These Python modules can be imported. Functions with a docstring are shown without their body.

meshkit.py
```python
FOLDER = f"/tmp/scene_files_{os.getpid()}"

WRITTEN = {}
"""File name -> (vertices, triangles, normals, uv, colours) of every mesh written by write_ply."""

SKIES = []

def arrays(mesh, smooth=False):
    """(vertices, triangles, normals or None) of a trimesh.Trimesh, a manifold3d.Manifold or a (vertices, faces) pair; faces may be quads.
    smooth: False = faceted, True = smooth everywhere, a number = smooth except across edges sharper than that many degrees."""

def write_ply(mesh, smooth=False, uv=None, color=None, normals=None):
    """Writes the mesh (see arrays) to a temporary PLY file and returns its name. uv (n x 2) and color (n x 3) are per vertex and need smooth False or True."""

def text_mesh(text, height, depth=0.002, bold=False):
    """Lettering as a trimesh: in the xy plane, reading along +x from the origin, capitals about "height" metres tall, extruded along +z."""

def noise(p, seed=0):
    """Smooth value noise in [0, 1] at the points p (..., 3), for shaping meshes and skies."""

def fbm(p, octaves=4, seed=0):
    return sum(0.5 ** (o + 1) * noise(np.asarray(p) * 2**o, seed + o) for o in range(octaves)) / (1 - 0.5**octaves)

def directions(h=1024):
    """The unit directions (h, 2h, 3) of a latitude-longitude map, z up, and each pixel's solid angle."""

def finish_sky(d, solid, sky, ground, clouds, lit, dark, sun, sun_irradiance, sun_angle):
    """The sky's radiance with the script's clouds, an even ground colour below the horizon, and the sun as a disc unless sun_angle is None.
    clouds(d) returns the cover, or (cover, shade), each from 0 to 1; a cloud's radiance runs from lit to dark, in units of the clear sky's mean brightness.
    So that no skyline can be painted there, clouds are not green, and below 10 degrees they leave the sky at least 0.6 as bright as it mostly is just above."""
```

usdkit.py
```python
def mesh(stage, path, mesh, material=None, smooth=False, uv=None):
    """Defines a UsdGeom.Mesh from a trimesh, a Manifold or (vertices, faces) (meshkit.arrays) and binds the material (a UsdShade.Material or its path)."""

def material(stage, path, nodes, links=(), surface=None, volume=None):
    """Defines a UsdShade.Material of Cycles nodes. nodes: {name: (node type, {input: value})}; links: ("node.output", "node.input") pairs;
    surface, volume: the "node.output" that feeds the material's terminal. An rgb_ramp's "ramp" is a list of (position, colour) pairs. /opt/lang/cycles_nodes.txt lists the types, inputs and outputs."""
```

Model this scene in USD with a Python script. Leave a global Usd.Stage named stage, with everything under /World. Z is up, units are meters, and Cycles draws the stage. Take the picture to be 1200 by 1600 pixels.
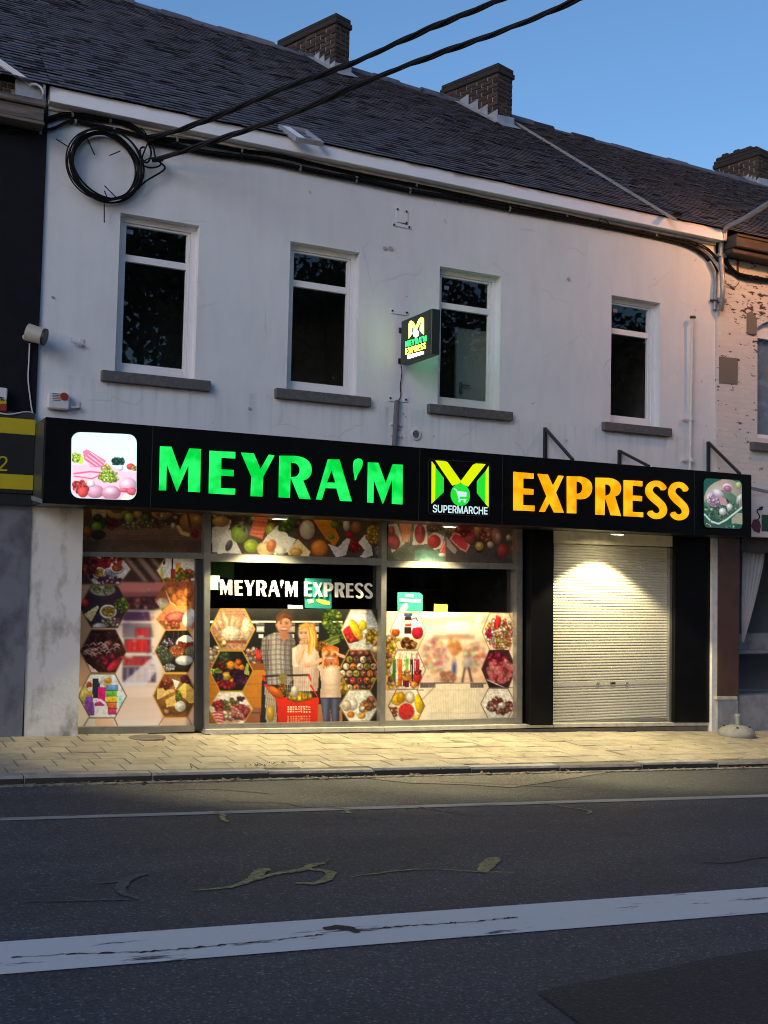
import math, random
import numpy as np, trimesh, usdkit, meshkit
from pxr import Usd, UsdGeom, UsdLux, UsdShade, Gf, Sdf, Vt
from shapely.geometry import Polygon, LineString, Point, box as sbox
from shapely.ops import unary_union

stage = Usd.Stage.CreateInMemory()
UsdGeom.SetStageUpAxis(stage, 'Z'); UsdGeom.SetStageMetersPerUnit(stage, 1.0)
UsdGeom.Xform.Define(stage, '/World'); UsdGeom.Scope.Define(stage, '/World/Looks')
A = np.array

# ------------------------------------------------------------------ camera
CAM = A([-1.6668, -10.6481, 1.6649]); YAW, PITCH, ROLL, FOC = 0.465291, 0.059929, 0.021445, 1720.0
_cy, _sy, _cp, _sp = math.cos(YAW), math.sin(YAW), math.cos(PITCH), math.sin(PITCH)
FWD = A([_sy*_cp, _cy*_cp, _sp]); _r0 = A([_cy, -_sy, 0.]); _u0 = np.cross(_r0, FWD)
RGT = math.cos(ROLL)*_r0 + math.sin(ROLL)*_u0; UPV = -math.sin(ROLL)*_r0 + math.cos(ROLL)*_u0
cam = UsdGeom.Camera.Define(stage, '/World/camera')
cam.CreateHorizontalApertureAttr(36.0); cam.CreateVerticalApertureAttr(48.0)
cam.CreateFocalLengthAttr(36.0*FOC/1200.0); cam.CreateClippingRangeAttr(Gf.Vec2f(0.05, 2000))
_m = Gf.Matrix4d(*[float(v) for v in (*RGT, 0, *UPV, 0, *(-FWD), 0, *CAM, 1)])
cam.AddTransformOp().Set(_m)
EXPOSURE = 1.5
cam.CreateExposureAttr(EXPOSURE)

# ------------------------------------------------------------------ sky, dusk light
SUN_EL, SUN_DIR = math.radians(3.5), A([-0.80, -0.60])
SKY_STRENGTH = 0.15
dome = UsdLux.DomeLight.Define(stage, '/World/sky')
dm = usdkit.material(stage, '/World/Looks/sky', {
    's': ('sky_texture', {'sky_type': 'single_scattering', 'sun_disc': False, 'sun_elevation': SUN_EL, 'sun_rotation': math.atan2(SUN_DIR[0], SUN_DIR[1]),
                          'air_density': 1.0, 'aerosol_density': 0.4, 'ozone_density': 3.0, 'altitude': 100.0}),
    't': ('mix', {'mix_type': 'multiply', 'fac': 1.0, 'color2': (.99, .885, .93)}),                  # the slightly violet tint of this dusk
    'b': ('background_shader', {'strength': SKY_STRENGTH})}, [('s.color', 't.color1'), ('t.color', 'b.color')], surface='b.background')
UsdShade.MaterialBindingAPI.Apply(dome.GetPrim()).Bind(dm)
dome.GetPrim().SetCustomDataByKey('kind', 'structure')
sun = UsdLux.DistantLight.Define(stage, '/World/dusk_glow')
sun.CreateIntensityAttr(0.07); sun.CreateAngleAttr(25.0); sun.CreateColorAttr(Gf.Vec3f(1.0, 0.93, 0.95)); sun.CreateNormalizeAttr(True)
_d = A([SUN_DIR[0], SUN_DIR[1], math.tan(math.radians(24))]); _d /= np.linalg.norm(_d)
_x = np.cross([0, 0, 1], _d); _x /= np.linalg.norm(_x); _y = np.cross(_d, _x)
sun.AddTransformOp().Set(Gf.Matrix4d(*[float(v) for v in (*_x, 0, *_y, 0, *_d, 0, 0, 0, 20, 1)]))

# ------------------------------------------------------------------ from a point of the photograph to the place
def ray(px, py): return FWD*FOC + RGT*(px-600) - UPV*(py-800)
def onY(px, py, y=0.0): d = ray(px, py); return CAM + d*(y-CAM[1])/d[1]
def onX(px, py, x): d = ray(px, py); return CAM + d*(x-CAM[0])/d[0]
def onPlane(px, py, n, c): d = ray(px, py); n = A(n, float); return CAM + d*(c-n@CAM)/(n@d)
def project(p):
    d = np.asarray(p)-CAM; w = d@FWD
    return 600+FOC*(d@RGT)/w, 800-FOC*(d@UPV)/w
SLOPE = -0.0375
def pave_z(x, y): return 0.137+SLOPE*x+0.02*y
ROAD0 = 0.137-0.098
def road_z(x): return ROAD0+SLOPE*x
def onRoad(px, py, dz=0.0): return onPlane(px, py, (-SLOPE, 0, 1), ROAD0+dz)
def onPave(px, py, dz=0.0): return onPlane(px, py, (-SLOPE, -0.02, 1), 0.137+dz)
EAVE_Y, EAVE_Z, TANP = -0.15, 6.235, math.tan(math.radians(35.2))
RIDGE_Y, RIDGE_Z = 3.72, 6.235+TANP*3.87
def pitch_k(x): d = 7.65-np.asarray(x, float); return 1+np.where(d > 0, .0185, .008)*d          # the old ridge climbs to the left
def roof_z(x, y): return EAVE_Z+TANP*pitch_k(x)*(y-EAVE_Y)
def warp(P): P = np.array(P, float); P[:, 2] += TANP*(pitch_k(P[:, 0])-1)*np.maximum(P[:, 1]-EAVE_Y, 0); return P
def onRoof(px, py, dz=0.0):
    t = TANP
    for _ in range(6): q = onPlane(px, py, (0, -t, 1), EAVE_Z-t*EAVE_Y+dz); t = TANP*float(pitch_k(q[0]))
    return q

# ------------------------------------------------------------------ prims
_used = {}
def _path(parent, name):
    base = parent+'/'+name; n = _used.get(base, -1)+1; _used[base] = n
    return base if n == 0 else f'{base}_{n:03d}'
def tag(prim, label=None, cat=None, group=None, kind=None):
    for k, v in (('label', label), ('category', cat), ('group', group), ('kind', kind)):
        if v: prim.SetCustomDataByKey(k, v)
    return prim
def thing(name, label=None, cat=None, group=None, kind=None, at=(0, 0, 0), parent='/World'):
    x = UsdGeom.Xform.Define(stage, _path(parent, name))
    if any(at): x.AddTranslateOp().Set(Gf.Vec3d(*map(float, at)))
    tag(x.GetPrim(), label, cat, group, kind)
    return str(x.GetPath())
def obj(name, mesh, mat, parent='/World', label=None, cat=None, group=None, kind=None, smooth=False):
    p = _path(parent, name)
    m = usdkit.mesh(stage, p, mesh, mat, smooth)
    tag(m.GetPrim(), label, cat, group, kind)
    return p

# ------------------------------------------------------------------ shapes
def cat(ms): return trimesh.util.concatenate([m for m in ms])
def hull(pts): return trimesh.convex.convex_hull(np.asarray(pts, float))
def box(x0, x1, y0, y1, z0, z1):
    return trimesh.creation.box(bounds=[[min(x0, x1), min(y0, y1), min(z0, z1)], [max(x0, x1), max(y0, y1), max(z0, z1)]])
def bbox(x0, x1, y0, y1, z0, z1, b=0.008):
    c = []
    for x, sx in ((x0, 1), (x1, -1)):
        for y, sy in ((y0, 1), (y1, -1)):
            for z, sz in ((z0, 1), (z1, -1)):
                c += [(x, y+sy*b, z+sz*b), (x+sx*b, y, z+sz*b), (x+sx*b, y+sy*b, z)]
    return hull(c)
def extr(poly, y0, y1):
    """A polygon in x, z made solid between y0 (front) and y1."""
    out = []
    for g in getattr(poly, 'geoms', [poly]):
        if g.area < 1e-7: continue
        m = trimesh.creation.extrude_polygon(g, abs(y1-y0), engine='earcut'); v = A(m.vertices)
        out.append(trimesh.Trimesh(np.c_[v[:, 0], max(y0, y1)-v[:, 2], v[:, 1]], m.faces, process=False))
    return cat(out)
def quad(pxs, y0, y1):
    """Four corners seen in the photograph on the plane y0, solid back to y1."""
    p = [onY(a, b, y0) for a, b in pxs]
    return hull([(q[0], y0, q[2]) for q in p]+[(q[0], y1, q[2]) for q in p])
def tube(pts, r, n=7, cap=True, closed=False):
    p = np.asarray(pts, float); k = len(p)
    r = np.broadcast_to(np.asarray(r, float), (k,))
    t = np.roll(p, -1, 0)-np.roll(p, 1, 0) if closed else np.gradient(p, axis=0)
    t /= np.linalg.norm(t, axis=1, keepdims=True)
    a = np.cross(t, [0.31, 0.17, 0.93]); a /= np.linalg.norm(a, axis=1, keepdims=True); b = np.cross(t, a)
    th = np.arange(n)*2*np.pi/n
    v = (p[:, None]+r[:, None, None]*(np.cos(th)[None, :, None]*a[:, None]+np.sin(th)[None, :, None]*b[:, None])).reshape(-1, 3)
    f = []
    for i in range(k if closed else k-1):
        j = (i+1) % k
        for q in range(n):
            s = (q+1) % n
            f += [(i*n+q, j*n+q, j*n+s), (i*n+q, j*n+s, i*n+s)]
    if cap and not closed:
        for q in range(1, n-1):
            f += [(0, q, q+1), ((k-1)*n, (k-1)*n+q+1, (k-1)*n+q)]
    return trimesh.Trimesh(v, A(f)[:, ::-1], process=False)
def spline(pts, n=24):
    p = np.asarray(pts, float); from_ = np.linspace(0, 1, len(p))
    from scipy.interpolate import CubicSpline
    d = np.r_[0, np.cumsum(np.linalg.norm(np.diff(p, axis=0), axis=1))]
    return CubicSpline(d, p)(np.linspace(0, d[-1], n))
def bar(p, q, w, h=None, up=(0, 0, 1)):
    p, q = A(p, float), A(q, float); t = (q-p)/np.linalg.norm(q-p); h = h or w
    s = np.cross(t, up)
    if np.linalg.norm(s) < 1e-3: s = np.cross(t, (1, 0, 0))
    s /= np.linalg.norm(s); u = np.cross(s, t)
    return hull([e+a*s*w/2+b*u*h/2 for e in (p, q) for a in (-1, 1) for b in (-1, 1)])
def cyl(p, q, r, n=20, r2=None):
    p, q = A(p, float), A(q, float); t = (q-p)/np.linalg.norm(q-p); a = np.cross(t, (0.3, 0.2, 0.9)); a /= np.linalg.norm(a); b = np.cross(t, a)
    th = np.arange(n)*2*np.pi/n; o = np.cos(th)[:, None]*a+np.sin(th)[:, None]*b
    return hull(np.vstack([p+r*o, q+(r if r2 is None else r2)*o]))
def lathe(prof, at, n=28):
    v = []; th = np.arange(n)*2*np.pi/n
    for r, z in prof: v.append(np.c_[r*np.cos(th), r*np.sin(th), np.full(n, z)])
    v = np.vstack(v)+A(at); f = []
    for i in range(len(prof)-1):
        for q in range(n):
            s = (q+1) % n
            f += [(i*n+q, i*n+s, (i+1)*n+s), (i*n+q, (i+1)*n+s, (i+1)*n+q)]
    return trimesh.Trimesh(v, f, process=False)

# ------------------------------------------------------------------ materials
L = '/World/Looks/'
def mat(name, col, rough=0.6, metal=0.0, spec=0.5, noise=None, bump=None, emit=None, vary=0.0, coat=0.0):
    """noise = (scale, colour 2, low, high[, stretch]); bump = (scale, distance[, detail]); vary = tone change from piece to piece."""
    nd = {'p': ('principled_bsdf', {'base_color': col, 'roughness': rough, 'metallic': metal, 'specular_ior_level': spec, 'coat_weight': coat})}
    ln = []; src = None
    if noise or bump: nd['g'] = ('geometry', {})
    if noise:
        st = noise[4] if len(noise) > 4 else (1, 1, 1)
        nd['mp'] = ('mapping', {'scale': st}); nd['n'] = ('noise_texture', {'scale': noise[0], 'detail': 6.0, 'roughness': 0.62})
        nd['r'] = ('rgb_ramp', {'ramp': [(0, col), (noise[2], col), (noise[3], noise[1]), (1, noise[1])]})
        ln += [('g.position', 'mp.vector'), ('mp.vector', 'n.vector'), ('n.fac', 'r.fac')]; src = 'r.color'
    if vary:
        nd['o'] = ('object_info', {}); nd['mr'] = ('map_range', {'to_min': 1-vary, 'to_max': 1+vary}); nd['cc'] = ('combine_color', {})
        nd['mx'] = ('mix', {'mix_type': 'multiply', 'fac': 1.0, 'color1': col})
        ln += [('o.random', 'mr.value'), ('mr.result', 'cc.r'), ('mr.result', 'cc.g'), ('mr.result', 'cc.b'), ('cc.color', 'mx.color2')]
        if src: ln.append((src, 'mx.color1'))
        src = 'mx.color'
    if src: ln.append((src, 'p.base_color'))
    if bump:
        nd['bn'] = ('noise_texture', {'scale': bump[0], 'detail': float(bump[2]) if len(bump) > 2 else 4.0})
        nd['bu'] = ('bump', {'distance': bump[1], 'strength': 1.0})
        ln += [('g.position', 'bn.vector'), ('bn.fac', 'bu.height'), ('bu.normal', 'p.normal')]
    if emit: nd['p'][1].update({'emission_color': emit[0], 'emission_strength': emit[1]})
    return usdkit.material(stage, L+name, nd, ln, surface='p.BSDF')
def lin(c): c = np.asarray(c, float)/255; return tuple(np.where(c <= .04045, c/12.92, ((c+.055)/1.055)**2.4))

def wall_material():
    """Painted render: faint patches, runs under the sills, fine grit."""
    nd = {'g': ('geometry', {}), 'm1': ('mapping', {'scale': (1, 1, 0.22)}), 'n1': ('noise_texture', {'scale': 5.0, 'detail': 7.0, 'roughness': 0.65}),
          'r1': ('rgb_ramp', {'ramp': [(0, (.56, .58, .59)), (.34, (.66, .69, .71)), (.55, (.70, .735, .765)), (1, (.71, .745, .775))]}),
          'n2': ('noise_texture', {'scale': 1.1, 'detail': 3.0}), 'r2': ('rgb_ramp', {'ramp': [(0, (.90, .90, .90)), (.4, (.97, .97, .97)), (.6, (1, 1, 1)), (1, (1, 1, 1))]}),
          'n4': ('noise_texture', {'scale': 9.0, 'detail': 2.0}), 'r4': ('rgb_ramp', {'ramp': [(0, (1, 1, 1)), (.735, (1, 1, 1)), (.76, (.72, .71, .70)), (1, (.6, .6, .6))]}),
          'x': ('mix', {'mix_type': 'multiply', 'fac': 1.0}), 'x2': ('mix', {'mix_type': 'multiply', 'fac': 1.0}),
          'nv': ('noise_texture', {'scale': 2.3, 'detail': 5.0}), 'mv': ('mix', {'fac': .22}), 'vc': ('voronoi_texture', {'scale': 1.15, 'feature': 'distance_to_edge'}), 'rc': ('rgb_ramp', {'ramp': [(0, (.84, .84, .84)), (.005, (.92, .92, .92)), (.010, (1, 1, 1)), (1, (1, 1, 1))]}), 'nm': ('noise_texture', {'scale': 1.7, 'detail': 2.0}), 'mm': ('map_range', {'from_min': .52, 'from_max': .62, 'clamp': True}), 'x3': ('mix', {'mix_type': 'multiply'}),
          'sz': ('separate_xyz', {}), 'za': ('map_range', {'from_min': 2.95, 'from_max': 3.5, 'to_min': 0.0, 'to_max': 1.0, 'clamp': True}), 'zb': ('math', {'math_type': 'less_than', 'value2': 3.53}), 'zm': ('math', {'math_type': 'multiply'}), 'ms': ('mapping', {'scale': (1, 1, .05)}), 'ns': ('noise_texture', {'scale': 11.0, 'detail': 4.0}), 'rs': ('map_range', {'from_min': .50, 'from_max': .68, 'to_min': 0.0, 'to_max': .34, 'clamp': True}), 'sm': ('math', {'math_type': 'multiply'}), 'x4': ('mix', {'color2': (.30, .295, .28)}),
          'n3': ('noise_texture', {'scale': 55.0, 'detail': 4.0}), 'n5': ('noise_texture', {'scale': 3.0, 'detail': 3.0}),
          'ad': ('math', {'math_type': 'multiply_add', 'value2': 6.0}), 'b': ('bump', {'distance': 0.0016, 'strength': 0.8}),
          'p': ('principled_bsdf', {'roughness': 0.75, 'specular_ior_level': 0.3})}
    return usdkit.material(stage, L+'painted_render', nd, [('g.position', 'm1.vector'), ('m1.vector', 'n1.vector'), ('n1.fac', 'r1.fac'), ('g.position', 'n2.vector'), ('n2.fac', 'r2.fac'),
        ('r1.color', 'x.color1'), ('r2.color', 'x.color2'), ('g.position', 'n4.vector'), ('n4.fac', 'r4.fac'), ('x.color', 'x2.color1'), ('r4.color', 'x2.color2'), ('g.position', 'nv.vector'), ('g.position', 'mv.color1'), ('nv.color', 'mv.color2'), ('mv.color', 'vc.vector'), ('vc.distance', 'rc.fac'), ('g.position', 'nm.vector'), ('nm.fac', 'mm.value'), ('mm.result', 'x3.fac'), ('x2.color', 'x3.color1'), ('rc.color', 'x3.color2'), ('g.position', 'sz.vector'), ('sz.z', 'za.value'), ('sz.z', 'zb.value1'), ('za.result', 'zm.value1'), ('zb.value', 'zm.value2'), ('g.position', 'ms.vector'), ('ms.vector', 'ns.vector'), ('ns.fac', 'rs.value'), ('zm.value', 'sm.value1'), ('rs.result', 'sm.value2'), ('sm.value', 'x4.fac'), ('x3.color', 'x4.color1'), ('x4.color', 'p.base_color'),
        ('g.position', 'n3.vector'), ('g.position', 'n5.vector'), ('n5.fac', 'ad.value1'), ('n3.fac', 'ad.value3'), ('ad.value', 'b.height'), ('b.normal', 'p.normal')], surface='p.BSDF')
def road_material(name, base, tone):
    nd = {'g': ('geometry', {}), 'v': ('voronoi_texture', {'scale': 100.0}), 'rv': ('rgb_ramp', {'ramp': [(0, (.60, .60, .61)), (.3, (.86, .87, .89)), (.6, (1.06, 1.06, 1.07)), (.86, (1.3, 1.3, 1.3)), (.95, (2.0, 2.0, 2.0)), (1, (3.4, 3.4, 3.3))]}),
          'n': ('noise_texture', {'scale': 1.0, 'detail': 6.0, 'roughness': .6}), 'm': ('mapping', {'scale': (.45, 1.5, 1)}),
          'rn': ('rgb_ramp', {'ramp': [(0, tuple(.62*c for c in base)), (.36, tuple(.86*c for c in base)), (.5, base), (.64, tuple(1.22*c for c in base)), (1, tone)]}),
          'm3': ('mapping', {'scale': (.035, .8, 1)}), 'n3': ('noise_texture', {'scale': 1.3, 'detail': 3.0}), 'r3': ('rgb_ramp', {'ramp': [(0, (.72, .72, .72)), (.40, (.86, .86, .86)), (.55, (1.05, 1.05, 1.05)), (1, (1.2, 1.2, 1.19))]}), 'x3': ('mix', {'mix_type': 'multiply', 'fac': 1.0}),
          'n4': ('noise_texture', {'scale': 2.6, 'detail': 2.0}), 'r4': ('rgb_ramp', {'ramp': [(0, (.66, .66, .67)), (.27, (.74, .74, .75)), (.33, (1, 1, 1)), (1, (1, 1, 1))]}), 'x4': ('mix', {'mix_type': 'multiply', 'fac': 1.0}),
          'x': ('mix', {'mix_type': 'multiply', 'fac': 1.0}), 'b': ('bump', {'distance': .0025, 'strength': .6}), 'p': ('principled_bsdf', {'roughness': .72, 'specular_ior_level': .35})}
    return usdkit.material(stage, L+name, {**nd, 'sc': ('separate_color', {})}, [('g.position', 'v.vector'), ('v.color', 'sc.color'), ('sc.r', 'rv.fac'), ('g.position', 'm.vector'), ('m.vector', 'n.vector'), ('n.fac', 'rn.fac'),
        ('g.position', 'm3.vector'), ('m3.vector', 'n3.vector'), ('n3.fac', 'r3.fac'), ('rn.color', 'x.color1'), ('rv.color', 'x.color2'), ('x.color', 'x3.color1'), ('r3.color', 'x3.color2'), ('g.position', 'n4.vector'), ('n4.fac', 'r4.fac'), ('x3.color', 'x4.color1'), ('r4.color', 'x4.color2'), ('x4.color', 'p.base_color'), ('v.distance', 'b.height'), ('b.normal', 'p.normal')], surface='p.BSDF')
def paint_material(name, col, wear, scale=4.0, lo=.56, hi=.62):
    """Road paint worn through to the asphalt in cracks and specks."""
    sc_ = (.35, 2.2, 1) if scale < 20 else (.8, 1.2, 1)
    nd = {'g': ('geometry', {}), 'm': ('mapping', {'scale': sc_}), 'n': ('noise_texture', {'scale': scale, 'detail': 8.0, 'roughness': .7}),
          'r': ('rgb_ramp', {'ramp': [(0, col), (lo, col), (hi, wear), (1, wear)]}), 'n2': ('noise_texture', {'scale': 160.0, 'detail': 2.0}), 'b': ('bump', {'distance': .002}),
          'p': ('principled_bsdf', {'roughness': .7, 'specular_ior_level': .3})}
    return usdkit.material(stage, L+name, nd, [('g.position', 'm.vector'), ('m.vector', 'n.vector'), ('n.fac', 'r.fac'), ('r.color', 'p.base_color'), ('g.position', 'n2.vector'), ('n2.fac', 'b.height'), ('b.normal', 'p.normal')], surface='p.BSDF')
def glass_material(name, tint=(1, 1, 1), ior=1.5, rough=0.0):
    nd = {'ge': ('geometry', {}), 'mr': ('map_range', {'to_min': ior, 'to_max': 1/ior}), 'f': ('fresnel', {'IOR': ior}), 't': ('transparent_bsdf', {'color': tint}), 'g': ('glossy_bsdf', {'color': (1, 1, 1), 'roughness': rough}), 'm': ('mix_closure', {})}
    return usdkit.material(stage, L+name, nd, [('ge.backfacing', 'mr.value'), ('mr.result', 'f.IOR'), ('f.fac', 'm.fac'), ('t.BSDF', 'm.closure1'), ('g.BSDF', 'm.closure2')], surface='m.closure')
def print_material(name, rough=.35, emit=0.0, gain=1.0):
    nd = {'a': ('attribute', {'attribute': 'printColor'}), 'x': ('mix', {'mix_type': 'multiply', 'fac': 1.0, 'color2': (gain, gain, gain)}), 'p': ('principled_bsdf', {'roughness': rough, 'specular_ior_level': .4, 'emission_strength': emit})}
    ln = [('a.color', 'x.color1'), ('x.color', 'p.base_color')]
    if emit: ln.append(('a.color', 'p.emission_color'))
    return usdkit.material(stage, L+name, nd, ln, surface='p.BSDF')
def tile_material(name, ramp, island=True, rough=.6, bump=True):
    nd = {'g': ('geometry', {}), 'o': ('object_info', {}), 'r': ('rgb_ramp', {'ramp': ramp}) if ramp else ('attribute', {'attribute': 'printColor'}), 'n': ('noise_texture', {'scale': 9.0, 'detail': 5.0}),
          'rn': ('rgb_ramp', {'ramp': [(0, (.7, .7, .7)), (.42, (1, 1, 1)), (.60, (1.05, 1.05, 1.05)), (.66, (.42, .42, .42)), (1, (.35, .35, .35))]}), 'x': ('mix', {'mix_type': 'multiply', 'fac': 1.0}),
          'n2': ('noise_texture', {'scale': 60.0, 'detail': 3.0}), 'b': ('bump', {'distance': .004}), 'p': ('principled_bsdf', {'roughness': rough, 'specular_ior_level': .35})}
    return usdkit.material(stage, L+name, nd, ([('o.random', 'r.fac')] if ramp else [])+[ ('g.position', 'n.vector'), ('n.fac', 'rn.fac'), ('r.color', 'x.color1'), ('rn.color', 'x.color2'),
        ('x.color', 'p.base_color'), ('g.position', 'n2.vector'), ('n2.fac', 'b.height'), ('b.normal', 'p.normal')], surface='p.BSDF')

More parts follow.
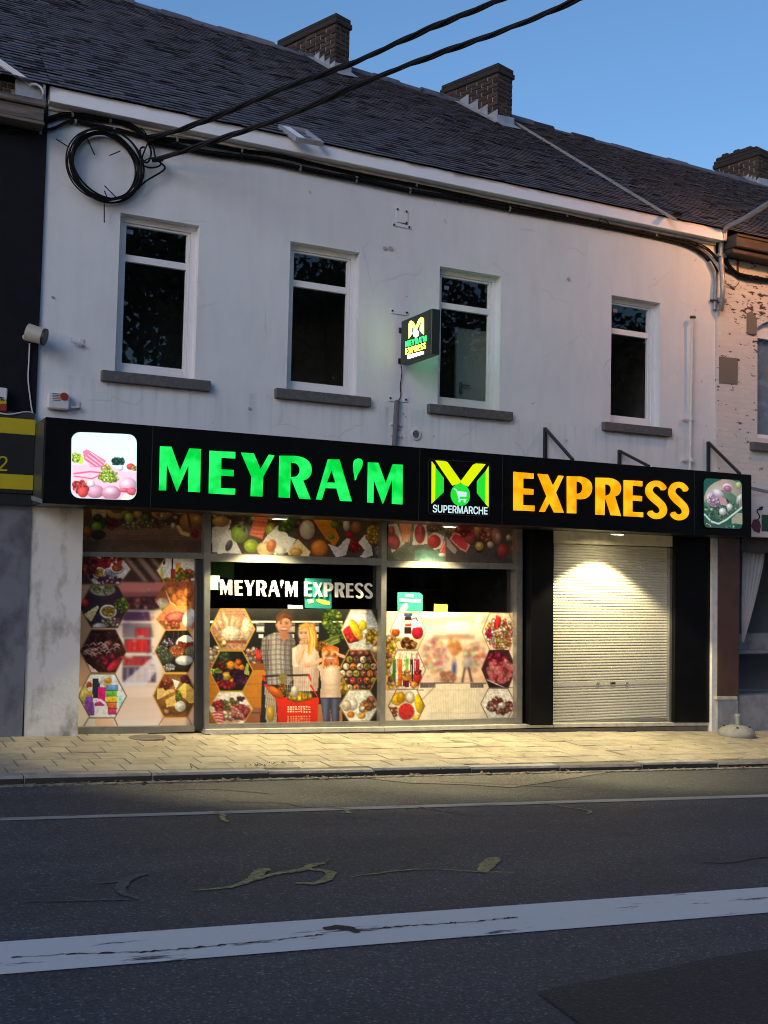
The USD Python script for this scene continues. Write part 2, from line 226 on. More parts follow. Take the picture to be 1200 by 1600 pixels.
M = dict(
    wall=wall_material(),
    fascia=mat('white_board', (.82, .84, .88), .45, noise=(3, (.77, .79, .83), .5, .75, (.3, 1, 1))),
    upvc=mat('white_frame', (.78, .78, .80), .3, noise=(20, (.66, .66, .66), .55, .8)),
    sill=mat('bluestone', (.085, .085, .088), .6, noise=(25, (.13, .13, .13), .45, .7), bump=(90, .002)),
    pane=glass_material('window_glass', rough=.01),
    room=mat('dark_room', (.16, .165, .17), .9), shop_room=mat('dark_shop', (.014, .014, .014), .9), inner_door=mat('inner_door', (.40, .48, .45), .5),
    black=mat('black_panel', (.004, .004, .005), .32, spec=.16, noise=(3, (.006, .006, .0065), .4, .7)), blackm=mat('black_metal', (.012, .012, .013), .45),
    sign_side=mat('sign_side', (.03, .032, .03), .4),
    alu=mat('aluminium', (.33, .325, .31), .38, .75, noise=(14, (.26, .255, .24), .45, .7), bump=(40, .0006)), alu_dark=mat('dark_aluminium', (.05, .05, .052), .4, .3),
    slat=mat('shutter_slat', (.42, .405, .35), .48, .0, noise=(1.2, (.37, .355, .30), .45, .7, (.6, 1, 1)), vary=.03), cream=mat('cream_header', (.70, .66, .52), .5, noise=(5, (.46, .43, .36), .5, .75)),
    slot=mat('slot', (.02, .02, .02), .6),
    pier=mat('weathered_render', (.66, .65, .63), .8, noise=(4.2, (.27, .245, .20), .50, .70, (1, 1, .55)), bump=(16, .006)),
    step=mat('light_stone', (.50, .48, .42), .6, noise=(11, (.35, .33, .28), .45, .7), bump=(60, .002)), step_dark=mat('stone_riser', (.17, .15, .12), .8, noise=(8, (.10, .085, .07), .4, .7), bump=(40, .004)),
    lead=mat('zinc', (.40, .42, .45), .5, .35, noise=(7, (.28, .29, .31), .45, .7)), mortar=mat('mortar', (.30, .28, .26), .9, bump=(60, .004)),
    cable=mat('cable_black', (.004, .004, .005), .6, spec=.2), cable_grey=mat('cable_grey', (.20, .20, .21), .5), plastic=mat('white_plastic', (.62, .62, .64), .4), beige=mat('beige_plastic', (.42, .40, .34), .45),
    red=mat('red_lens', (.30, .035, .02), .3), steel=mat('galvanised', (.30, .31, .32), .45, .5, noise=(20, (.22, .22, .23), .45, .7)), rust=mat('rusty', (.045, .022, .018), .7),
    conduit=mat('grey_conduit', (.115, .115, .14), .55), white_pipe=mat('painted_pipe', (.62, .61, .60), .5, noise=(12, (.5, .49, .48), .5, .7)),
    road=road_material('asphalt', (.045, .0465, .053), (.052, .053, .056)), patch=road_material('fresh_asphalt', (.020, .0205, .022), (.026, .026, .028)), worn=road_material('worn_asphalt', (.11, .10, .085), (.15, .135, .115)),
    line=paint_material('road_paint', (.60, .59, .575), (.06, .062, .066), 3.0, .60, .64), thin=paint_material('old_paint', (.30, .29, .27), (.07, .07, .07), 6.0, .55, .68),
    spray=paint_material('yellow_spray', (.34, .29, .12), (.045, .045, .046), 34.0, .40, .66), spray_dim=paint_material('faded_spray', (.125, .128, .13), (.042, .0435, .05), 34.0, .34, .62), spray_red=paint_material('red_spray', (.16, .09, .08), (.042, .0435, .05), 34.0, .34, .62),
    slab=mat('paving_concrete', (.36, .315, .23), .8, noise=(6, (.25, .215, .155), .42, .68), bump=(45, .004), vary=.13), kerb=mat('kerb_concrete', (.30, .285, .26), .8, noise=(7, (.17, .16, .145), .45, .7), bump=(40, .006), vary=.12),
    kerb_face=mat('kerb_shade_tone', (.03, .028, .025), .9), sand=mat('joint_dirt', (.15, .135, .10), .95, bump=(50, .01)), debris=mat('gutter_debris', (.22, .20, .165), .9, noise=(18, (.09, .085, .075), .45, .6), bump=(60, .01)),  # kerb_face: shade of the kerb front put into the colour
    leaf=mat('dead_leaf', (.15, .085, .035), .7, vary=.3), weed=mat('weed', (.05, .085, .02), .7),
    brick=mat('chimney_brick', (.055, .034, .028), .85, noise=(20, (.032, .022, .02), .4, .7), bump=(70, .004), vary=.45), soot=mat('sooty_cap', (.03, .025, .024), .9, bump=(50, .006)),
    dark_wall=mat('dark_paint', (.0045, .0052, .009), .7, spec=.2, noise=(3, (.008, .0085, .013), .45, .7), bump=(30, .003)), blue_render=mat('bluegrey_render', (.155, .165, .20), .8, noise=(3.1, (.075, .08, .105), .47, .62, (1, 1, .6)), bump=(22, .005)),
    wood=mat('weathered_wood', (.16, .14, .125), .75, noise=(9, (.055, .05, .046), .42, .66, (.25, 1, 3)), bump=(30, .004)), yellow=mat('yellow_vinyl', (.48, .40, .015), .35), black_vinyl=mat('black_vinyl', (.014, .014, .015), .35),
    brown=mat('brown_paint', (.085, .042, .032), .5, noise=(5, (.06, .03, .024), .45, .7)), plinth=mat('grey_plinth', (.30, .30, .31), .8, noise=(7, (.2, .2, .2), .45, .7), bump=(40, .003)),
    grey_patch=mat('cement_patch', (.17, .15, .125), .9, bump=(50, .003)), timber=mat('gutter_timber', (.055, .042, .04), .7, noise=(5, (.035, .027, .026), .4, .7)), rust_bar=mat('rust_bar', (.12, .045, .02), .8),
    curtain=mat('net_curtain', (.42, .42, .46), .8), pale=mat('pale_blind', (.17, .22, .30), .35), white_sign=mat('sign_white', (.62, .62, .62), .4), green_vinyl=mat('green_vinyl', (.02, .07, .045), .4), plum=mat('plum_vinyl', (.12, .015, .05), .4),
    lens=mat('lamp_lens', (1, .95, .8), .4, emit=((1, .86, .50), 60.0)), trunk=mat('bark', (.07, .055, .04), .9, bump=(18, .02)),
    foliage=mat('tree_leaf', (.045, .065, .02), .7, vary=.2), concrete=mat('cast_concrete', (.26, .26, .25), .8, noise=(12, (.18, .18, .17), .45, .7), bump=(40, .004)),
)
K = 2.0**-EXPOSURE                                       # lamps and lit letters are set for the picture's exposure
def glow(name, col, s, base=None): return mat(name, base or tuple(.5*c for c in col), .3, emit=(col, s*K))
def led(name, c1, c2):
    """A translucent letter face with the soft brighter spots of the lamps behind it."""
    nd = {'g': ('geometry', {}), 'n': ('noise_texture', {'scale': 7.5, 'detail': 1.0}), 'r': ('rgb_ramp', {'ramp': [(0, c1), (.38, c1), (.62, c2), (1, c2)]}), 'p': ('principled_bsdf', {'base_color': tuple(.4*v for v in c1), 'roughness': .3, 'emission_strength': K})}
    return usdkit.material(stage, L+name, nd, [('g.position', 'n.vector'), ('n.fac', 'r.fac'), ('r.color', 'p.emission_color')], surface='p.BSDF')
M.update(green=led('green_glow', (.0, .66, .05), (.02, .95, .15)), amber=led('amber_glow', (.93, .36, .0), (1.0, .56, .012)), lime=glow('lime_glow', (.66, .80, .0), 1.0), leafg=glow('leaf_green_glow', (.018, .72, .03), .9), pale_glow=glow('pale_glow', (.50, .95, .80), .85),
         white_glow=glow('white_glow', (.62, .85, .88), .85), sodium=glow('sodium_lens', (1, .45, .12), 30.0), mint=mat('mint_card', (.46, .70, .56), .5), teal=mat('teal_card', (.035, .36, .30), .5), film=mat('white_film', (.80, .78, .72), .45), greenbox=mat('green_crate', (.04, .11, .015), .6), pyellow=mat('yellow_card', (.75, .70, .12), .5),
         lime2=glow('small_lime', (.80, .85, .10), 4.0), green2=glow('small_green', (.03, .75, .17), 2.4), amber2=glow('small_amber', (1.0, .80, .06), 4.6), white2=glow('small_white', (.8, .85, 1), 4.6), mint2=glow('small_mint', (.30, 1, .30), 3.6), face2=mat('dark_face', (.02, .03, .024), .4))
PRINT = print_material('printed_film'); PRINT_LIT = print_material('lit_picture', emit=1.15*K); PRINT_DIM = print_material('dim_lit_picture', emit=.55*K)
M['tile'] = tile_material('roof_slate', None)
SLATE = [(0, (.026, .026, .031)), (.07, (.034, .034, .041)), (.09, (.098, .104, .135)), (.5, (.110, .117, .152)), (.9, (.120, .127, .164)), (1, (.15, .157, .19))]
M['tile_one'] = tile_material('roof_slate_single', SLATE)
def peel():
    nd = {'g': ('geometry', {}), 'mp': ('mapping', {'rotation': (math.pi/2, 0, 0)}), 'br': ('brick_texture', {'scale': 1.0, 'brick_width': .20, 'row_height': .065, 'mortar_size': .006, 'color1': (.64, .62, .60), 'color2': (.60, .58, .56), 'mortar': (.585, .565, .545)}),
          'n': ('noise_texture', {'scale': 7.0, 'detail': 5.0, 'roughness': .7}), 'n2': ('noise_texture', {'scale': 1.6, 'detail': 2.0}), 'm2': ('mapping', {'scale': (1, 1, 2.6)}),
          'a': ('math', {'math_type': 'multiply_add', 'value2': .45}), 'mr': ('map_range', {'from_min': .828, 'from_max': .845, 'clamp': True}),
          'x': ('mix', {'color2': (.075, .042, .034)}), 'b': ('bump', {'distance': .003, 'strength': .5, 'invert': True}), 'p': ('principled_bsdf', {'roughness': .8})}
    return usdkit.material(stage, L+'peeling_paint', nd, [('g.position', 'mp.vector'), ('mp.vector', 'br.vector'), ('g.position', 'm2.vector'), ('m2.vector', 'n.vector'), ('g.position', 'n2.vector'), ('n2.fac', 'a.value1'), ('n.fac', 'a.value3'),
        ('a.value', 'mr.value'), ('mr.result', 'x.fac'), ('br.color', 'x.color1'), ('x.color', 'p.base_color'), ('br.fac', 'b.height'), ('b.normal', 'p.normal')], surface='p.BSDF')
M['peel'] = peel()
rng = random.Random(7); nrg = np.random.default_rng(7)

# ================================================================== road, pavement, kerb
def sheet(poly, zf, n=0):
    """A flat-laid polygon (x, y) following the height zf(x, y)."""
    from trimesh.creation import triangulate_polygon
    out = []
    for g in getattr(poly, 'geoms', [poly]):
        v, f = triangulate_polygon(g, engine='earcut')
        v = np.asarray(v); m = trimesh.Trimesh(np.c_[v, [zf(a, b) for a, b in v]], f, process=False)
        if m.face_normals[:, 2].mean() < 0: m.invert()
        out.append(m)
    return cat(out)
_ka, _kb = onPave(0, 1213.5), onPave(1200, 1189)
KS = (_kb[1]-_ka[1])/(_kb[0]-_ka[0])
def kerb_y(x): return _ka[1]+KS*(x-_ka[0])
obj('road', sheet(Polygon([(-400, -400), (400, -400), (400, 40), (-400, 40)]), lambda x, y: road_z(x)), M['road'], kind='structure')
def road_poly(pxs): return Polygon([tuple(onRoad(a, b)[:2]) for a, b in pxs]).buffer(0)
def strip(pts, w):
    g = unary_union([LineString([pts[i][:2], pts[i+1][:2]]).buffer((w[i]+w[i+1])/4, cap_style=1, quad_segs=3) for i in range(len(pts)-1)])
    return g
# kerbside lighter worn asphalt, dark repair, two painted lines
def mark(name, poly, m, dz, label, cat_='road marking', kind='structure', group=None):
    return obj(name, sheet(poly, lambda x, y: road_z(x)+dz), M[m], label=label, cat=cat_, kind=kind, group=group)
mark('worn_asphalt', road_poly([(560, 1215), (700, 1203), (900, 1198), (1000, 1199), (860, 1222), (800, 1231), (720, 1226), (640, 1224)]), 'worn', .004, 'pale worn asphalt wedge beside the kerb in front of the meat posters', 'asphalt')
mark('asphalt_repair', road_poly([(838, 1552), (880, 1541), (1010, 1519), (1120, 1496), (1260, 1474), (1300, 1700), (960, 1700), (905, 1600)]), 'patch', .004, 'dark smooth asphalt repair at the lower right corner', 'asphalt')
def ext(a, b, k=6): a, b = A(a), A(b); return a-(b-a)*k*.5, b+(b-a)*k
def band(p1, p2, q1, q2):
    a, b = onRoad(*p1)[:2], onRoad(*p2)[:2]; c, d = onRoad(*q1)[:2], onRoad(*q2)[:2]
    a, b = ext(a, b); c, d = ext(c, d)
    return Polygon([a, b, d, c])
mark('road_line', band((0, 1473), (1200, 1387), (0, 1524), (1200, 1427)), 'line', .004, 'broad white worn line crossing the foreground road', 'road line')
mark('road_line', band((0, 1279.5), (1200, 1242.3), (0, 1283), (1200, 1246)), 'thin', .004, 'thin faded white line on the road nearer the kerb', 'road line')
# cracks in the broad line
for k, pts in enumerate([[(20, 1498), (80, 1494), (180, 1487), (270, 1481), (350, 1474), (420, 1467), (505, 1457)], [(510, 1455), (540, 1452), (560, 1456), (590, 1454), (660, 1448), (720, 1444), (810, 1436)]]):
    sp = spline([onRoad(a, b) for a, b in pts], 90); sp[:, 1] += np.cumsum(nrg.normal(0, .005, 90))*.5+nrg.normal(0, .004, 90); w = .003+.028*nrg.random(90)**4
    mark('line_crack', strip(sp, w), 'patch', .0065, ['ragged dark crack along the left half of the broad white line', 'ragged dark crack along the middle of the broad white line'][k], 'crack')
mark('line_crack', strip([onRoad(*q) for q in ((512, 1453), (528, 1451), (545, 1453), (556, 1458))], [.03, .07, .06, .02]), 'patch', .0080, 'dark chipped hole in the middle of the broad white line', 'crack')
SPRAY = [('spray', 'yellow sprayed squiggle with a hooked end on the middle of the road', [(309, 1392), (340, 1390), (368, 1386), (393, 1376), (403, 1366), (412, 1360)], [.02, .04, .06, .08, .11, .10]),
 ('spray', None, [(398, 1376), (420, 1369), (441, 1364), (478, 1360), (484, 1353), (507, 1350)], [.05, .045, .05, .08, .09, .04]), ('spray', None, [(480, 1359), (500, 1360), (517, 1364), (516, 1371), (503, 1379), (490, 1382), (466, 1381)], [.05, .07, .08, .08, .08, .06, .03]),
 ('spray', 'long thin yellow sprayed line right of the hooked squiggle', [(548, 1371), (580, 1367), (620, 1361), (680, 1358), (730, 1363), (800, 1364)], [.015, .025, .03, .03, .03, .02]),
 ('spray', 'short yellow sprayed blot above the long sprayed line', [(755, 1361), (762, 1353), (770, 1344), (776, 1342)], [.10, .13, .15, .06]),
 ('spray', 'small yellow sprayed hook just below the thin line, left of centre', [(337, 1270), (350, 1274), (346, 1280), (355, 1285)], [.04, .06, .06, .04]), ('spray', 'tiny yellow sprayed tick touching the thin line in the middle', [(520, 1260), (540, 1266), (548, 1271), (536, 1270)], [.03, .04, .05, .03]),
 ('spray', 'yellow sprayed tail ending in a hook below the thin line, right of centre', [(845, 1255), (880, 1261), (915, 1266), (925, 1269), (918, 1272)], [.02, .03, .04, .05, .03]),
 ('spray_dim', 'grey faded sprayed zigzag on the left side of the road', [(155, 1381), (175, 1379), (200, 1376), (214, 1369), (230, 1367)], [.02, .04, .07, .08, .03]), ('spray_dim', None, [(200, 1375), (190, 1384), (188, 1393), (200, 1401), (216, 1405)], [.07, .09, .08, .05, .03]), ('spray_dim', 'long faint grey sprayed streak on the far left of the road', [(40, 1410), (120, 1408), (200, 1407)], [.015, .03, .03]),
 ('spray_red', 'faint reddish sprayed line at the right edge of the road', [(1100, 1348), (1140, 1349), (1165, 1343), (1200, 1339)], [.02, .035, .035, .03]),
 ('spray_dim', 'pale sprayed streak close to the kerb, left of centre', [(250, 1236), (330, 1232), (420, 1240)], [.02, .03, .03]), ('spray_dim', 'pale double streak crossing the thin line', [(360, 1254), (450, 1254), (470, 1262), (570, 1266)], [.02, .03, .03, .02]),
 ('spray_dim', 'pale streak running out to the right from the worn asphalt', [(690, 1222), (780, 1226), (900, 1231)], [.04, .04, .02]), ('spray_dim', 'pale diagonal streak below the thin line in the middle', [(655, 1262), (710, 1270), (742, 1276)], [.02, .035, .03])]
def stroke(pts, w):
    q = A([(*onRoad(a, b)[:2], ww_) for (a, b), ww_ in zip(pts, np.interp(np.linspace(0, 1, len(pts)), np.linspace(0, 1, len(w)), w))])
    for _ in range(3): q = np.vstack([q[:1], np.stack([.75*q[:-1]+.25*q[1:], .25*q[:-1]+.75*q[1:]], 1).reshape(-1, 3), q[-1:]])
    q[:, :2] += nrg.normal(0, .004, (len(q), 2)); q[:, 2] *= .45+.35*nrg.random(len(q)); return q[:, :2], q[:, 2]
_polys = []
for m_, lab, pts, w in SPRAY:
    sp, ww = stroke(pts, w)
    g = strip(sp, ww)
    if lab is None: _polys[-1][2] = _polys[-1][2].union(g)
    else: _polys.append([m_, lab, g])
for m_, lab, g in _polys:
    mark('spray_mark', g, m_, .0055, lab, 'spray mark')
# gutter debris line along the kerb
gd = []
for i in range(160):
    x = -3+i*.1; w = .03+.05*nrg.random()**2
    gd.append(box(x, x+.105, kerb_y(x)-.05-w*.2-.05, kerb_y(x)-.045, road_z(x)-.02, road_z(x)+.005+.004*rng.random()))
obj('gutter_debris', cat(gd), M['debris'], label='pale grit lying along the foot of the kerb', cat='grit', kind='stuff')

pv = thing('pavement', kind='structure')
X0P, X1P, WALLY = -3.3, 14.0, 0.30
base = Polygon([(X0P-60, WALLY+.4), (X1P+60, WALLY+.4), (X1P+60, kerb_y(X1P+60)+.02), (X0P-60, kerb_y(X0P-60)+.02)])
obj('bedding', sheet(base, lambda x, y: pave_z(x, y)-.007), M['sand'], pv)
def slab_mesh(poly, dz, tx, ty):
    c = poly.centroid; ins = poly.buffer(-.003, join_style=2); top = poly.buffer(-.007, join_style=2)
    pts = []
    for pol, h in ((ins, -.03), (ins, -.006), (top, 0.)):
        for x, y in list(pol.exterior.coords)[:-1]:
            pts.append((x, y, pave_z(x, y)+h+dz+tx*(x-c.x)+ty*(y-c.y)))
    return hull(pts)
S = .30; row = 0; y = WALLY
area = Polygon([(X0P, WALLY), (X1P, WALLY), (X1P, kerb_y(X1P)+.14), (X0P, kerb_y(X0P)+.14)])
far = []
while y > -2.4:
    x = X0P-S*((row*.37) % 1)
    while x < X1P:
        c = sbox(x, y-S, x+S, y).intersection(area)
        if c.area > .008 and c.geom_type == 'Polygon':
            big = rng.random() < .10
            m = slab_mesh(c, rng.gauss(0, .0016)-(.004 if big else 0), rng.gauss(0, .007), rng.gauss(0, .007))
            if -1.0 < x < 10.2: obj('paving_slab', m, M['slab'], pv)
            else: far.append(m)
        x += S
    y -= S; row += 1
obj('outer_slabs', cat(far), M['slab'], pv, kind='stuff')
kb = thing('kerb', kind='structure')
x = -4.2; i = 0
while x < 15:
    ln = .98; g = .006+.012*rng.random(); sk = .018 if i == 5 else rng.gauss(0, .004); dz = rng.gauss(0, .005)
    a, b = x+g, x+ln; P = []
    for xx in (a, b):
        ky = kerb_y(xx)-sk
        for yy, zz in ((ky, .0-.016), (ky+.016, 0.), (ky+.135, 0.), (ky+.135, -.2), (ky-.004, -.2)):
            P.append((xx, yy, pave_z(xx, ky)+zz+dz))
    m = hull(P)
    # a few broken corners
    if rng.random() < .5:
        cx = a+ln*rng.random(); kk = kerb_y(cx)
        ch = hull([(cx-.10, kk-.05, pave_z(cx, kk)+.03), (cx+.12, kk-.05, pave_z(cx, kk)+.03), (cx, kk+.05, pave_z(cx, kk)+.03), (cx-.05, kk-.05, pave_z(cx, kk)-.035), (cx+.05, kk-.05, pave_z(cx, kk)-.04)])
        try: m = trimesh.boolean.difference([m, ch], engine='manifold')
        except Exception: pass
    obj('kerb_stone', m, M['kerb'], kb)
    obj('kerb_grime', hull([(xx, kerb_y(xx)-sk-o_, pave_z(xx, kerb_y(xx)-sk)+zz+dz) for xx in (a+.004, b-.004) for o_ in (.003, .0065) for zz in (-.019, -.2)]), M['kerb_face'], kb)  # thin dark strip standing in for the shade on the kerb's street side
    x += ln; i += 1

# ================================================================== the white building
sb = thing('shop_building', 'white rendered two-storey shop building with slate roof and four upper windows', 'building')
W = 8.405                                               # its right edge
ZS, ZH = 3.605, 5.182
WX = [(.722, 1.522), (2.510, 3.318), (4.318, 5.134), (6.732, 7.495)]
wallp = sbox(0, 2.30, W, 6.22)
for a, b in WX: wallp = wallp.difference(sbox(a, ZS-.02, b, ZH))
obj('wall', extr(wallp, 0, .28), M['wall'], sb)
# upper storey room behind the windows
rm = []
for a, b in ((.05, 4.0), (4.0, 8.35)):
    rm += [box(a, b, 2.4, 2.45, 3.0, 6.0), box(a, b, .285, 2.45, 5.7, 5.75), box(a, b, .285, 2.45, 2.95, 3.0), box(a-.02, a, .285, 2.45, 2.95, 5.75), box(b, b+.02, .285, 2.45, 2.95, 5.75)]
obj('upper_room', cat(rm), M['room'], sb)
def lz(px, py, yy=.10): return onY(px, py, yy)[2]
ZT1, ZT0, ZB, ZTOP = lz(192, 396), lz(192, 406.5), lz(187, 566), lz(192, 350)
for k, (a, b) in enumerate(WX):
    w = thing('window', parent=sb)
    f = .055; fr = []
    fo = sbox(a, ZS, b, ZH); fi = sbox(a+f, ZS+.062, b-f, ZH-f)
    obj('frame', extr(fo.difference(fi), .10, .17), M['upvc'], w)
    si = sbox(a+f+.035, ZB, b-f-.035, ZT0); st = sbox(a+f+.035, ZT1, b-f-.035, ZTOP)
    obj('sash', extr(fi.buffer(-.003, join_style=2).difference(si).difference(st), .115, .16), M['upvc'], w)
    obj('lower_pane', extr(si.buffer(.01, join_style=2), .135, .141), M['pane'], w)
    obj('top_pane', extr(st.buffer(.01, join_style=2), .135, .141), M['pane'], w)
    obj('sill', bbox(a-.135, b+.15, -.065, .10, ZS-.105, ZS, .006), M['sill'], w)
    if k == 2:
        p0, p1 = onY(714, 512, .75), onY(763, 640, .75)
        obj('inner_door', cat([box(p0[0], p1[0]+.2, .75, .79, 3.0, p0[2])]), M['inner_door'], w, label='pale green inner door behind the glass')
        q = onY(719, 606, .74); obj('door_handle', cat([bbox(q[0]-.01, q[0]+.02, .72, .75, q[2]-.07, q[2]+.07, .004), bar((q[0], .70, q[2]+.03), (q[0]+.11, .70, q[2]+.03), .016), box(q[0], q[0]+.015, .70, .73, q[2]+.022, q[2]+.038)]), M['steel'], w)
    if k in (0, 2, 3):
        q = [onY(198, 358, .13), onY(694, 446, .13), onY(958, 482, .13)][(0, 2, 3).index(k)]
        obj('sticker', box(q[0], q[0]+.065, .131, .1335, q[2]-.045, q[2]), M['pale'], w)
# eaves board with its moulding
obj('eaves_board', cat([hull([(x, y_, z_) for x in (-.01, W-.01) for y_, z_ in ((-.152, 6.088), (-.148, 6.084), (-.128, 6.236), (0, 6.084), (0, 6.236))]), bbox(0, W-.02, -.035, .0, 6.055, 6.083, .004)]), M['fascia'], sb)
obj('eaves_end_cap', bbox(W-.005, W+.055, -.155, .0, 6.085, 6.232, .006), M['lead'], sb)

def slates(parent, x0, x1, count_single, seed, holes=(), edge=None):
    r = random.Random(seed); e, wd = .092, .145; cs, sn = math.cos(math.radians(35.2)), math.sin(math.radians(35.2))
    rows = int(4.72/e)+1; many, single = [], []
    for i in range(rows):
        s = i*e; x = x0-(wd*.5 if i % 2 else 0)
        while x < x1-.02:
            a, b = max(x, x0), min(x+wd-.006, x1)
            cx = (a+b)/2
            if b-a > .03 and not any(h[0] < cx < h[1] and h[2] < s+e/2 < h[3] for h in holes):
                t = .005+.003*r.random(); lift = max(0, r.gauss(0, .003)); drop = r.gauss(0, .007)
                if r.random() < .05: drop += .03*r.random(); lift += .006
                sk = r.gauss(0, .003)
                P = []
                for xx, k in ((a, -1), (b, 1)):
                    for ss, h in ((s-drop+k*sk, lift+.012), (s-drop+k*sk, lift+.012+t), (s+e*1.25, -.006), (s+e*1.25, .002)):
                        P.append((xx, EAVE_Y-.012+ss*cs-h*sn, EAVE_Z+(-.012)*TANP+ss*sn+h*cs))
                P = warp(P); F = [(0, 4, 5), (0, 5, 1), (1, 5, 7), (1, 7, 3), (0, 1, 3), (0, 3, 2), (4, 6, 7), (4, 7, 5)]
                m = trimesh.Trimesh(P, F, process=False)
                (single if len(single) < count_single and i < 12 and r.random() < .8 else many).append(m)
            x += wd
    rf = thing('roof', parent=parent)
    dk = []; xs = np.linspace(x0, x1, max(2, int((x1-x0)/.8)))
    for u, v in zip(xs[:-1], xs[1:]):
        P = [(x, y_, float(roof_z(x, y_))-.022) for x in (u, v) for y_ in (-.02, RIDGE_Y)]
        dk.append(hull(P+[(p_[0], p_[1], p_[2]-.08) for p_ in P]+[(x, 7.6, EAVE_Z-.1) for x in (u, v)]))
    obj('deck', cat(dk), M['soot'], rf)
    for m in single: obj('roof_slate', m, M['tile_one'], rf)
    pth = obj('slates_beyond', cat(many), M['tile'], rf, kind='stuff')
    tn = np.random.default_rng(seed).random(len(many)); sx_, sc_ = [q[0] for q in SLATE], A([q[1] for q in SLATE])
    cl_ = np.repeat(np.stack([np.interp(tn, sx_, sc_[:, k]) for k in range(3)], 1), 8, 0)
    UsdGeom.PrimvarsAPI(UsdGeom.Mesh.Get(stage, pth)).CreatePrimvar('printColor', Sdf.ValueTypeNames.Color3fArray, 'vertex').Set(Vt.Vec3fArray.FromNumpy(cl_.astype(np.float32)))
    x = x0; th = np.linspace(-.25, math.pi+.25, 9)
    while x < x1-.05:
        l = min(.40, x1-x); dz = r.gauss(0, .010); rr = .085+r.gauss(0, .006)
        o = [(rr+.006*0)*A([math.cos(t), math.sin(t)]) for t in th]
        P = [(xx, RIDGE_Y-.01+q*c[0], float(roof_z(xx, RIDGE_Y))-.045+dz+q*c[1]) for xx in (x, x+l+.02) for q in (1.0,) for c in o]
        obj('ridge_tile', hull(P), M['tile_one'], rf); x += l
    return rf
sk0, sk1 = onRoof(441, 196), onRoof(500, 228)
rf = slates(sb, 0.0, W, 285, 3)
# sloping lead seam from the second chimney down to the eaves
pa, pb = onRoof(801, 190, .03), onRoof(1060, 345, .03)
sx = (pa[0]+pb[0])/2
seam = []
ns = 9
for i in range(ns):
    u0, u1 = i/ns, (i+1)/ns-.006
    p, q = A([sx, pa[1]*(1-u0)+pb[1]*u0, 0]), A([sx, pa[1]*(1-u1)+pb[1]*u1, 0]); p[2] = roof_z(sx, p[1])+.03; q[2] = roof_z(sx, q[1])+.03
    seam.append(bar(p, q, .065, .022))
obj('roof_seam', cat(seam), M['mortar'], rf)
# roof window, propped ajar
def rpt(px, py, dz): return onRoof(px, py, dz)
c0 = onRoof(436, 198, .03); c1 = onRoof(464, 218, .03); c2 = onRoof(504, 225, .03); c3 = onRoof(478, 206, .03)
rw = thing('roof_window', parent=sb)
nrm = A([0, -math.sin(math.radians(35.2)), math.cos(math.radians(35.2))])
def slab4(ps, t): ps = [A(p) for p in ps]; return hull(ps+[p-nrm*t for p in ps])
obj('kerb_frame', cat([bar(p, q, 0.026, .05, nrm) for p, q in ((c0, c1), (c1, c2), (c2, c3), (c3, c0))]), M['lead'], rw)
mid0, mid1 = c0*.62+c3*.38, c1*.62+c2*.38
obj('lid', slab4([c0+nrm*.02, mid0+nrm*.02, mid1+nrm*.02, c1+nrm*.02], .015), M['fascia'], rw)
obj('glass', slab4([c0, c1, c2, c3], .01), M['pane'], rw)

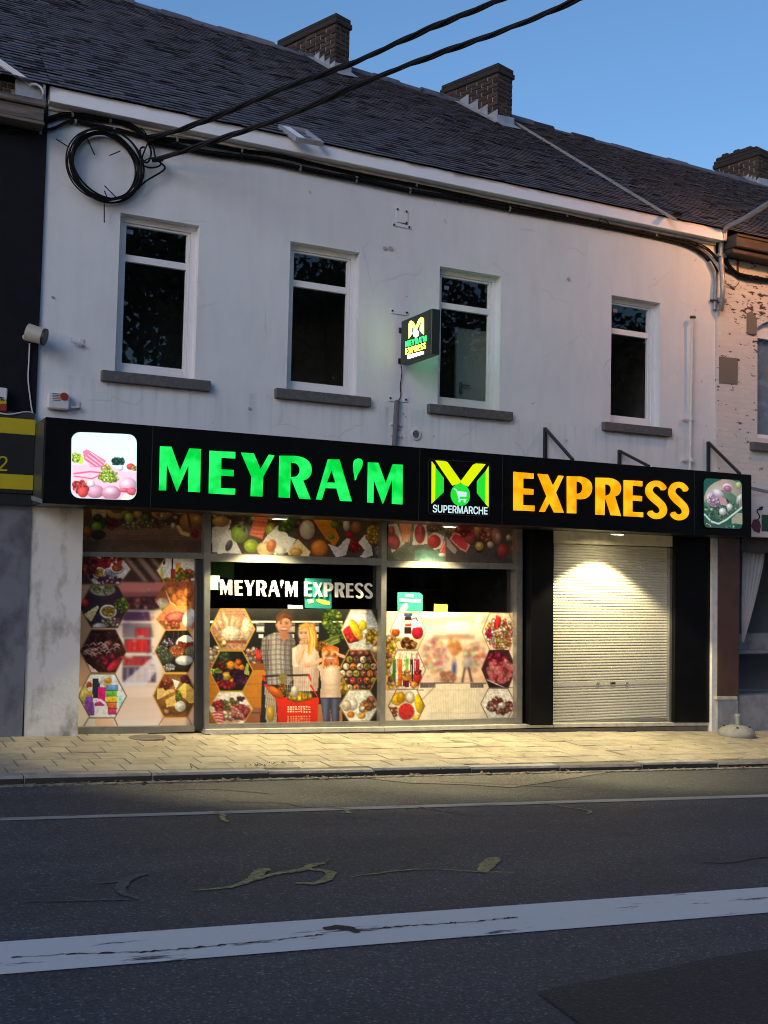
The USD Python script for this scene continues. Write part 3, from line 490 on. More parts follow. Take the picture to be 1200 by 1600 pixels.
# chimneys on the ridge, laid brick by brick
from scipy.optimize import least_squares
def chimney(parent, foot, top, back, right, width, seed, top_jag=False):
    """foot, top: near left edge; back: top of the far left edge; right: top of the near right edge. The party walls run askew of the street."""
    r = random.Random(seed); c = onRoof(*foot); cx, cy_ = c[0], c[1]; zt = onY(*top, cy_)[2]
    L_, ph = least_squares(lambda v: A(project(A([cx-v[0]*math.sin(v[1]), cy_+v[0]*math.cos(v[1]), zt])))-A(back), [1.0, .3]).x
    if right: width = float(least_squares(lambda v: project(A([cx+v[0]*math.cos(ph), cy_+v[0]*math.sin(ph), zt]))[0]-right[0], [.3]).x[0])
    L_ += .12; cp, sp_ = math.cos(ph), math.sin(ph)
    def T(m):
        v = A(m.vertices); m.vertices = np.c_[cx+v[:, 0]*cp-v[:, 1]*sp_, cy_+v[:, 0]*sp_+v[:, 1]*cp, v[:, 2]]; return m
    def rz(u, v): return float(roof_z(cx+u*cp-v*sp_, cy_+u*sp_+v*cp))
    z0 = min(rz(0, 0), rz(width, 0))-.25
    ch = thing('chimney', parent=parent)
    obj('core', T(box(.012, width-.012, .012, L_-.012, z0, zt-.02)), M['mortar'], ch)
    bh, j, bl = .058, .012, .20; cap = .15; z = zt-cap-.002-bh; row = 0
    while z > z0:
        for side in ('L', 'F', 'R', 'B'):
            a, b = (0, L_) if side in 'LR' else (0, width)
            p = a-(bl*.5 if (row+(side in 'FB')) % 2 else 0)
            while p < b-.01:
                s, e = max(p, a), min(p+bl, b)
                if e-s > .03:
                    o = r.gauss(0, .003)
                    if side == 'L': B = box(-o-.002, .05, s+j/2, e-j/2, z, z+bh)
                    elif side == 'R': B = box(width-.05, width+o+.002, s+j/2, e-j/2, z, z+bh)
                    elif side == 'F': B = box(s+j/2, e-j/2, -o-.002, .05, z, z+bh)
                    else: B = box(s+j/2, e-j/2, L_-.05, L_+o+.002, z, z+bh)
                    obj('brick', T(B), M['brick'], ch)
                p += bl+j
        z -= bh+j; row += 1
    caps = [bbox(-.03, width+.03, -.03, L_+.03, zt-cap, zt-.07, .012), bbox(-.015, width+.015, -.015, L_+.015, zt-.068, zt, .015)]
    if top_jag:
        for k in range(7): yy = .1+k*(L_-.2)/6; caps.append(bbox(-.02, width+.02, yy-.07, yy+.07, zt-.01, zt+.02+.08*r.random(), .02))
    obj('cap', T(cat(caps)), M['soot'], ch)
    # stepped lead: where the slope leaves the left face
    lim = L_
    for k in range(60):
        v = L_*k/60
        if cy_+v*cp > RIDGE_Y-.05: lim = v; break
    lim = max(lim, .28); n = 4; fl = []
    for i in range(n):
        a, b = lim*i/n, lim*(i+1)/n; zb_ = [rz(0, a), rz(0, b)]
        fl.append(hull([(xx, yy, zz) for xx in (-.020, -.008) for yy, zz in ((a-.015, zb_[0]+.0), (b, zb_[1]+.0), (b, zb_[1]+.035), (a-.015, zb_[1]+.075))]))
    fl.append(hull([(u, v, rz(u, v)+h_) for u, h_ in ((-.13, .026), (-.01, .05)) for v in (-.06, lim)]))
    fl.append(hull([(u, v, rz(u, 0)+h_) for u in (-.025, width+.03) for v in (-.022, -.008) for h_ in (-.02, .13)]))
    fl.append(hull([(u, v, rz(u, v)+h_) for u in (-.06, width+.05) for v, h_ in ((-.15, .024), (-.01, .04))]))
    obj('flashing', T(cat(fl)), M['lead'], ch)
chimney(sb, (523, 112), (526, 20), (443, 59), (547, 28), .3, 11)
chimney(sb, (777, 193), (779, 98), (700, 130), (801, 106), .3, 12)

# ---- ground floor
YS = .18
obj('left_pier', extr(Polygon([tuple(onY(a, b)[[0, 2]]) for a, b in ((37, 1165), (44, 780), (131, 780), (121, 1165))]), 0, YS+.12), M['pier'], sb)
obj('back_wall', cat([box(0, 8.5, 2.9, 2.95, -.6, 2.4), box(.3, 8.4, YS+.10, 2.9, 2.32, 2.36), box(.3, .33, YS+.1, 2.9, -.6, 2.4), box(5.62, 5.66, YS+.1, 2.9, -.6, 2.4)]), M['shop_room'], sb)
obj('shop_floor', box(.3, 8.4, YS+.1, 2.9, -.5, -.02), M['shop_room'], sb)
# stone step under the windows and the shutter
obj('step', quad([(322, 1140.5), (600, 1136.5), (600, 1143), (320, 1147)], .03, YS+.15), M['step'], sb)
obj('step', quad([(601, 1136.5), (864, 1131.5), (864, 1136.5), (601, 1143)], .03, YS+.15), M['step'], sb)
obj('step', quad([(865, 1131), (1112, 1128.5), (1112, 1133.5), (865, 1136.5)], .03, YS+.15), M['step'], sb)
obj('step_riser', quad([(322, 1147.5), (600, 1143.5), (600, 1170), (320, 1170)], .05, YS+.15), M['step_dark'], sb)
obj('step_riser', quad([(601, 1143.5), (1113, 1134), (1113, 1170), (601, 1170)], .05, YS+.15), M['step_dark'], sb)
YF = .10                                                # face of the aluminium frames
PANELS = {}
def panel(key, pxs, y=YS):
    p = [onY(a, b, y) for a, b in pxs]
    if key.startswith('top'):
        p[0] = A([p[3][0], y, 2.36]); p[1] = A([p[2][0], y, 2.36])
    PANELS[key] = p
panel('left', [(128, 867), (313, 871.5), (308, 1139), (121, 1141)]); panel('mid', [(327, 950.5), (597, 952), (596, 1130), (322, 1136)]); panel('right', [(604, 955), (808.5, 957.5), (809, 1124), (601.5, 1129)])
panel('top_left', [(129, 790), (320, 800), (319, 865), (128, 864)]); panel('top_mid', [(329, 800), (601, 812), (600, 874), (328, 867)]); panel('top_right', [(605, 812), (811, 822), (810, 882), (605, 875)])
sw = thing('shop_window', parent=sb)
FR = [quad([(118, 862), (326, 864), (326, 873.5), (118, 869)], YF, YS+.04), quad([(320, 864.5), (600, 872.5), (600, 883.5), (320, 877)], YF-.004, YS+.04), quad([(600, 875.5), (817, 881), (817, 890), (600, 886)], YF-.002, YS+.04)]
obj('transom', FR[0], M['alu'], sw); obj('transom', FR[1], M['alu'], sw); obj('transom', FR[2], M['alu'], sw)
obj('mullion', quad([(319, 780), (330, 780), (326.5, 1141), (319.5, 1141)], YF-.012, YS+.04), M['alu'], sw)
obj('mullion', quad([(306, 874), (319, 874), (318.5, 1141), (304.5, 1141)], YF+.03, YS+.04), M['alu_dark'], sw, label='dark slot of the sliding door frame')
obj('mullion', quad([(597, 790), (605, 790), (602, 1137), (594, 1137)], YF-.012, YS+.04), M['alu'], sw)
obj('mullion', quad([(807, 800), (816.5, 800), (816, 1134), (807.5, 1134)], YF-.008, YS+.04), M['alu'], sw)
obj('bottom_rail', quad([(118, 1136.5), (304, 1134), (304, 1143), (118, 1149)], YF, YS+.04), M['alu'], sw)
obj('bottom_rail', quad([(324, 1132), (595, 1127.5), (595, 1137.5), (322, 1141)], YF+.001, YS+.04), M['alu'], sw)
obj('bottom_rail', quad([(602, 1127), (810, 1121.5), (810, 1132.5), (602, 1137)], YF+.001, YS+.04), M['alu'], sw)
obj('pane', quad([(327, 872), (597, 880), (596, 1132), (322, 1138)], YS+.012, YS+.018), M['pane'], sw)
obj('pane', quad([(604, 880), (810, 886), (810, 1126), (601, 1132)], YS+.012, YS+.018), M['pane'], sw)
# black piers and shutter
obj('black_pier', quad([(831, 815), (865, 815), (864, 1133), (829, 1133)], 0, YS+.14), M['black'], sb)
obj('black_panel', quad([(811, 800), (836, 800), (836, 1134), (811, 1134)], YS+.0, YS+.06), M['black'], sb)
obj('black_pier', quad([(1056, 826), (1113.5, 828), (1112.5, 1129), (1054, 1129)], .02, YS+.14), M['black'], sb)
obj('edge_strip', quad([(1113.5, 828), (1121.5, 830), (1120, 1150), (1112, 1150)], -.02, YS+.14), M['white_pipe'], sb)
sh = thing('roller_shutter', parent=sb)
YR = .13
g = [onY(865, 852.5, YR), onY(1047, 852.5, YR), onY(1046, 1127, YR), onY(864.5, 1127, YR)]
obj('shutter_box', quad([(864, 818), (1056, 822), (1056, 854.5), (864, 848.5)], YR-.05, YR+.2), M['cream'], sh)
obj('guide_rail', quad([(1046.5, 856), (1055.5, 856), (1054, 1130), (1045.5, 1130)], YR-.05, YR+.06), M['alu'], sh)
zt, zb = onY(950, 852, YR)[2], onY(950, 1129.5, YR)[2]
xl, xr = onY(864, 1000, YR)[0], onY(1047, 1000, YR)[0]
n = 62; pitch = (zt-zb-.04)/n
zhd = onY(955, 1067.5, YR)[2]
hidx = int((zhd-zb-.04)/pitch)
i = 0
while i < n:
    z = zb+.04+i*pitch; hgt = pitch*(1.9 if i == hidx else 1)
    o = rng.gauss(0, .0003)
    prof = [(YR+.007, z), (YR+.002, z+.10*hgt), (YR-.001, z+.36*hgt), (YR, z+.60*hgt), (YR+.0035, z+.88*hgt), (YR+.007, z+hgt*.985)] if i != hidx else [(YR+.004, z), (YR-.004, z+.1*hgt), (YR-.004, z+.9*hgt), (YR+.004, z+hgt*.97)]
    obj('slat', hull([(x, a, b) for x in (xl, xr) for a, b in prof+[(YR+.02, z), (YR+.02, z+hgt*.97)]]), M['slat'], sh)
    i += 2 if i == hidx else 1
obj('backing', box(xl, xr, YR+.022, YR+.03, zb, zt+.03), M['slot'], sh)
obj('bottom_bar', bbox(xl, xr, YR-.012, YR+.02, zb-.005, zb+.037, .005), M['alu'], sh)
for px, w in ((934, .05), (957.5, .075), (979, .05)):
    q = onY(px, 1067.3, YR-.004)
    obj('lock' if w > .06 else 'slot', bbox(q[0]-w/2, q[0]+w/2, YR-.012, YR, q[2]-.013, q[2]+.013, .004), M['slot'] if w > .06 else M['steel'], sh)

# ================================================================== the big sign
DS = -.584
ss = thing('shop_sign', 'long black illuminated sign box reading MEYRA\'M SUPERMARCHE EXPRESS above the shopfront', 'sign')
ST, SB_, SX0, SX1 = 3.034, 2.262, -.006, 8.455
obj('sign_box', bbox(SX0, SX1, DS, -.004, SB_, ST, .006), M['black'], ss)
obj('side_panel', box(SX0-.006, SX0-.002, DS+.02, -.01, SB_+.01, ST-.01), M['sign_side'], ss)
for px_s in (236, 655, 785, 1085): q = onY(px_s, 760, DS); obj('panel_seam', box(q[0]-.003, q[0]+.003, DS-.0012, DS-.0002, SB_+.01, ST-.01), M['sign_side'], ss)
obj('corner_bracket', hull([tuple(onX(a, b, SX0-.02)) for a, b in ((41, 772), (66, 780), (66, 787), (48, 781))]+[tuple(onX(a, b, SX0-.005)) for a, b in ((43, 772), (66, 780), (66, 787), (48, 781))]), M['steel'], ss)
YL = DS-.022
def glyph(outer, ox, oy, s, holes=(), y=YL):
    f = lambda pts: [tuple(onY(ox+a/s, oy+b/s, y)[[0, 2]]) for a, b in pts]
    return Polygon(f(outer), [f(h) for h in holes]).buffer(0)
def smooth(pts, it=2):
    p = A(pts, float)
    for _ in range(it):
        q = np.roll(p, -1, 0); p = np.stack([.75*p+.25*q, .25*p+.75*q], 1).reshape(-1, 2)
    return p
def curve(pts, n=10): return spline([(*q, 0) for q in pts], n)[:, :2].tolist()
GM = [glyph([(65, 42), (168, 48), (250, 275), (340, 62), (445, 70), (436, 474), (328, 468), (333, 208), (222, 466), (125, 200), (118, 457), (55, 455)], 240, 690, 6),
      glyph([(528, 85), (767, 97), (766, 157), (636, 150), (634, 260), (754, 266), (753, 324), (632, 318), (630, 435), (766, 440), (764, 498), (522, 485)], 240, 690, 6),
      glyph([(825, 102), (940, 110), (1005, 262), (1085, 122), (1135, 130), (1028, 330), (1022, 515), (915, 510), (922, 325)], 240, 690, 6),
      glyph([(40, 120)]+curve([(165, 121), (240, 137), (292, 175), (312, 235), (303, 285), (278, 316), (240, 332)], 14)+[(303, 491), (212, 486), (142, 314), (131, 312), (126, 479), (35, 474)], 430, 690, 5.4545, [[(133, 178)]+curve([(160, 180), (196, 195), (215, 238), (204, 278), (176, 299)], 10)+[(134, 302)]]),
      glyph([(455, 150), (548, 152), (653, 508), (560, 505), (528, 398), (428, 395), (398, 495), (353, 494)], 430, 690, 5.4545, [[(483, 235), (520, 350), (442, 348)]]),
      glyph(curve([(685, 328), (674, 250), (671, 190), (684, 155), (712, 143), (740, 156), (747, 190), (732, 235), (690, 325)], 24), 430, 690, 5.4545),
      glyph([(797, 177), (880, 180), (945, 362), (1008, 192), (1088, 197), (1086, 535), (1002, 530), (1004, 305), (922, 527), (842, 312), (838, 522), (790, 518)], 430, 690, 5.4545)]
SC = [(545, 158), (520, 126), (482, 117), (447, 138), (438, 175), (462, 212), (505, 250), (538, 290), (540, 325), (512, 350), (475, 350), (444, 322)]
def sglyph(dx, dy, kx):
    q = spline([(a, b, 0) for a, b in SC], 40)[:, :2]
    w = np.interp(np.linspace(0, 1, 40), [0, .15, .5, .85, 1], [19, 20, 27, 21, 19])
    g = unary_union([LineString([q[i], q[i+1]]).buffer((w[i]+w[i+1])/2, cap_style=2 if i in (0, 38) else 1) for i in range(39)]).simplify(.7)
    return glyph([(413+(a-413)*kx+dx, b+dy) for a, b in list(g.exterior.coords)], 920, 730, 4.615)
GE = [glyph([(100, 128), (333, 148), (332, 210), (208, 205), (208, 322), (330, 332), (328, 398), (206, 392), (206, 518), (342, 525), (340, 590), (100, 580)], 790, 720, 7.5),
      glyph([(383, 152), (495, 158), (560, 300), (628, 172), (683, 178), (592, 372), (685, 610), (578, 605), (520, 485), (460, 600), (403, 597), (490, 415)], 790, 720, 7.5),
      glyph([(728, 178)]+curve([(870, 183), (960, 212), (1006, 262), (1016, 325), (998, 392), (950, 437), (890, 450)], 14)+[(832, 447), (830, 615), (730, 612)], 790, 720, 7.5, [[(832, 240)]+curve([(868, 245), (904, 275), (912, 318), (898, 362), (866, 382)], 10)+[(832, 385)]]),
      glyph([(55, 75)]+curve([(145, 77), (200, 94), (229, 125), (233, 162), (220, 194), (190, 211)], 12)+[(233, 352), (165, 345), (124, 215), (118, 215), (115, 345), (55, 342)], 920, 730, 4.615, [[(118, 121)]+curve([(146, 126), (165, 146), (165, 172), (152, 196)], 8)+[(119, 208)]]),
      glyph([(258, 92), (388, 100), (387, 138), (318, 132), (317, 203), (385, 208), (384, 245), (316, 240), (316, 322), (393, 325), (392, 360), (258, 352)], 920, 730, 4.615),
      sglyph(0, 0, 1.0), sglyph(166, 9, .95)]
def word(glyphs, m, names):
    for g, nm in zip(glyphs, names):
        obj('letter', extr(g, YL, DS-.001), m, ss, label=nm)
word(GM, M['green'], ['green glowing letter M, first of the word', 'green glowing letter E', 'green glowing letter Y', 'green glowing letter R', 'green glowing letter A', 'green glowing apostrophe', 'green glowing letter M, last of the word'])
word(GE, M['amber'], ['amber glowing letter E, first of the word', 'amber glowing letter X', 'amber glowing letter P', 'amber glowing letter R', 'amber glowing letter E, second of the word', 'amber glowing letter S, first of two', 'amber glowing letter S, last of the word'])
def rrect(p, y, r=.06):
    """Rounded panel from four photo corners on plane y, as x, z polygon."""
    q = Polygon([tuple(onY(a, b, y)[[0, 2]]) for a, b in p]); return q.buffer(-r).buffer(r, quad_segs=6)
pics = []
def sign_panel(name, pxs, lab, r=.06):
    g = rrect(pxs, YL, r); obj(name, extr(g.buffer(.006), DS-.018, DS-.001), M['black'], ss, label=lab); return g
# logo
lg = rrect([(669.5, 716.5), (766.5, 723), (766, 807), (669.5, 803)], YL, .04)
obj('logo_plate', extr(lg, DS-.014, DS-.001), M['black'], ss)
obj('plate_edge', extr(lg.difference(lg.buffer(-.006)), DS-.018, DS-.0145), M['sign_side'], ss)
LO = dict(ox=650, oy=700, s=8.571)
logo = [('lime', [(213, 176), (262, 238), (256, 700), (210, 747)]), ('leafg', [(264, 258), (376, 402), (375, 590), (259, 700)]), ('lime', [(262, 166), (385, 174), (425, 190), (600, 438), (598, 470), (490, 503)]), ('lime', [(606, 438), (765, 225), (805, 206), (937, 215), (700, 517), (604, 470)]),
        ('leafg', [(932, 312), (820, 442), (820, 603), (925, 735)]), ('lime', [(976, 238), (976, 792), (929, 742), (937, 308)])]
for m_, pts in logo: obj('logo_shape', extr(glyph(pts, **LO), DS-.02, DS-.0142), M[m_], ss)
cc = onY(650+597/8.571, 700+628/8.571, YL); rr = .118
circ = Point(cc[0], cc[2]).buffer(rr*.93, 24)
obj('logo_disc', extr(circ, DS-.02, DS-.0142), M['leafg'], ss); obj('logo_ring', extr(Point(cc[0], cc[2]).buffer(rr, 24).difference(circ.buffer(.002)), DS-.02, DS-.0142), M['green'], ss)
cartp = [glyph([(560, 575), (680, 592), (676, 652), (572, 650)], **LO, y=DS-.022)]+[LineString([tuple(onY(650+a/8.571, 700+b/8.571, DS-.022)[[0, 2]]) for a, b in pts]).buffer(.006) for pts in ([(512, 545), (545, 565), (582, 690), (668, 690)],)]+[Point(*onY(650+a/8.571, 700+712/8.571, DS-.022)[[0, 2]]).buffer(.013) for a in (582, 654)]
obj('trolley_symbol', extr(unary_union(cartp), DS-.024, DS-.0202), M['white_glow'], ss)
def text_to(text, p0, p1, height, y, m, name, parent, bold=True, depth=.003):
    """Lettering from the point p0 to p1 (x, z) on the plane y facing the street."""
    t = meshkit.text_mesh(text, 1.0, .01, bold); v = A(t.vertices); b0, b1 = v.min(0), v.max(0)
    u = (v[:, 0]-b0[0])/(b1[0]-b0[0]); h = (v[:, 1]-b0[1])/(b1[1]-b0[1]); d = (v[:, 2]-b0[2])/.01
    p0, p1 = A(p0), A(p1); x = p0[0]+u*(p1[0]-p0[0]); z = p0[1]+u*(p1[1]-p0[1])+h*height
    return obj(name, trimesh.Trimesh(np.c_[x, y-d*depth, z], t.faces, process=False), m, parent)
q0, q1 = onY(650+228/8.571, 700+862/8.571, YL), onY(650+962/8.571, 700+893/8.571, YL)
text_to('SUPERMARCHE', (q0[0], q0[2]), (q1[0], q1[2]), .083, DS-.0145, M['white_glow'], 'lettering', ss)
SIGN_PICS = {'sign_left': [(113, 675), (213.5, 679.5), (212.5, 781), (112, 777)], 'sign_right': [(1099.5, 747), (1159, 750.5), (1160, 826.5), (1100, 824)]}
# brackets behind the sign
for k, (w0, f0) in enumerate((((852, 668), (902, 718)), ((968, 703), (1018, 728)), ((1107, 690), (1157, 738)))):
    a = onY(*w0, -.02); b = onY(*f0, DS+.03); b[2] = ST+.005; b[0] = a[0]+.01
    obj('sign_bracket', cat([bar((a[0], -.02, ST-.05), (a[0], -.02, a[2]), .035, .035), bar((a[0], -.02, a[2]-.012), tuple(b), .03, .03)]), M['blackm'], ss)

# ================================================================== lamps under the sign
def spot(px, py, label, i):
    q = onY(px, py, -.30); x = q[0]; z = SB_
    d = thing('downlight', label, 'lamp', 'downlights under the sign')
    obj('housing', lathe([(.052, 0.004), (.085, -.002), (.088, -.022), (.070, -.030), (.060, -.018), (.052, -.012)], (x, -.30, z)), M['plastic'], d, smooth=40)
    obj('lens', lathe([(.0, -.016), (.058, -.016), (.055, -.002), (0, -.002)], (x, -.30, z)), M['lens'], d)
    s = UsdLux.SphereLight.Define(stage, d+'/bulb'); s.CreateRadiusAttr(.045); s.CreateColorAttr(Gf.Vec3f(1.0, .85, .45)); s.CreateNormalizeAttr(True); s.CreateIntensityAttr(LAMP*i)
    sa = UsdLux.ShapingAPI.Apply(s.GetPrim()); sa.CreateShapingConeAngleAttr(56.0); sa.CreateShapingConeSoftnessAttr(.22)
    s.AddTranslateOp().Set(Gf.Vec3d(x, -.30, z-.060))
LAMP = 36.0
spot(703, 822, 'downlight under the sign above the meat posters', 1.0); spot(965, 834, 'downlight under the sign above the roller shutter', 1.0); spot(437, 808, 'downlight under the sign above the fruit posters, hidden behind its edge', .9)

# ================================================================== hanging sign
hs = thing('hanging_sign', 'small black illuminated box sign sticking out from the wall between the middle windows', 'sign')
xf = onY(626.3, 535, -.07)[0]; yo = onX(674, 520, xf)[1]
zt0 = onX(626.3, 502.5, xf)[2]; zb0 = onX(626.3, 569.5, xf)[2]
obj('box', bbox(xf, xf+.105, yo, -.07, zb0, zt0, .006), M['face2'], hs)
for zz in (onY(622, 515, -.03)[2], onY(622, 563, -.03)[2]):
    obj('wall_arm', cat([bbox(xf+.025, xf+.08, -.08, 0, zz-.018, zz+.018, .004), bbox(xf+.005, xf+.10, -.012, 0, zz-.03, zz+.03, .003)]), M['blackm'], hs)
FX = xf-.0006
def onface(px, py): q = onX(px, py, xf); return q[1], q[2]
def extx(poly, x0, x1):
    """A polygon in y, z made solid between x0 (facing -x) and x1."""
    out = []
    for g in getattr(poly, 'geoms', [poly]):
        if g.area < 1e-8 or g.geom_type != 'Polygon': continue
        m = trimesh.creation.extrude_polygon(g, x1-x0, engine='earcut'); v = A(m.vertices)
        f = A(m.faces); out.append(trimesh.Trimesh(np.c_[x0+v[:, 2], v[:, 0], v[:, 1]], f, process=False))
    return cat(out)
def fpoly(pts): return Polygon([onface(600+a/10, 470+b/10) for a, b in pts]).buffer(0)
HG = [('lime2', [(395, 335), (402, 335), (440, 420), (425, 540), (388, 592), (380, 400)]), ('mint2', [(402, 370), (440, 440), (436, 520), (405, 560)]), ('lime2', [(400, 330), (425, 310), (460, 330), (500, 400), (540, 300), (575, 262), (610, 262), (622, 300), (575, 330), (520, 440), (470, 450)]),
      ('mint2', [(605, 300), (565, 400), (560, 460), (600, 515)]), ('lime2', [(625, 290), (606, 300), (602, 515), (625, 525)]), ('white2', [(365, 850), (620, 785), (618, 832), (378, 908)])]
for k, (m_, pts) in enumerate(HG): obj('logo_shape', extx(fpoly(pts), FX-.0015-.0004*k, FX+.0004), M[m_], hs)
obj('logo_disc', extx(fpoly([(500+42*math.cos(t), 508+62*math.sin(t)) for t in np.linspace(0, 2*math.pi, 24, endpoint=False)]), FX-.006, FX+.0004), M['white2'], hs)
def remap(glyphs, corners, place):
    """Letter shapes set into four photo corners (TL, TR, BR, BL); place(px, py) gives the 2-D point on the surface."""
    from shapely import transform
    u = unary_union(glyphs); x0, z0, x1, z1 = u.bounds; c = [A(q, float) for q in corners]; out = []
    # letters on the sign run slightly askew: straighten by its own frame
    def f(xz):
        r = []
        for x, z in xz:
            s = (x-x0)/(x1-x0); t = (z1-z)/(z1-z0); q = (c[0]*(1-s)+c[1]*s)*(1-t)+(c[3]*(1-s)+c[2]*s)*t
            r.append(place(*q))
        return A(r)
    return [transform(g, f) for g in glyphs]
for g in remap(GM, [(633.5, 533), (666.5, 523), (666.5, 533), (633.5, 543)], onface): obj('letter', extx(g.buffer(0), FX-.003, FX+.0004), M['green2'], hs)
for g in remap(GE, [(634, 544), (665.5, 535), (665.5, 544.5), (634, 554.5)], onface): obj('letter', extx(g.buffer(0), FX-.003, FX+.0004), M['amber2'], hs)
# the far face glows too, on the window side
obj('lettering', box(xf+.1052, xf+.107, yo+.12, -.17, zb0+.10, zt0-.12), M['mint2'], hs, label='glowing print on the far face')

# ================================================================== window lettering and cards
def onwin(px, py): q = onY(px, py, YS-.004); return q[0], q[2]
wl = thing('window_lettering', 'white film lettering MEYRA\'M EXPRESS on the dark glass above the family poster', 'lettering')
for wd, c in ((GM, [(344.5, 904.5), (465.5, 906.5), (465.5, 933), (344.5, 930)]), (GE, [(475.5, 907.5), (583, 911), (583, 936), (475.5, 932)])):
    for g in remap(wd, c, onwin): obj('letter', extr(g.buffer(0), YS+.002, YS+.0055), M['film'], wl)
def card(name, px4, m, y, label, r=0.0, cat_='card', rot=None):
    p = Polygon([tuple(onY(a, b, y)[[0, 2]]) for a, b in px4])
    if r: p = p.buffer(-r).buffer(r)
    return obj(name, extr(p, y, y+.006), M[m], label=label, cat=cat_)
def blobcard(name, px4, y, label, items):
    p = Polygon([tuple(onY(a, b, y)[[0, 2]]) for a, b in px4]).buffer(-.012).buffer(.012)
    t = thing(name, label, 'poster'); obj('sheet', extr(p, y, y+.005), M['teal'], t)
    for m_, pts in items:
        g = Polygon([tuple(onY(a, b, y-.004)[[0, 2]]) for a, b in pts]).buffer(-.004).buffer(.006); obj('print', extr(g, y-.004, y-.001), M[m_], t)
blobcard('teal_poster', [(476.5, 903.5), (518, 904.5), (518, 951), (476.5, 950)], YS+.024, 'teal poster with a yellow streak behind the white lettering', [('pyellow', [(493, 936), (505, 937), (516, 941), (515, 945), (505, 944), (496, 940)]), ('mint', [(480, 937), (488, 935), (491, 941), (482, 943)])])
blobcard('teal_poster', [(621, 925.5), (656, 926), (660.5, 930), (660.5, 958), (621, 957)], YS+.024, 'teal poster with two pale printed lines above the candy poster', [('mint', [(624, 935.5), (657, 937), (657, 941.5), (624, 940)]), ('mint', [(633, 929), (646, 929.5), (646, 933), (633, 932.5)]), ('mint', [(624, 954), (628, 946), (635, 942), (638, 948), (633, 956), (625, 957)])])
card('mint_card', [(329, 899), (343.5, 899.5), (343, 922), (328.5, 921.5)], 'mint', YS+.024, 'pale mint card beside the white lettering')
card('green_crate', [(330, 875), (366, 876), (366, 905), (330, 899)], 'greenbox', YS+.30, 'dark green crate behind the glass, above the mint card', cat_='crate')
card('yellow_card', [(678.5, 943.5), (699.5, 944.5), (699, 958), (678, 957)], 'pyellow', YS+.03, 'yellow card on the ledge right of the teal poster')
card('white_card', [(450, 945), (473.5, 946), (473.5, 952.5), (450, 951.5)], 'film', YS+.03, 'small white card above the family poster')
# shelves faintly seen in the dark shop
shf = []
for zz in (1.15, 1.5, 1.85): shf.append(box(1.9, 5.5, 1.6, 1.9, zz, zz+.03))
obj('shop_shelf', cat(shf+[box(x_, x_+.03, 1.6, 1.9, -.1, 2.2) for x_ in (1.9, 3.1, 4.3, 5.5)]), M['blackm'], label='dark shelf unit standing inside the shop behind the glass', cat='shelf')

# ================================================================== things on the wall
def onW(px, py, o=0.0): return onY(px, py, -o)
# alarm siren
p0, p1 = onW(75, 613, .07), onW(108, 640, .07)
al = thing('alarm_siren', 'white alarm box with a red lens above the left end of the sign', 'alarm')
obj('case', bbox(p0[0], p1[0], -.085, 0, p1[2]-.005, p0[2], .012), M['plastic'], al)
q = onW(100.5, 619.5, .09); obj('lens', cyl((q[0], -.098, q[2]), (q[0], -.08, q[2]), .034, 20, .04), M['red'], al)
for k in range(5):
    q = onW(82, 614.5+k*2.6, .088); obj('louvre', box(q[0], q[0]+.075, -.088, -.084, q[2]-.0035, q[2]+.0035), M['conduit'], al)
def hook(pa, pb, label, parent=None):
    a, b = onW(*pa, .02), onW(*pb, .02)
    t = thing('wall_hook', label, 'bracket')
    obj('plate', bbox(b[0]-.025, b[0]+.02, -.012, 0, b[2]-.03, b[2]+.05, .004), M['white_pipe'], t)
    obj('rod', cat([bar((a[0], -.05, a[2]), (b[0], -.05, b[2]-.01), .016), bar((b[0], -.055, b[2]-.01), (b[0], 0, b[2]-.01), .018), bar((a[0], -.05, a[2]), (a[0], -.05, a[2]+.035), .014)]), M['white_pipe'], t)
hook((110, 534), (128, 537), 'white metal wall hook beside the first upper window'); hook((110, 637), (122, 635), 'white metal bracket right of the alarm box')
# camera on the corner
sc = thing('security_camera', 'beige cylindrical security camera on the corner of the dark house', 'camera')
a, b = onY(43, 519, -.14), onY(68, 526, -.20)
obj('body', cat([cyl(tuple(a), tuple(b), .083, 24, .076)]), M['beige'], sc); d = (b-a)/np.linalg.norm(b-a)
obj('front_ring', cyl(tuple(b-d*.004), tuple(b+d*.02), .079, 24), M['blackm'], sc)
obj('wall_mount', cat([cyl((a[0]-.01, 0, a[2]-.02), tuple(a+d*.05-A([0, 0, .05])), .028), cyl((a[0]-.01, -.02, a[2]-.02), (a[0]-.01, 0, a[2]-.02), .055)]), M['beige'], sc)
obj('camera_cable', tube(spline([onY(46, 536, -.06), onY(45, 565, -.045), onY(44.5, 600, -.045), onY(47, 620, -.045), onY(51, 645, -.045), onY(56, 657, -.045)], 30), .006), M['plastic'], label='thin white cable running down from the security camera', cat='cable')
obj('thin_cable', tube(spline([onY(0, 645, -.13), onY(25, 646, -.125), onY(50, 645, -.06), onY(57, 652, -.03)], 16), .006), M['plastic'], label='thin white cable lying along the top of the yellow and black sign', cat='cable')
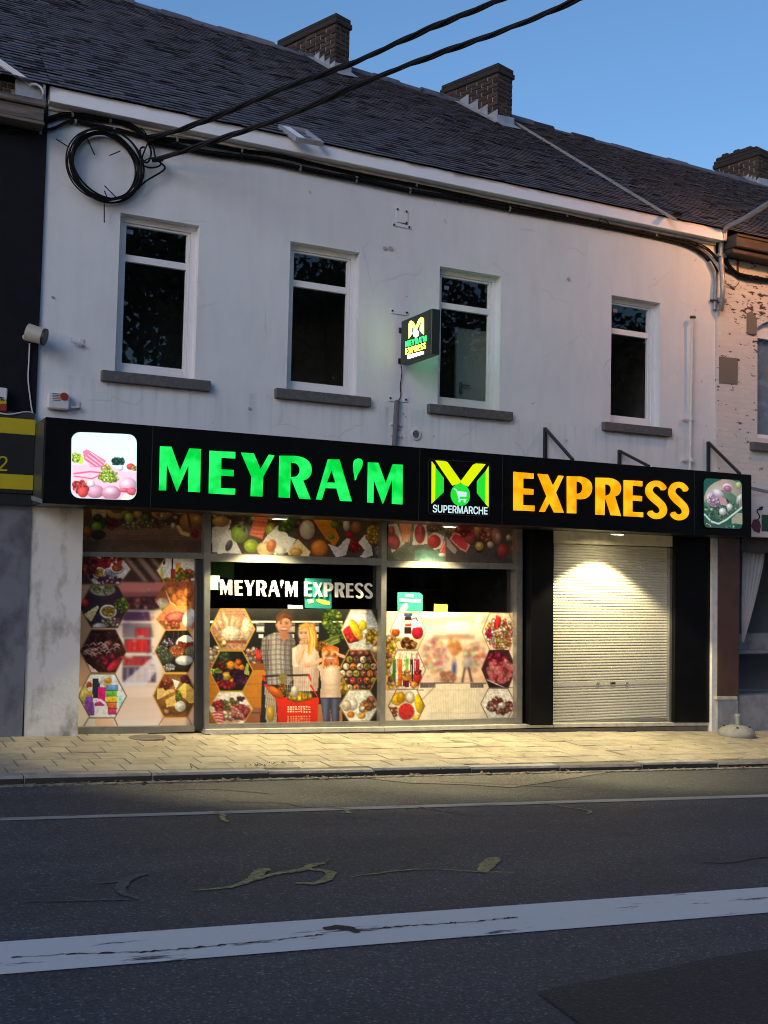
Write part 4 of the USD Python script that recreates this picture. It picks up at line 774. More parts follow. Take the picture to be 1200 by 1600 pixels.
# conduit, vent, old plates
cd = thing('wall_conduit', 'dark grey conduit rising from the sign below the hanging sign', 'conduit')
obj('pipe', tube([onW(616, 702, .03), onW(617.5, 680, .03), onW(619, 650, .03), onW(620, 632, .03), onW(622, 626, .035)], .030, 10), M['conduit'], cd)
obj('clip', cat([bar(onW(611, 662, .01), onW(627, 664, .01), .03, .02), bar(onW(611, 680, .01), onW(626, 682, .01), .0001+.012, .012)]), M['white_pipe'], cd)
obj('sign_flex', tube(spline([onW(626.5, 570, .05), onW(627, 590, .02), onW(625.5, 606, .012), onW(626, 618, .02), onW(622, 626, .03)], 20), .0055), M['cable'], label='thin black flex from the hanging sign down to the conduit', cat='cable')
vt = thing('round_vent', 'small round grey vent in the wall above the logo on the sign', 'vent'); q = onW(649.5, 679, 0)
obj('ring', lathe([(.062, 0), (.062, .014), (.045, .018), (.042, .004)], (0, 0, 0)).apply_transform(trimesh.transformations.rotation_matrix(math.pi/2, (1, 0, 0))).apply_translation((q[0], -.001, q[2])), M['white_pipe'], vt)
obj('grille', cat([cyl((q[0], -.006, q[2]), (q[0], 0, q[2]), .044)]+[box(q[0]-.04, q[0]+.04, -.012, -.006, q[2]-.03+.015*k, q[2]-.026+.015*k) for k in range(5)]), M['steel'], vt)
def plate(px4, label, studs, m='wall'):
    t = thing('old_plate', label, 'plate'); g = Polygon([tuple(onW(a, b, .01)[[0, 2]]) for a, b in px4]).buffer(-.006).buffer(.006)
    obj('sheet', extr(g, -.011, -.001), M[m], t)
    for a, b in studs:
        q = onW(a, b, .012); obj('bolt', cyl((q[0], -.022, q[2]), (q[0], -.010, q[2]), .011, 10), M['rust'], t)
plate([(619.5, 325), (637, 329), (637, 352), (619.5, 347)], 'painted-over square plate high on the wall above the hanging sign', [(621, 327), (635, 330.5), (635, 348)])
plate([(613.5, 345), (642.5, 351), (642.5, 358), (613.5, 352)], 'painted-over flat bar with rusty bolts high on the wall', [(615.5, 351), (639, 355)])
plate([(611, 482), (637.5, 486), (637.5, 493), (611, 489)], 'painted-over flat bar with rusty bolts just above the hanging sign', [(613, 485.5), (635.5, 488.5)])
plate([(608, 618), (637, 620.5), (637, 628.5), (608, 626.5)], 'painted-over flat bar at the top of the grey conduit', [(610, 622), (634, 624.5)])
obj('rusty_stud', cat([cyl(onW(a, b, .015), onW(a, b, -.002), r_, 10) for a, b, r_ in ((601, 387.5, .02), (610, 388, .026), (636, 463, .006), (888, 436, .02), (612, 664, .012), (626, 666, .012), (624, 671, .01), (612, 681, .01), (627, 683, .012), (634, 651, .007), (630, 646, .008), (82, 464, .012), (389, 638, .014), (885, 688, .010))]), mat('painted_stud', (.36, .36, .37), .7), label='paint-covered stubs of old fixings scattered over the white wall', cat='fixings', kind='stuff')
# pipes at the right
pp = thing('vent_pipe', 'tall thin white pipe with a rusty cap on the wall right of the last window', 'pipe')
obj('pipe', tube([onW(1082, 498, .075), onW(1080, 600, .06), onW(1078, 735, .06)], .018, 12), M['white_pipe'], pp)
q = onW(1082.5, 495.5, .075); obj('cap', cyl((q[0], q[1], q[2]-.012), (q[0], q[1], q[2]+.012), .042, 14, .034), M['rust'], pp)
for py in (655, 719): obj('clip', cat([bar(onW(1066, py, .03), onW(1083, py-1, .06), .03, .018), cyl(onW(1080, py, .06)-A([0, 0, .02]), onW(1080, py, .06)+A([0, 0, .02]), .034, 12)]), M['white_pipe'], pp)
# cables: coil, bundles along the eaves, two lines out over the street
def wobble(pts, n, amp, seed, turns=0, tr=0.0):
    p = spline(pts, n); r = np.random.default_rng(seed)
    o = np.cumsum(r.normal(0, 1, (n, 3)), 0); o -= np.linspace(0, 1, n)[:, None]*o[-1]; o *= amp/max(1e-6, np.abs(o).max())
    return p+o
c = onW(164, 262, .05); cz = onW(164, 203, .05)[2]-c[2]; cx = onW(222, 262, .05)[0]-c[0]
co = thing('cable_coil', 'coil of spare black cable hanging on the wall under the eaves', 'cable')
for k in range(9):
    r = random.Random(40+k); th = np.linspace(0, 2*math.pi, 60, endpoint=False); s = .83+.165*r.random(); e1, e2 = r.gauss(0, .018), r.gauss(0, .018)
    ph = r.random()*6; rx = cx*s*(1+.02*np.sin(2*th+ph)); rz = (cz*.985-.0)*s*(1+.03*np.cos(2*th+ph))
    if k > 5: rx *= 1.03; 
    P = np.c_[c[0]+e1+rx*np.cos(th), -.03-.011*k+.02*np.sin(th+ph), c[2]+e2+.04*(1-s)*5*.3+rz*np.sin(th)]
    obj('loop', tube(P, .0065+.004*r.random(), 7, closed=True), M['cable'], co)
for a, b in (((87, 217), (108, 230)), ((136, 216), (148, 242)), ((171, 243), (188, 236)), ((163, 290), (182, 309)), ((163, 298), (170, 315)), ((163, 318), (163, 348))):
    obj('tie_wire', tube([onW(*a, .07), onW(*b, .06)], .0055, 6), M['cable'], co)
def bundle(name, pxs, o, k, r0, spread, label, seed, m='cable', n=90, nodes=True):
    t = thing(name, label, 'cable'); r = random.Random(seed)
    base = [onW(a, b, o) for a, b in pxs]
    for i in range(k):
        th = 2*math.pi*i/k; P = wobble(base, n, .010, seed*10+i)+A([0, spread*math.cos(th), spread*math.sin(th)])
        obj('cable', tube(P, r0*(.8+.5*r.random()), 7), M[m], t)
    p = spline(base, n)
    if nodes:
        for i in range(6, n-4, 13):
            d = p[i+1]-p[i]; d /= np.linalg.norm(d); obj('tie', cyl(tuple(p[i]-d*.010), tuple(p[i]+d*.010), spread+r0*1.25, 10), M['cable' if r.random() < .5 else 'cable_grey'], t)
bundle('wall_cable', [(-30, 200), (20, 198), (60, 193), (85, 183), (105, 179), (150, 185), (195, 193), (215, 204), (228, 216)], .03, 4, .011, .017, 'black cable bundle rising from the dark house to the coil', 1, n=60)
bundle('wall_cable', [(-30, 203), (30, 207), (66, 206), (90, 199), (115, 190), (140, 196), (175, 202), (215, 212), (240, 218)], .03, 3, .010, .014, 'lower black cable sagging from the dark house behind the coil', 2, n=60)
bundle('wall_cable', [(228, 216), (250, 217), (300, 222), (380, 236), (420, 241), (480, 254), (540, 268), (620, 284), (700, 300), (780, 318), (850, 331), (920, 346), (960, 355), (1010, 365), (1060, 375), (1095, 384), (1118, 402), (1130, 418), (1145, 427)], .04, 3, .010, .013, 'upper black cable bundle running the length of the wall under the eaves', 3, n=150)
bundle('wall_cable', [(232, 222), (260, 226), (320, 238), (400, 249), (480, 265), (560, 281), (640, 298), (720, 312), (800, 327), (880, 341), (940, 352), (1000, 364), (1050, 375), (1080, 385), (1105, 403), (1120, 425)], .03, 4, .013, .021, 'lower thick black cable bundle running the length of the wall', 4, n=150)
bundle('wall_cable', [(1120, 372), (1131, 400), (1145, 424), (1165, 432), (1190, 436), (1240, 446)], .05, 4, .014, .02, 'black cables crossing onto the peeling brick house', 5, n=40, nodes=False)
for pts, lab in (([(1130, 436), (1140, 447), (1148, 448), (1155, 440)], 'thin black loop of wire hanging below the cables on the brick house'), ([(935, 348), (945, 343), (952, 352), (944, 358)], 'small twisted end of wire standing off the wall cables')):
    obj('wire_loop', tube(spline([onW(a, b, .05) for a, b in pts], 24), .005, 6), M['cable'], label=lab, cat='wire')
for a, b in ((1172, 434), (1181, 434)):
    q = onW(a, b, .07); obj('cable_joint', bbox(q[0]-.03, q[0]+.03, q[1]-.03, q[1]+.03, q[2]-.02, q[2]+.025, .008), M['cable'], label=['first dark splice block on the cables of the brick house', 'second dark splice block on the cables, nearer the frame edge'][a > 1175], cat='splice')
# tangle of strands where the lines are anchored
an = thing('cable_anchor', 'tangle of black cable and clamps where the street lines meet the wall', 'cable')
for k, pts in enumerate(([(222, 205), (230, 222), (236, 240), (228, 254), (222, 248), (226, 230)], [(228, 216), (240, 232), (246, 250), (258, 262), (250, 270), (228, 283), (215, 296)], [(232, 214), (226, 235), (224, 258), (236, 262), (252, 255)], [(216, 208), (232, 214), (244, 212)], [(240, 248), (228, 250), (221, 262), (222, 275)], [(220, 200), (226, 206), (230, 214)])):
    obj('strand', tube(spline([onW(a, b, .06+.015*k) for a, b in pts], 30), .010-.0008*k, 7), M['cable'], an)
obj('clamp', hull([tuple(onW(a, b, o)) for a, b in ((229, 211), (252, 207), (254, 216), (230, 222)) for o in (.05, .10)]), M['cable'], an)
obj('clamp', hull([tuple(onW(a, b, o)) for a, b in ((236, 246), (252, 244), (256, 252), (238, 254)) for o in (.09, .13)]), M['cable'], an)
def line(pts, y0, y1, label, seed):
    n = 220; P = []
    q = spline([(a, b, 0) for a, b in pts], n); s = np.linspace(0, 1, n)
    P = A([onY(q[i, 0], q[i, 1], y0+(y1-y0)*s[i]) for i in range(n)])
    t = thing('street_cable', label, 'cable', 'cables spanning the street')
    d = np.r_[0, np.cumsum(np.linalg.norm(np.diff(P, axis=0), axis=1))]
    r = .0145
    for k in range(3):
        th = 2*math.pi*d/.95+k*2.094; u = np.cross(P[-1]-P[0], (0, 0, 1)); u /= np.linalg.norm(u)
        amp = .0135*np.clip(1-.35*np.sin(d*5.3+k), .3, 1.3)
        obj('strand', tube(P+amp[:, None]*(np.cos(th)[:, None]*u+np.sin(th)[:, None]*A([0, 0, 1])), r, 7), M['cable'], t)
line([(240, 214), (290, 200), (380, 165), (460, 132), (540, 103), (640, 58), (780, 0), (880, -45)], -.10, -3.6, 'upper twisted black cable crossing the roof to the street', 1)
line([(244, 249), (285, 237), (330, 222), (450, 181), (560, 133), (690, 82), (800, 42), (900, 0), (1000, -46)], -.12, -3.6, 'lower twisted black cable crossing the roof to the street', 2)

# ================================================================== dark house on the left
dh = thing('dark_house', 'dark painted house at the left edge with a timber cornice', 'building')
XL = -3.2
lp = [onW(a, b)[[0, 2]] for a, b in ((73, 190), (56, 655))]
obj('wall', extr(Polygon([(XL, 2.9), (lp[1][0]-.012, 2.9), (-.012, 6.1), (XL, 6.1)]), -.03, .25), M['dark_wall'], dh)
obj('lower_wall', box(XL, onW(40, 1000)[0], -.02, .25, -.6, 2.5), M['blue_render'], dh)
q = onY(72, 160, -.22)
ct, cb = onY(72, 159, -.22)[2], onY(70, 196, -.22)[2]
obj('cornice', cat([bbox(XL, q[0], -.26, 0, ct-.065, ct, .012), bbox(XL, q[0]-.012, -.225, 0, cb+.03, ct-.068, .01), bbox(XL, q[0]-.006, -.235, 0, cb, cb+.028, .006)]), M['wood'], dh)
rf2 = slates(dh, XL, -.004, 0, 5)
# dormer cheek and gutter lining at the top left
yq = -.12
za = onY(20, 140, yq)
obj('gutter_lining', cat([hull([tuple(onY(a, b, y_)) for a, b in ((24, 122), (48, 134), (70, 131), (69, 157), (24, 150)) for y_ in (-.10, -.05)]), bar(onY(69, 132, -.16), onY(70, 158, -.16), .025, .02), tube(spline([onY(48, 132, -.13), onY(62, 135, -.16), onY(68, 146, -.18), onY(60, 156, -.2)], 14), .014, 8)]), M['lead'], dh)
dc = [onY(a, b, -.02) for a, b in ((-60, 95), (-4, 98), (24, 122), (24, 152), (-60, 134))]
obj('dormer_cheek', hull([tuple(p) for p in dc]+[(p[0], .2, p[2]) for p in dc]), M['mortar'], dh)
for i in range(5):
    for j in range(4):
        a, b = -22+j*11.5+(i % 2)*5.5, 105+i*9.2+j*2.4
        if b-6 > 98+max(0, a+4)*.86 and a < 16: 
            q = [onY(a+u, b+v, -.03) for u, v in ((0, 0), (9.5, 2.1), (9.5, 8.6), (0, 6.5))]; obj('brick', hull([tuple(p) for p in q]+[(p[0], -.018, p[2]) for p in q]), M['brick'], dh)
obj('verge_trim', bar(onY(-20, 84, -.09), onY(49, 132, -.09), .035, .05), M['fascia'], dh)
ys = thing('neighbour_sign', 'black shop sign with two yellow bands and a number 2 at the left edge', 'sign')
yy = -.12; a0, a1 = onY(54, 655, yy), onY(53, 770, yy)
xr_ = (a0[0]+a1[0])/2
obj('board', bbox(XL, xr_, yy, -.031, onY(53, 772, yy)[2], a0[2]+.0, .004), M['black_vinyl'], ys)
obj('top_rail', box(XL, xr_-.01, yy+.01, -.031, a0[2]+.001, a0[2]+.055), M['sign_side'], ys)
for u, v in ((656, 680), (743, 766)):
    obj('yellow_band', box(XL, xr_-.001, yy-.003, yy-.0005, onY(53, v, yy)[2], onY(53, u, yy)[2]), M['yellow'], ys)
q0, q1 = onY(-4, 736, yy), onY(11, 736, yy)
text_to('2', (q0[0], q0[2]), (q1[0], q1[2]), onY(5, 713, yy)[2]-q0[2], yy-.0005, M['yellow'], 'numeral', ys, bold=False)
obj('soffit', box(XL, onY(52, 785, -.08)[0], -.10, -.021, onY(50, 790, -.08)[2], onY(50, 772.5, yy)[2]-.002), M['blackm'], dh)
ab = thing('bell_box', 'white yellow and red alarm bell box at the left edge', 'alarm')
q0, q1 = onY(-16, 604, -.12), onY(10, 643, -.12)
for nm, u, v, m_ in (('top', 0, .52, 'plastic'), ('band', .52, .70, 'yellow'), ('base', .70, 1, 'red')):
    za, zb_ = q0[2]+(q1[2]-q0[2])*u, q0[2]+(q1[2]-q0[2])*v
    obj(nm, bbox(q0[0], q1[0], -.13, -.03, zb_+.001, za, .008), M[m_], ab)
obj('lettering', cat([bar(onY(a, b, -.132), onY(c_, d_, -.132), .008) for a, b, c_, d_ in ((-3, 620, 6, 622), (2, 624, 7, 625.5), (1, 620, 2, 626))]), M['blackm'], ab)

# ================================================================== peeling brick house on the right
bh = thing('brick_house', 'brick house with peeling white paint and a dark gutter at the right edge', 'building')
XR0, XR1 = W+.003, 14.0
wx0, wx1 = onW(1182, 600)[0], onW(1182, 600)[0]+1.1
wz1, wz0 = onW(1184, 500)[2], onW(1184, 684)[2]
wp = sbox(XR0, 2.30, XR1, 5.93).difference(sbox(wx0, wz0, wx1, wz1-.12)).difference(Point((wx0+wx1)/2, wz1-.9).buffer(.97).intersection(sbox(wx0, wz1-.3, wx1, wz1)))
obj('wall', extr(wp, -.015, .25), M['peel'], bh)
px_ = onW(1148, 600)[0]
obj('pilaster_strip', box(XR0+.004, px_, -.028, -.016, 2.9, 5.9), M['peel'], bh)
for i, q4 in enumerate(([(1124, 557), (1153, 560), (1152.5, 600.5), (1124, 598.5)], [(1168, 489), (1175, 486), (1182.5, 497), (1182.5, 523), (1168, 521)])):
    g = Polygon([tuple(onY(a, b, -.034)[[0, 2]]) for a, b in q4]); obj('cement_patch', extr(g, -.035, -.014), M['grey_patch'], bh)
w = thing('window', parent=bh)
obj('frame', extr(sbox(wx0, wz0, wx1, wz1).difference(sbox(wx0+.05, wz0+.06, wx1-.05, wz1-.22)), .06, .12), M['upvc'], w)
obj('pane', box(wx0+.04, wx1-.04, .09, .096, wz0+.05, wz1-.21), M['pane'], w)
obj('blind', box(wx0, wx1, .14, .15, wz0, wz1), M['pale'], w)
q = onY(1176, 690, -.07); obj('sill', bbox(q[0], q[0]+1.4, -.08, .08, q[2]-.11, q[2], .006), M['sill'], w)
gt, gb = onY(1130, 362, -.30), onY(1130, 388, -.26)
obj('gutter', cat([bbox(W+.07, XR1, -.30, 0, gb[2]+.05, gt[2], .012), bbox(W+.07, XR1, -.32, 0, gt[2]-.02, gt[2]+.012, .006), bbox(W+.07, XR1, -.24, 0, gb[2]-.02, gb[2]+.048, .012)]), M['timber'], bh)
slates(bh, W+.004, XR1, 0, 6)
chimney(bh, (1186, 289), (1186, 230), (1125, 250), None, .5, 13, top_jag=True)
for a, b, c_, d_ in ((1133, 386, 1133, 411), (1152.5, 390, 1152.5, 426)):
    p_, r_ = onY(a, b, -.03), onY(c_, d_, -.03); obj('rusty_bar', bar(p_, A([p_[0], p_[1], r_[2]]), .028, .02), M['rust_bar'], bh)
# its ground floor
obj('brown_pilaster', quad([(1122.5, 838), (1156, 842), (1154, 1089), (1121.5, 1089)], -.03, .2), M['brown'], bh)
obj('pilaster_plinth', quad([(1121.5, 1093), (1153.5, 1093), (1153, 1165), (1121, 1165)], -.05, .2), M['plinth'], bh)
obj('plinth_cap', quad([(1120.5, 1088.5), (1152.5, 1088.5), (1152, 1093), (1120.5, 1093)], -.065, .2), M['step'], bh)
zr = onY(1180, 1086, .1)[2]
obj('lower_wall', box(onY(1154, 1100, .08)[0], XR1, .08, .3, -.8, zr), M['plinth'], bh)
obj('window_head', box(onY(1156, 860, .05)[0]-.02, XR1, -.0, .3, onY(1160, 862, .05)[2], 2.30), M['timber'], bh)
sx0_ = onY(1154, 900, .12)[0]
obj('shop_pane', box(sx0_, XR1, .12, .126, zr, onY(1160, 858, .12)[2]), M['pane'], bh)
obj('room', cat([box(sx0_-.05, XR1, 1.2, 1.25, -.6, 2.3), box(sx0_-.06, sx0_-.05, .2, 1.2, -.6, 2.3), box(sx0_-.05, XR1, .3, 1.2, 2.28, 2.3)]), M['room'], bh)
cu = []
th = np.linspace(0, 1, 60)
topx, botx = onY(1158, 870, .2)[0], onY(1156, 1000, .2)[0]
zt_, zb_ = onY(1160, 862, .2)[2], onY(1158, 1003, .2)[2]
P, F = [], []
for i, t in enumerate(np.linspace(0, 1, 14)):
    wdt = (1-t**1.15)*.40+.015
    for j, s in enumerate(th): P.append((topx-.02+s*wdt, 0.155+.018*math.sin(s*34+t*2)*(1-.3*t), zt_+(zb_-zt_)*t))
for i in range(13):
    for j in range(59): a_ = i*60+j; F += [(a_, a_+1, a_+61), (a_, a_+61, a_+60)]
obj('net_curtain', trimesh.Trimesh(P, F, process=False), M['curtain'], label='white net curtain drawn aside in the right-hand shop window', cat='curtain')
obj('window_ledge', cat([box(sx0_, XR1, .5, .7, .75, .80), box(sx0_+.25, XR1, .55, .7, .80, 1.02)]), M['plinth'], label='pale ledge with a box seen inside the right-hand shop window', cat='ledge')
ns_ = thing('corner_shop_sign', 'white and green shop sign with a plum emblem at the right edge', 'sign')
q0, q1 = onY(1163, 775, -.12), onY(1163, 838, -.12)
obj('board', bbox(q0[0]-.2, XR1, -.13, -.016, q1[2], q0[2], .004), M['white_sign'], ns_)
g0, g1 = onY(1190, 804, -.132), onY(1190, 830, -.132); obj('green_band', box(g0[0], XR1, -.1335, -.131, g1[2], g0[2]), M['green_vinyl'], ns_)
obj('emblem', extr(Polygon([tuple(onY(a, b, -.134)[[0, 2]]) for a, b in ((1177, 812), (1183, 811), (1187, 814), (1189, 822), (1187, 833), (1178, 830), (1174, 822))]), -.1345, -.131), M['plum'], ns_)
obj('stem', tube(spline([onY(a, b, -.134) for a, b in ((1184, 812), (1186, 804), (1183, 799), (1188, 795))], 14), .008, 6), M['blackm'], ns_)
obj('leaf_emblem', extr(Polygon([tuple(onY(a, b, -.134)[[0, 2]]) for a, b in ((1185, 797), (1187, 792), (1193, 791), (1191, 797))]), -.1345, -.131), M['blackm'], ns_)
obj('sign_rail', bar(onY(1170, 762, -.14), onY(1200, 769, -.14)*1.0, .03, .04), M['steel'], ns_)

# street lamp on its wall bracket
sl = thing('street_lamp', 'grey wall-mounted street lamp arm reaching out over the pavement', 'street lamp')
p0 = onW(1125.5, 486, .06); p1 = onW(1126.5, 385, .06); x_ = p0[0]
arm = spline([(p0[0], -.07, p0[2]), (p0[0], -.07, p1[2]-.15), (p0[0], -.07, p1[2]), tuple(onY(1132, 360, -.15)), tuple(onY(1150, 348, -.34)), tuple(onY(1200, 318, -.80)), tuple(onY(1236, 297, -1.08)), tuple(onY(1262, 283, -1.25))], 50)
obj('arm', tube(arm, .033, 12), M['steel'], sl)
for py in (400, 470): q = onW(1126, py, .05); obj('wall_clip', bbox(q[0]-.06, q[0]+.06, -.10, -.012, q[2]-.025, q[2]+.025, .005), M['steel'], sl)
e = arm[-1]; d = (arm[-1]-arm[-4]); d /= np.linalg.norm(d); LP = e+d*.28
obj('lamp_head', hull([tuple(e+d*t+A([sx_*wd, 0, h])) for t, wd, h0, h1 in ((-.05, .05, -.03, .04), (.12, .13, -.05, .09), (.5, .13, -.05, .08), (.62, .05, -.03, .03)) for sx_ in (-1, 1) for h in (h0, h1)]), M['steel'], sl)
obj('lens', hull([tuple(LP+A([a*.09, b*.14, -.062+c_])) for a in (-1, 1) for b in (-1, 1) for c_ in (0, -.05)]), M['sodium'], sl)
so = UsdLux.SphereLight.Define(stage, sl+'/bulb'); so.CreateRadiusAttr(.06); so.CreateColorAttr(Gf.Vec3f(1.0, .40, .09)); so.CreateNormalizeAttr(True); so.CreateIntensityAttr(11.0); so.AddTranslateOp().Set(Gf.Vec3d(*map(float, LP+A([0, 0, -.2]))))
cdp = thing('cable_conduit', 'grey cable conduit beside the street lamp arm', 'conduit')
obj('pipe', tube([onW(1117, 484, .03), onW(1118.5, 440, .03), onW(1116, 425, .03), onW(1108, 408, .03)], .026, 10), M['steel'], cdp)
obj('clip', bar(onW(1110, 469, .02), onW(1132, 471, .08), .035, .02), M['rust'], cdp)

# parasol foot on the pavement
pb = thing('parasol_base', 'grey concrete parasol foot standing on the pavement by the brick house', 'parasol base')
q = onPave(1166, 1153); bz = pave_z(q[0], q[1])
obj('foot', lathe([(.0, .0), (.215, .0), (.228, .025), (.215, .070), (.165, .110), (.08, .135), (0, .138)], (q[0], q[1]+.16, bz)), M['concrete'], pb, smooth=50)
obj('tube', cyl((q[0]+.02, q[1]+.16, bz+.12), (q[0]+.02, q[1]+.16, bz+.26), .034, 16), M['steel'], pb)
obj('collar', cyl((q[0]+.02, q[1]+.16, bz+.24), (q[0]+.02, q[1]+.16, bz+.27), .040, 16), M['concrete'], pb)
for a in (.6, 2.4, 4.0, 5.4): obj('bolt', cyl((q[0]+.15*math.cos(a), q[1]+.16+.15*math.sin(a), bz+.10), (q[0]+.15*math.cos(a), q[1]+.16+.15*math.sin(a), bz+.13), .013, 10), M['blackm'], pb)
q = onPave(232, 1154); obj('drain_cover', lathe([(0, .004), (.17, .004), (.175, .0), (.175, -.02)], (q[0], q[1]+.05, pave_z(q[0], q[1]+.05)+.004)), M['step_dark'], label='small round drain cover in the pavement under the left poster', cat='drain cover')

# fallen leaves and weeds
def leafquads(n, seed, place, size, curl):
    r = np.random.default_rng(seed); P, F = [], []
    for i in range(n):
        o = A(place(r)); a = r.random()*6.28; s = size*(.6+.8*r.random()); u = A([math.cos(a), math.sin(a), 0])*s; v = A([-math.sin(a), math.cos(a), 0])*s*.5
        up = A([0, 0, s*curl]); b = len(P); P += [o-u+up*r.random(), o+v, o+u+up*r.random(), o-v, o+A([0, 0, .002])]; F += [(b, b+4, b+1), (b+1, b+4, b+2), (b+2, b+4, b+3), (b+3, b+4, b)]
    return trimesh.Trimesh(P, F, process=False)
def pl_gutter(r):
    x = -1+11*r.random(); y = kerb_y(x)-.03-.10*r.random()**2; return x, y, road_z(x)+.012
def pl_road(r):
    x = -1+10*r.random(); y = kerb_y(x)-.1-3.0*r.random(); return x, y, road_z(x)+.014
def pl_pave(r):
    x = -.6+10*r.random(); y = -1.7+1.7*r.random(); return x, y, pave_z(x, y)+.012
obj('fallen_leaves', cat([leafquads(170, 1, pl_gutter, .028, .5), leafquads(26, 2, pl_road, .026, .5), leafquads(45, 3, pl_pave, .024, .5)]), M['leaf'], label='dead leaves scattered along the gutter, road and pavement', cat='leaves', kind='stuff')
wd_ = []
for (a, b), n, sd, z in (((405, 1199), 18, 5, .01), ((420, 1196), 12, 6, .01), ((300, 1203), 6, 7, .01), ((1135, 1146), 34, 8, .03), ((126, 1146), 16, 9, .02), ((460, 1195), 9, 10, .01), ((690, 1204), 10, 11, .02)):
    q = onPave(a, b)
    wd_.append(leafquads(n, sd, lambda r, q=q, z=z: (q[0]+r.normal(0, .09), q[1]+r.normal(0, .02), q[2]+.01+z*r.random()), .015, 1.1))
obj('weeds', cat(wd_), M['weed'], label='small green weeds growing in the kerb joints and wall foot', cat='weeds', kind='stuff')

# trees across the street, seen as reflections in the upper windows
def tree(x, y, h, seed, label):
    r = np.random.default_rng(seed); t = thing('street_tree', label, 'tree', 'trees across the street')
    z0 = road_z(x)-.05; limbs = [tube(A([(x, y, z0), (x+.1, y, z0+h*.25), (x-.05, y+.1, z0+h*.5), (x, y, z0+h*.8)]), [.28, .22, .15, .05], 8)]; cl = []
    for k in range(16):
        a = r.random()*6.28; zz = z0+h*(.28+.45*r.random()); L_ = h*(.16+.16*r.random())
        e = A([x+math.cos(a)*L_, y+math.sin(a)*L_, zz+L_*.7]); limbs.append(tube(spline([(x, y, zz), (x+math.cos(a)*L_*.5, y+math.sin(a)*L_*.5, zz+L_*.25), e], 6), np.linspace(.09, .02, 6), 6)); cl.append(e)
    obj('trunk', cat(limbs), M['trunk'], t)
    n = 10000; P = []
    c = A(cl+[A([x, y, z0+h*.85])]*2); ci = c[r.integers(0, len(c), n)]
    o = r.normal(0, 1, (n, 3)); o /= np.linalg.norm(o, axis=1, keepdims=True); o *= (h*.15*r.random(n)**.45)[:, None]
    ctr = ci+o; ctr[:, 2] = np.maximum(ctr[:, 2], z0+1.6)
    u = r.normal(0, 1, (n, 3)); u /= np.linalg.norm(u, axis=1, keepdims=True); v = np.cross(u, r.normal(0, 1, (n, 3))); v /= np.linalg.norm(v, axis=1, keepdims=True)
    s = (.11+.10*r.random(n))[:, None]
    V = np.stack([ctr-u*s, ctr+v*s*.55, ctr+u*s, ctr-v*s*.55], 1).reshape(-1, 3); i4 = np.arange(n)*4
    obj('crown', trimesh.Trimesh(V, np.vstack([np.c_[i4, i4+1, i4+2], np.c_[i4, i4+2, i4+3]]), process=False), M['foliage'], t)
for k, (x, y, h) in enumerate(((1, -21.5, 12.5), (6.5, -22, 13.5), (11.5, -21, 12), (16.5, -22.5, 13.5), (22, -21.5, 13), (28, -22, 13))): tree(x, y, h, 60+k, 'leafy tree across the street mirrored in the upper windows')

def hedge():  # added leaf mass: blocks the low sunset sky in the shop glass reflections
    r = np.random.default_rng(5); n = 16000; ctr = np.c_[-14+62*r.random(n), -25.5+1.6*r.normal(0, .5, n), -.8+5.6*r.random(n)**.9]
    u = r.normal(0, 1, (n, 3)); u /= np.linalg.norm(u, axis=1, keepdims=True); v = np.cross(u, r.normal(0, 1, (n, 3))); v /= np.linalg.norm(v, axis=1, keepdims=True); s = (.16+.14*r.random(n))[:, None]
    V = np.stack([ctr-u*s, ctr+v*s*.7, ctr+u*s, ctr-v*s*.7], 1).reshape(-1, 3); i4 = np.arange(n)*4
    obj('hedge', trimesh.Trimesh(V, np.vstack([np.c_[i4, i4+1, i4+2], np.c_[i4, i4+2, i4+3]]), process=False), M['foliage'], label='tall dark leaf screen added across the street to hide low sky from the shop glass', cat='hedge', kind='stuff')
hedge()

obj('garden_wall', box(-20, 52, -28, -27.7, -2.5, 5.2), M['dark_wall'], label='unseen dark wall added behind the leaf screen to darken the shop glass', cat='wall')  # added out of view so gaps between the leaves reflect dark, not sunset

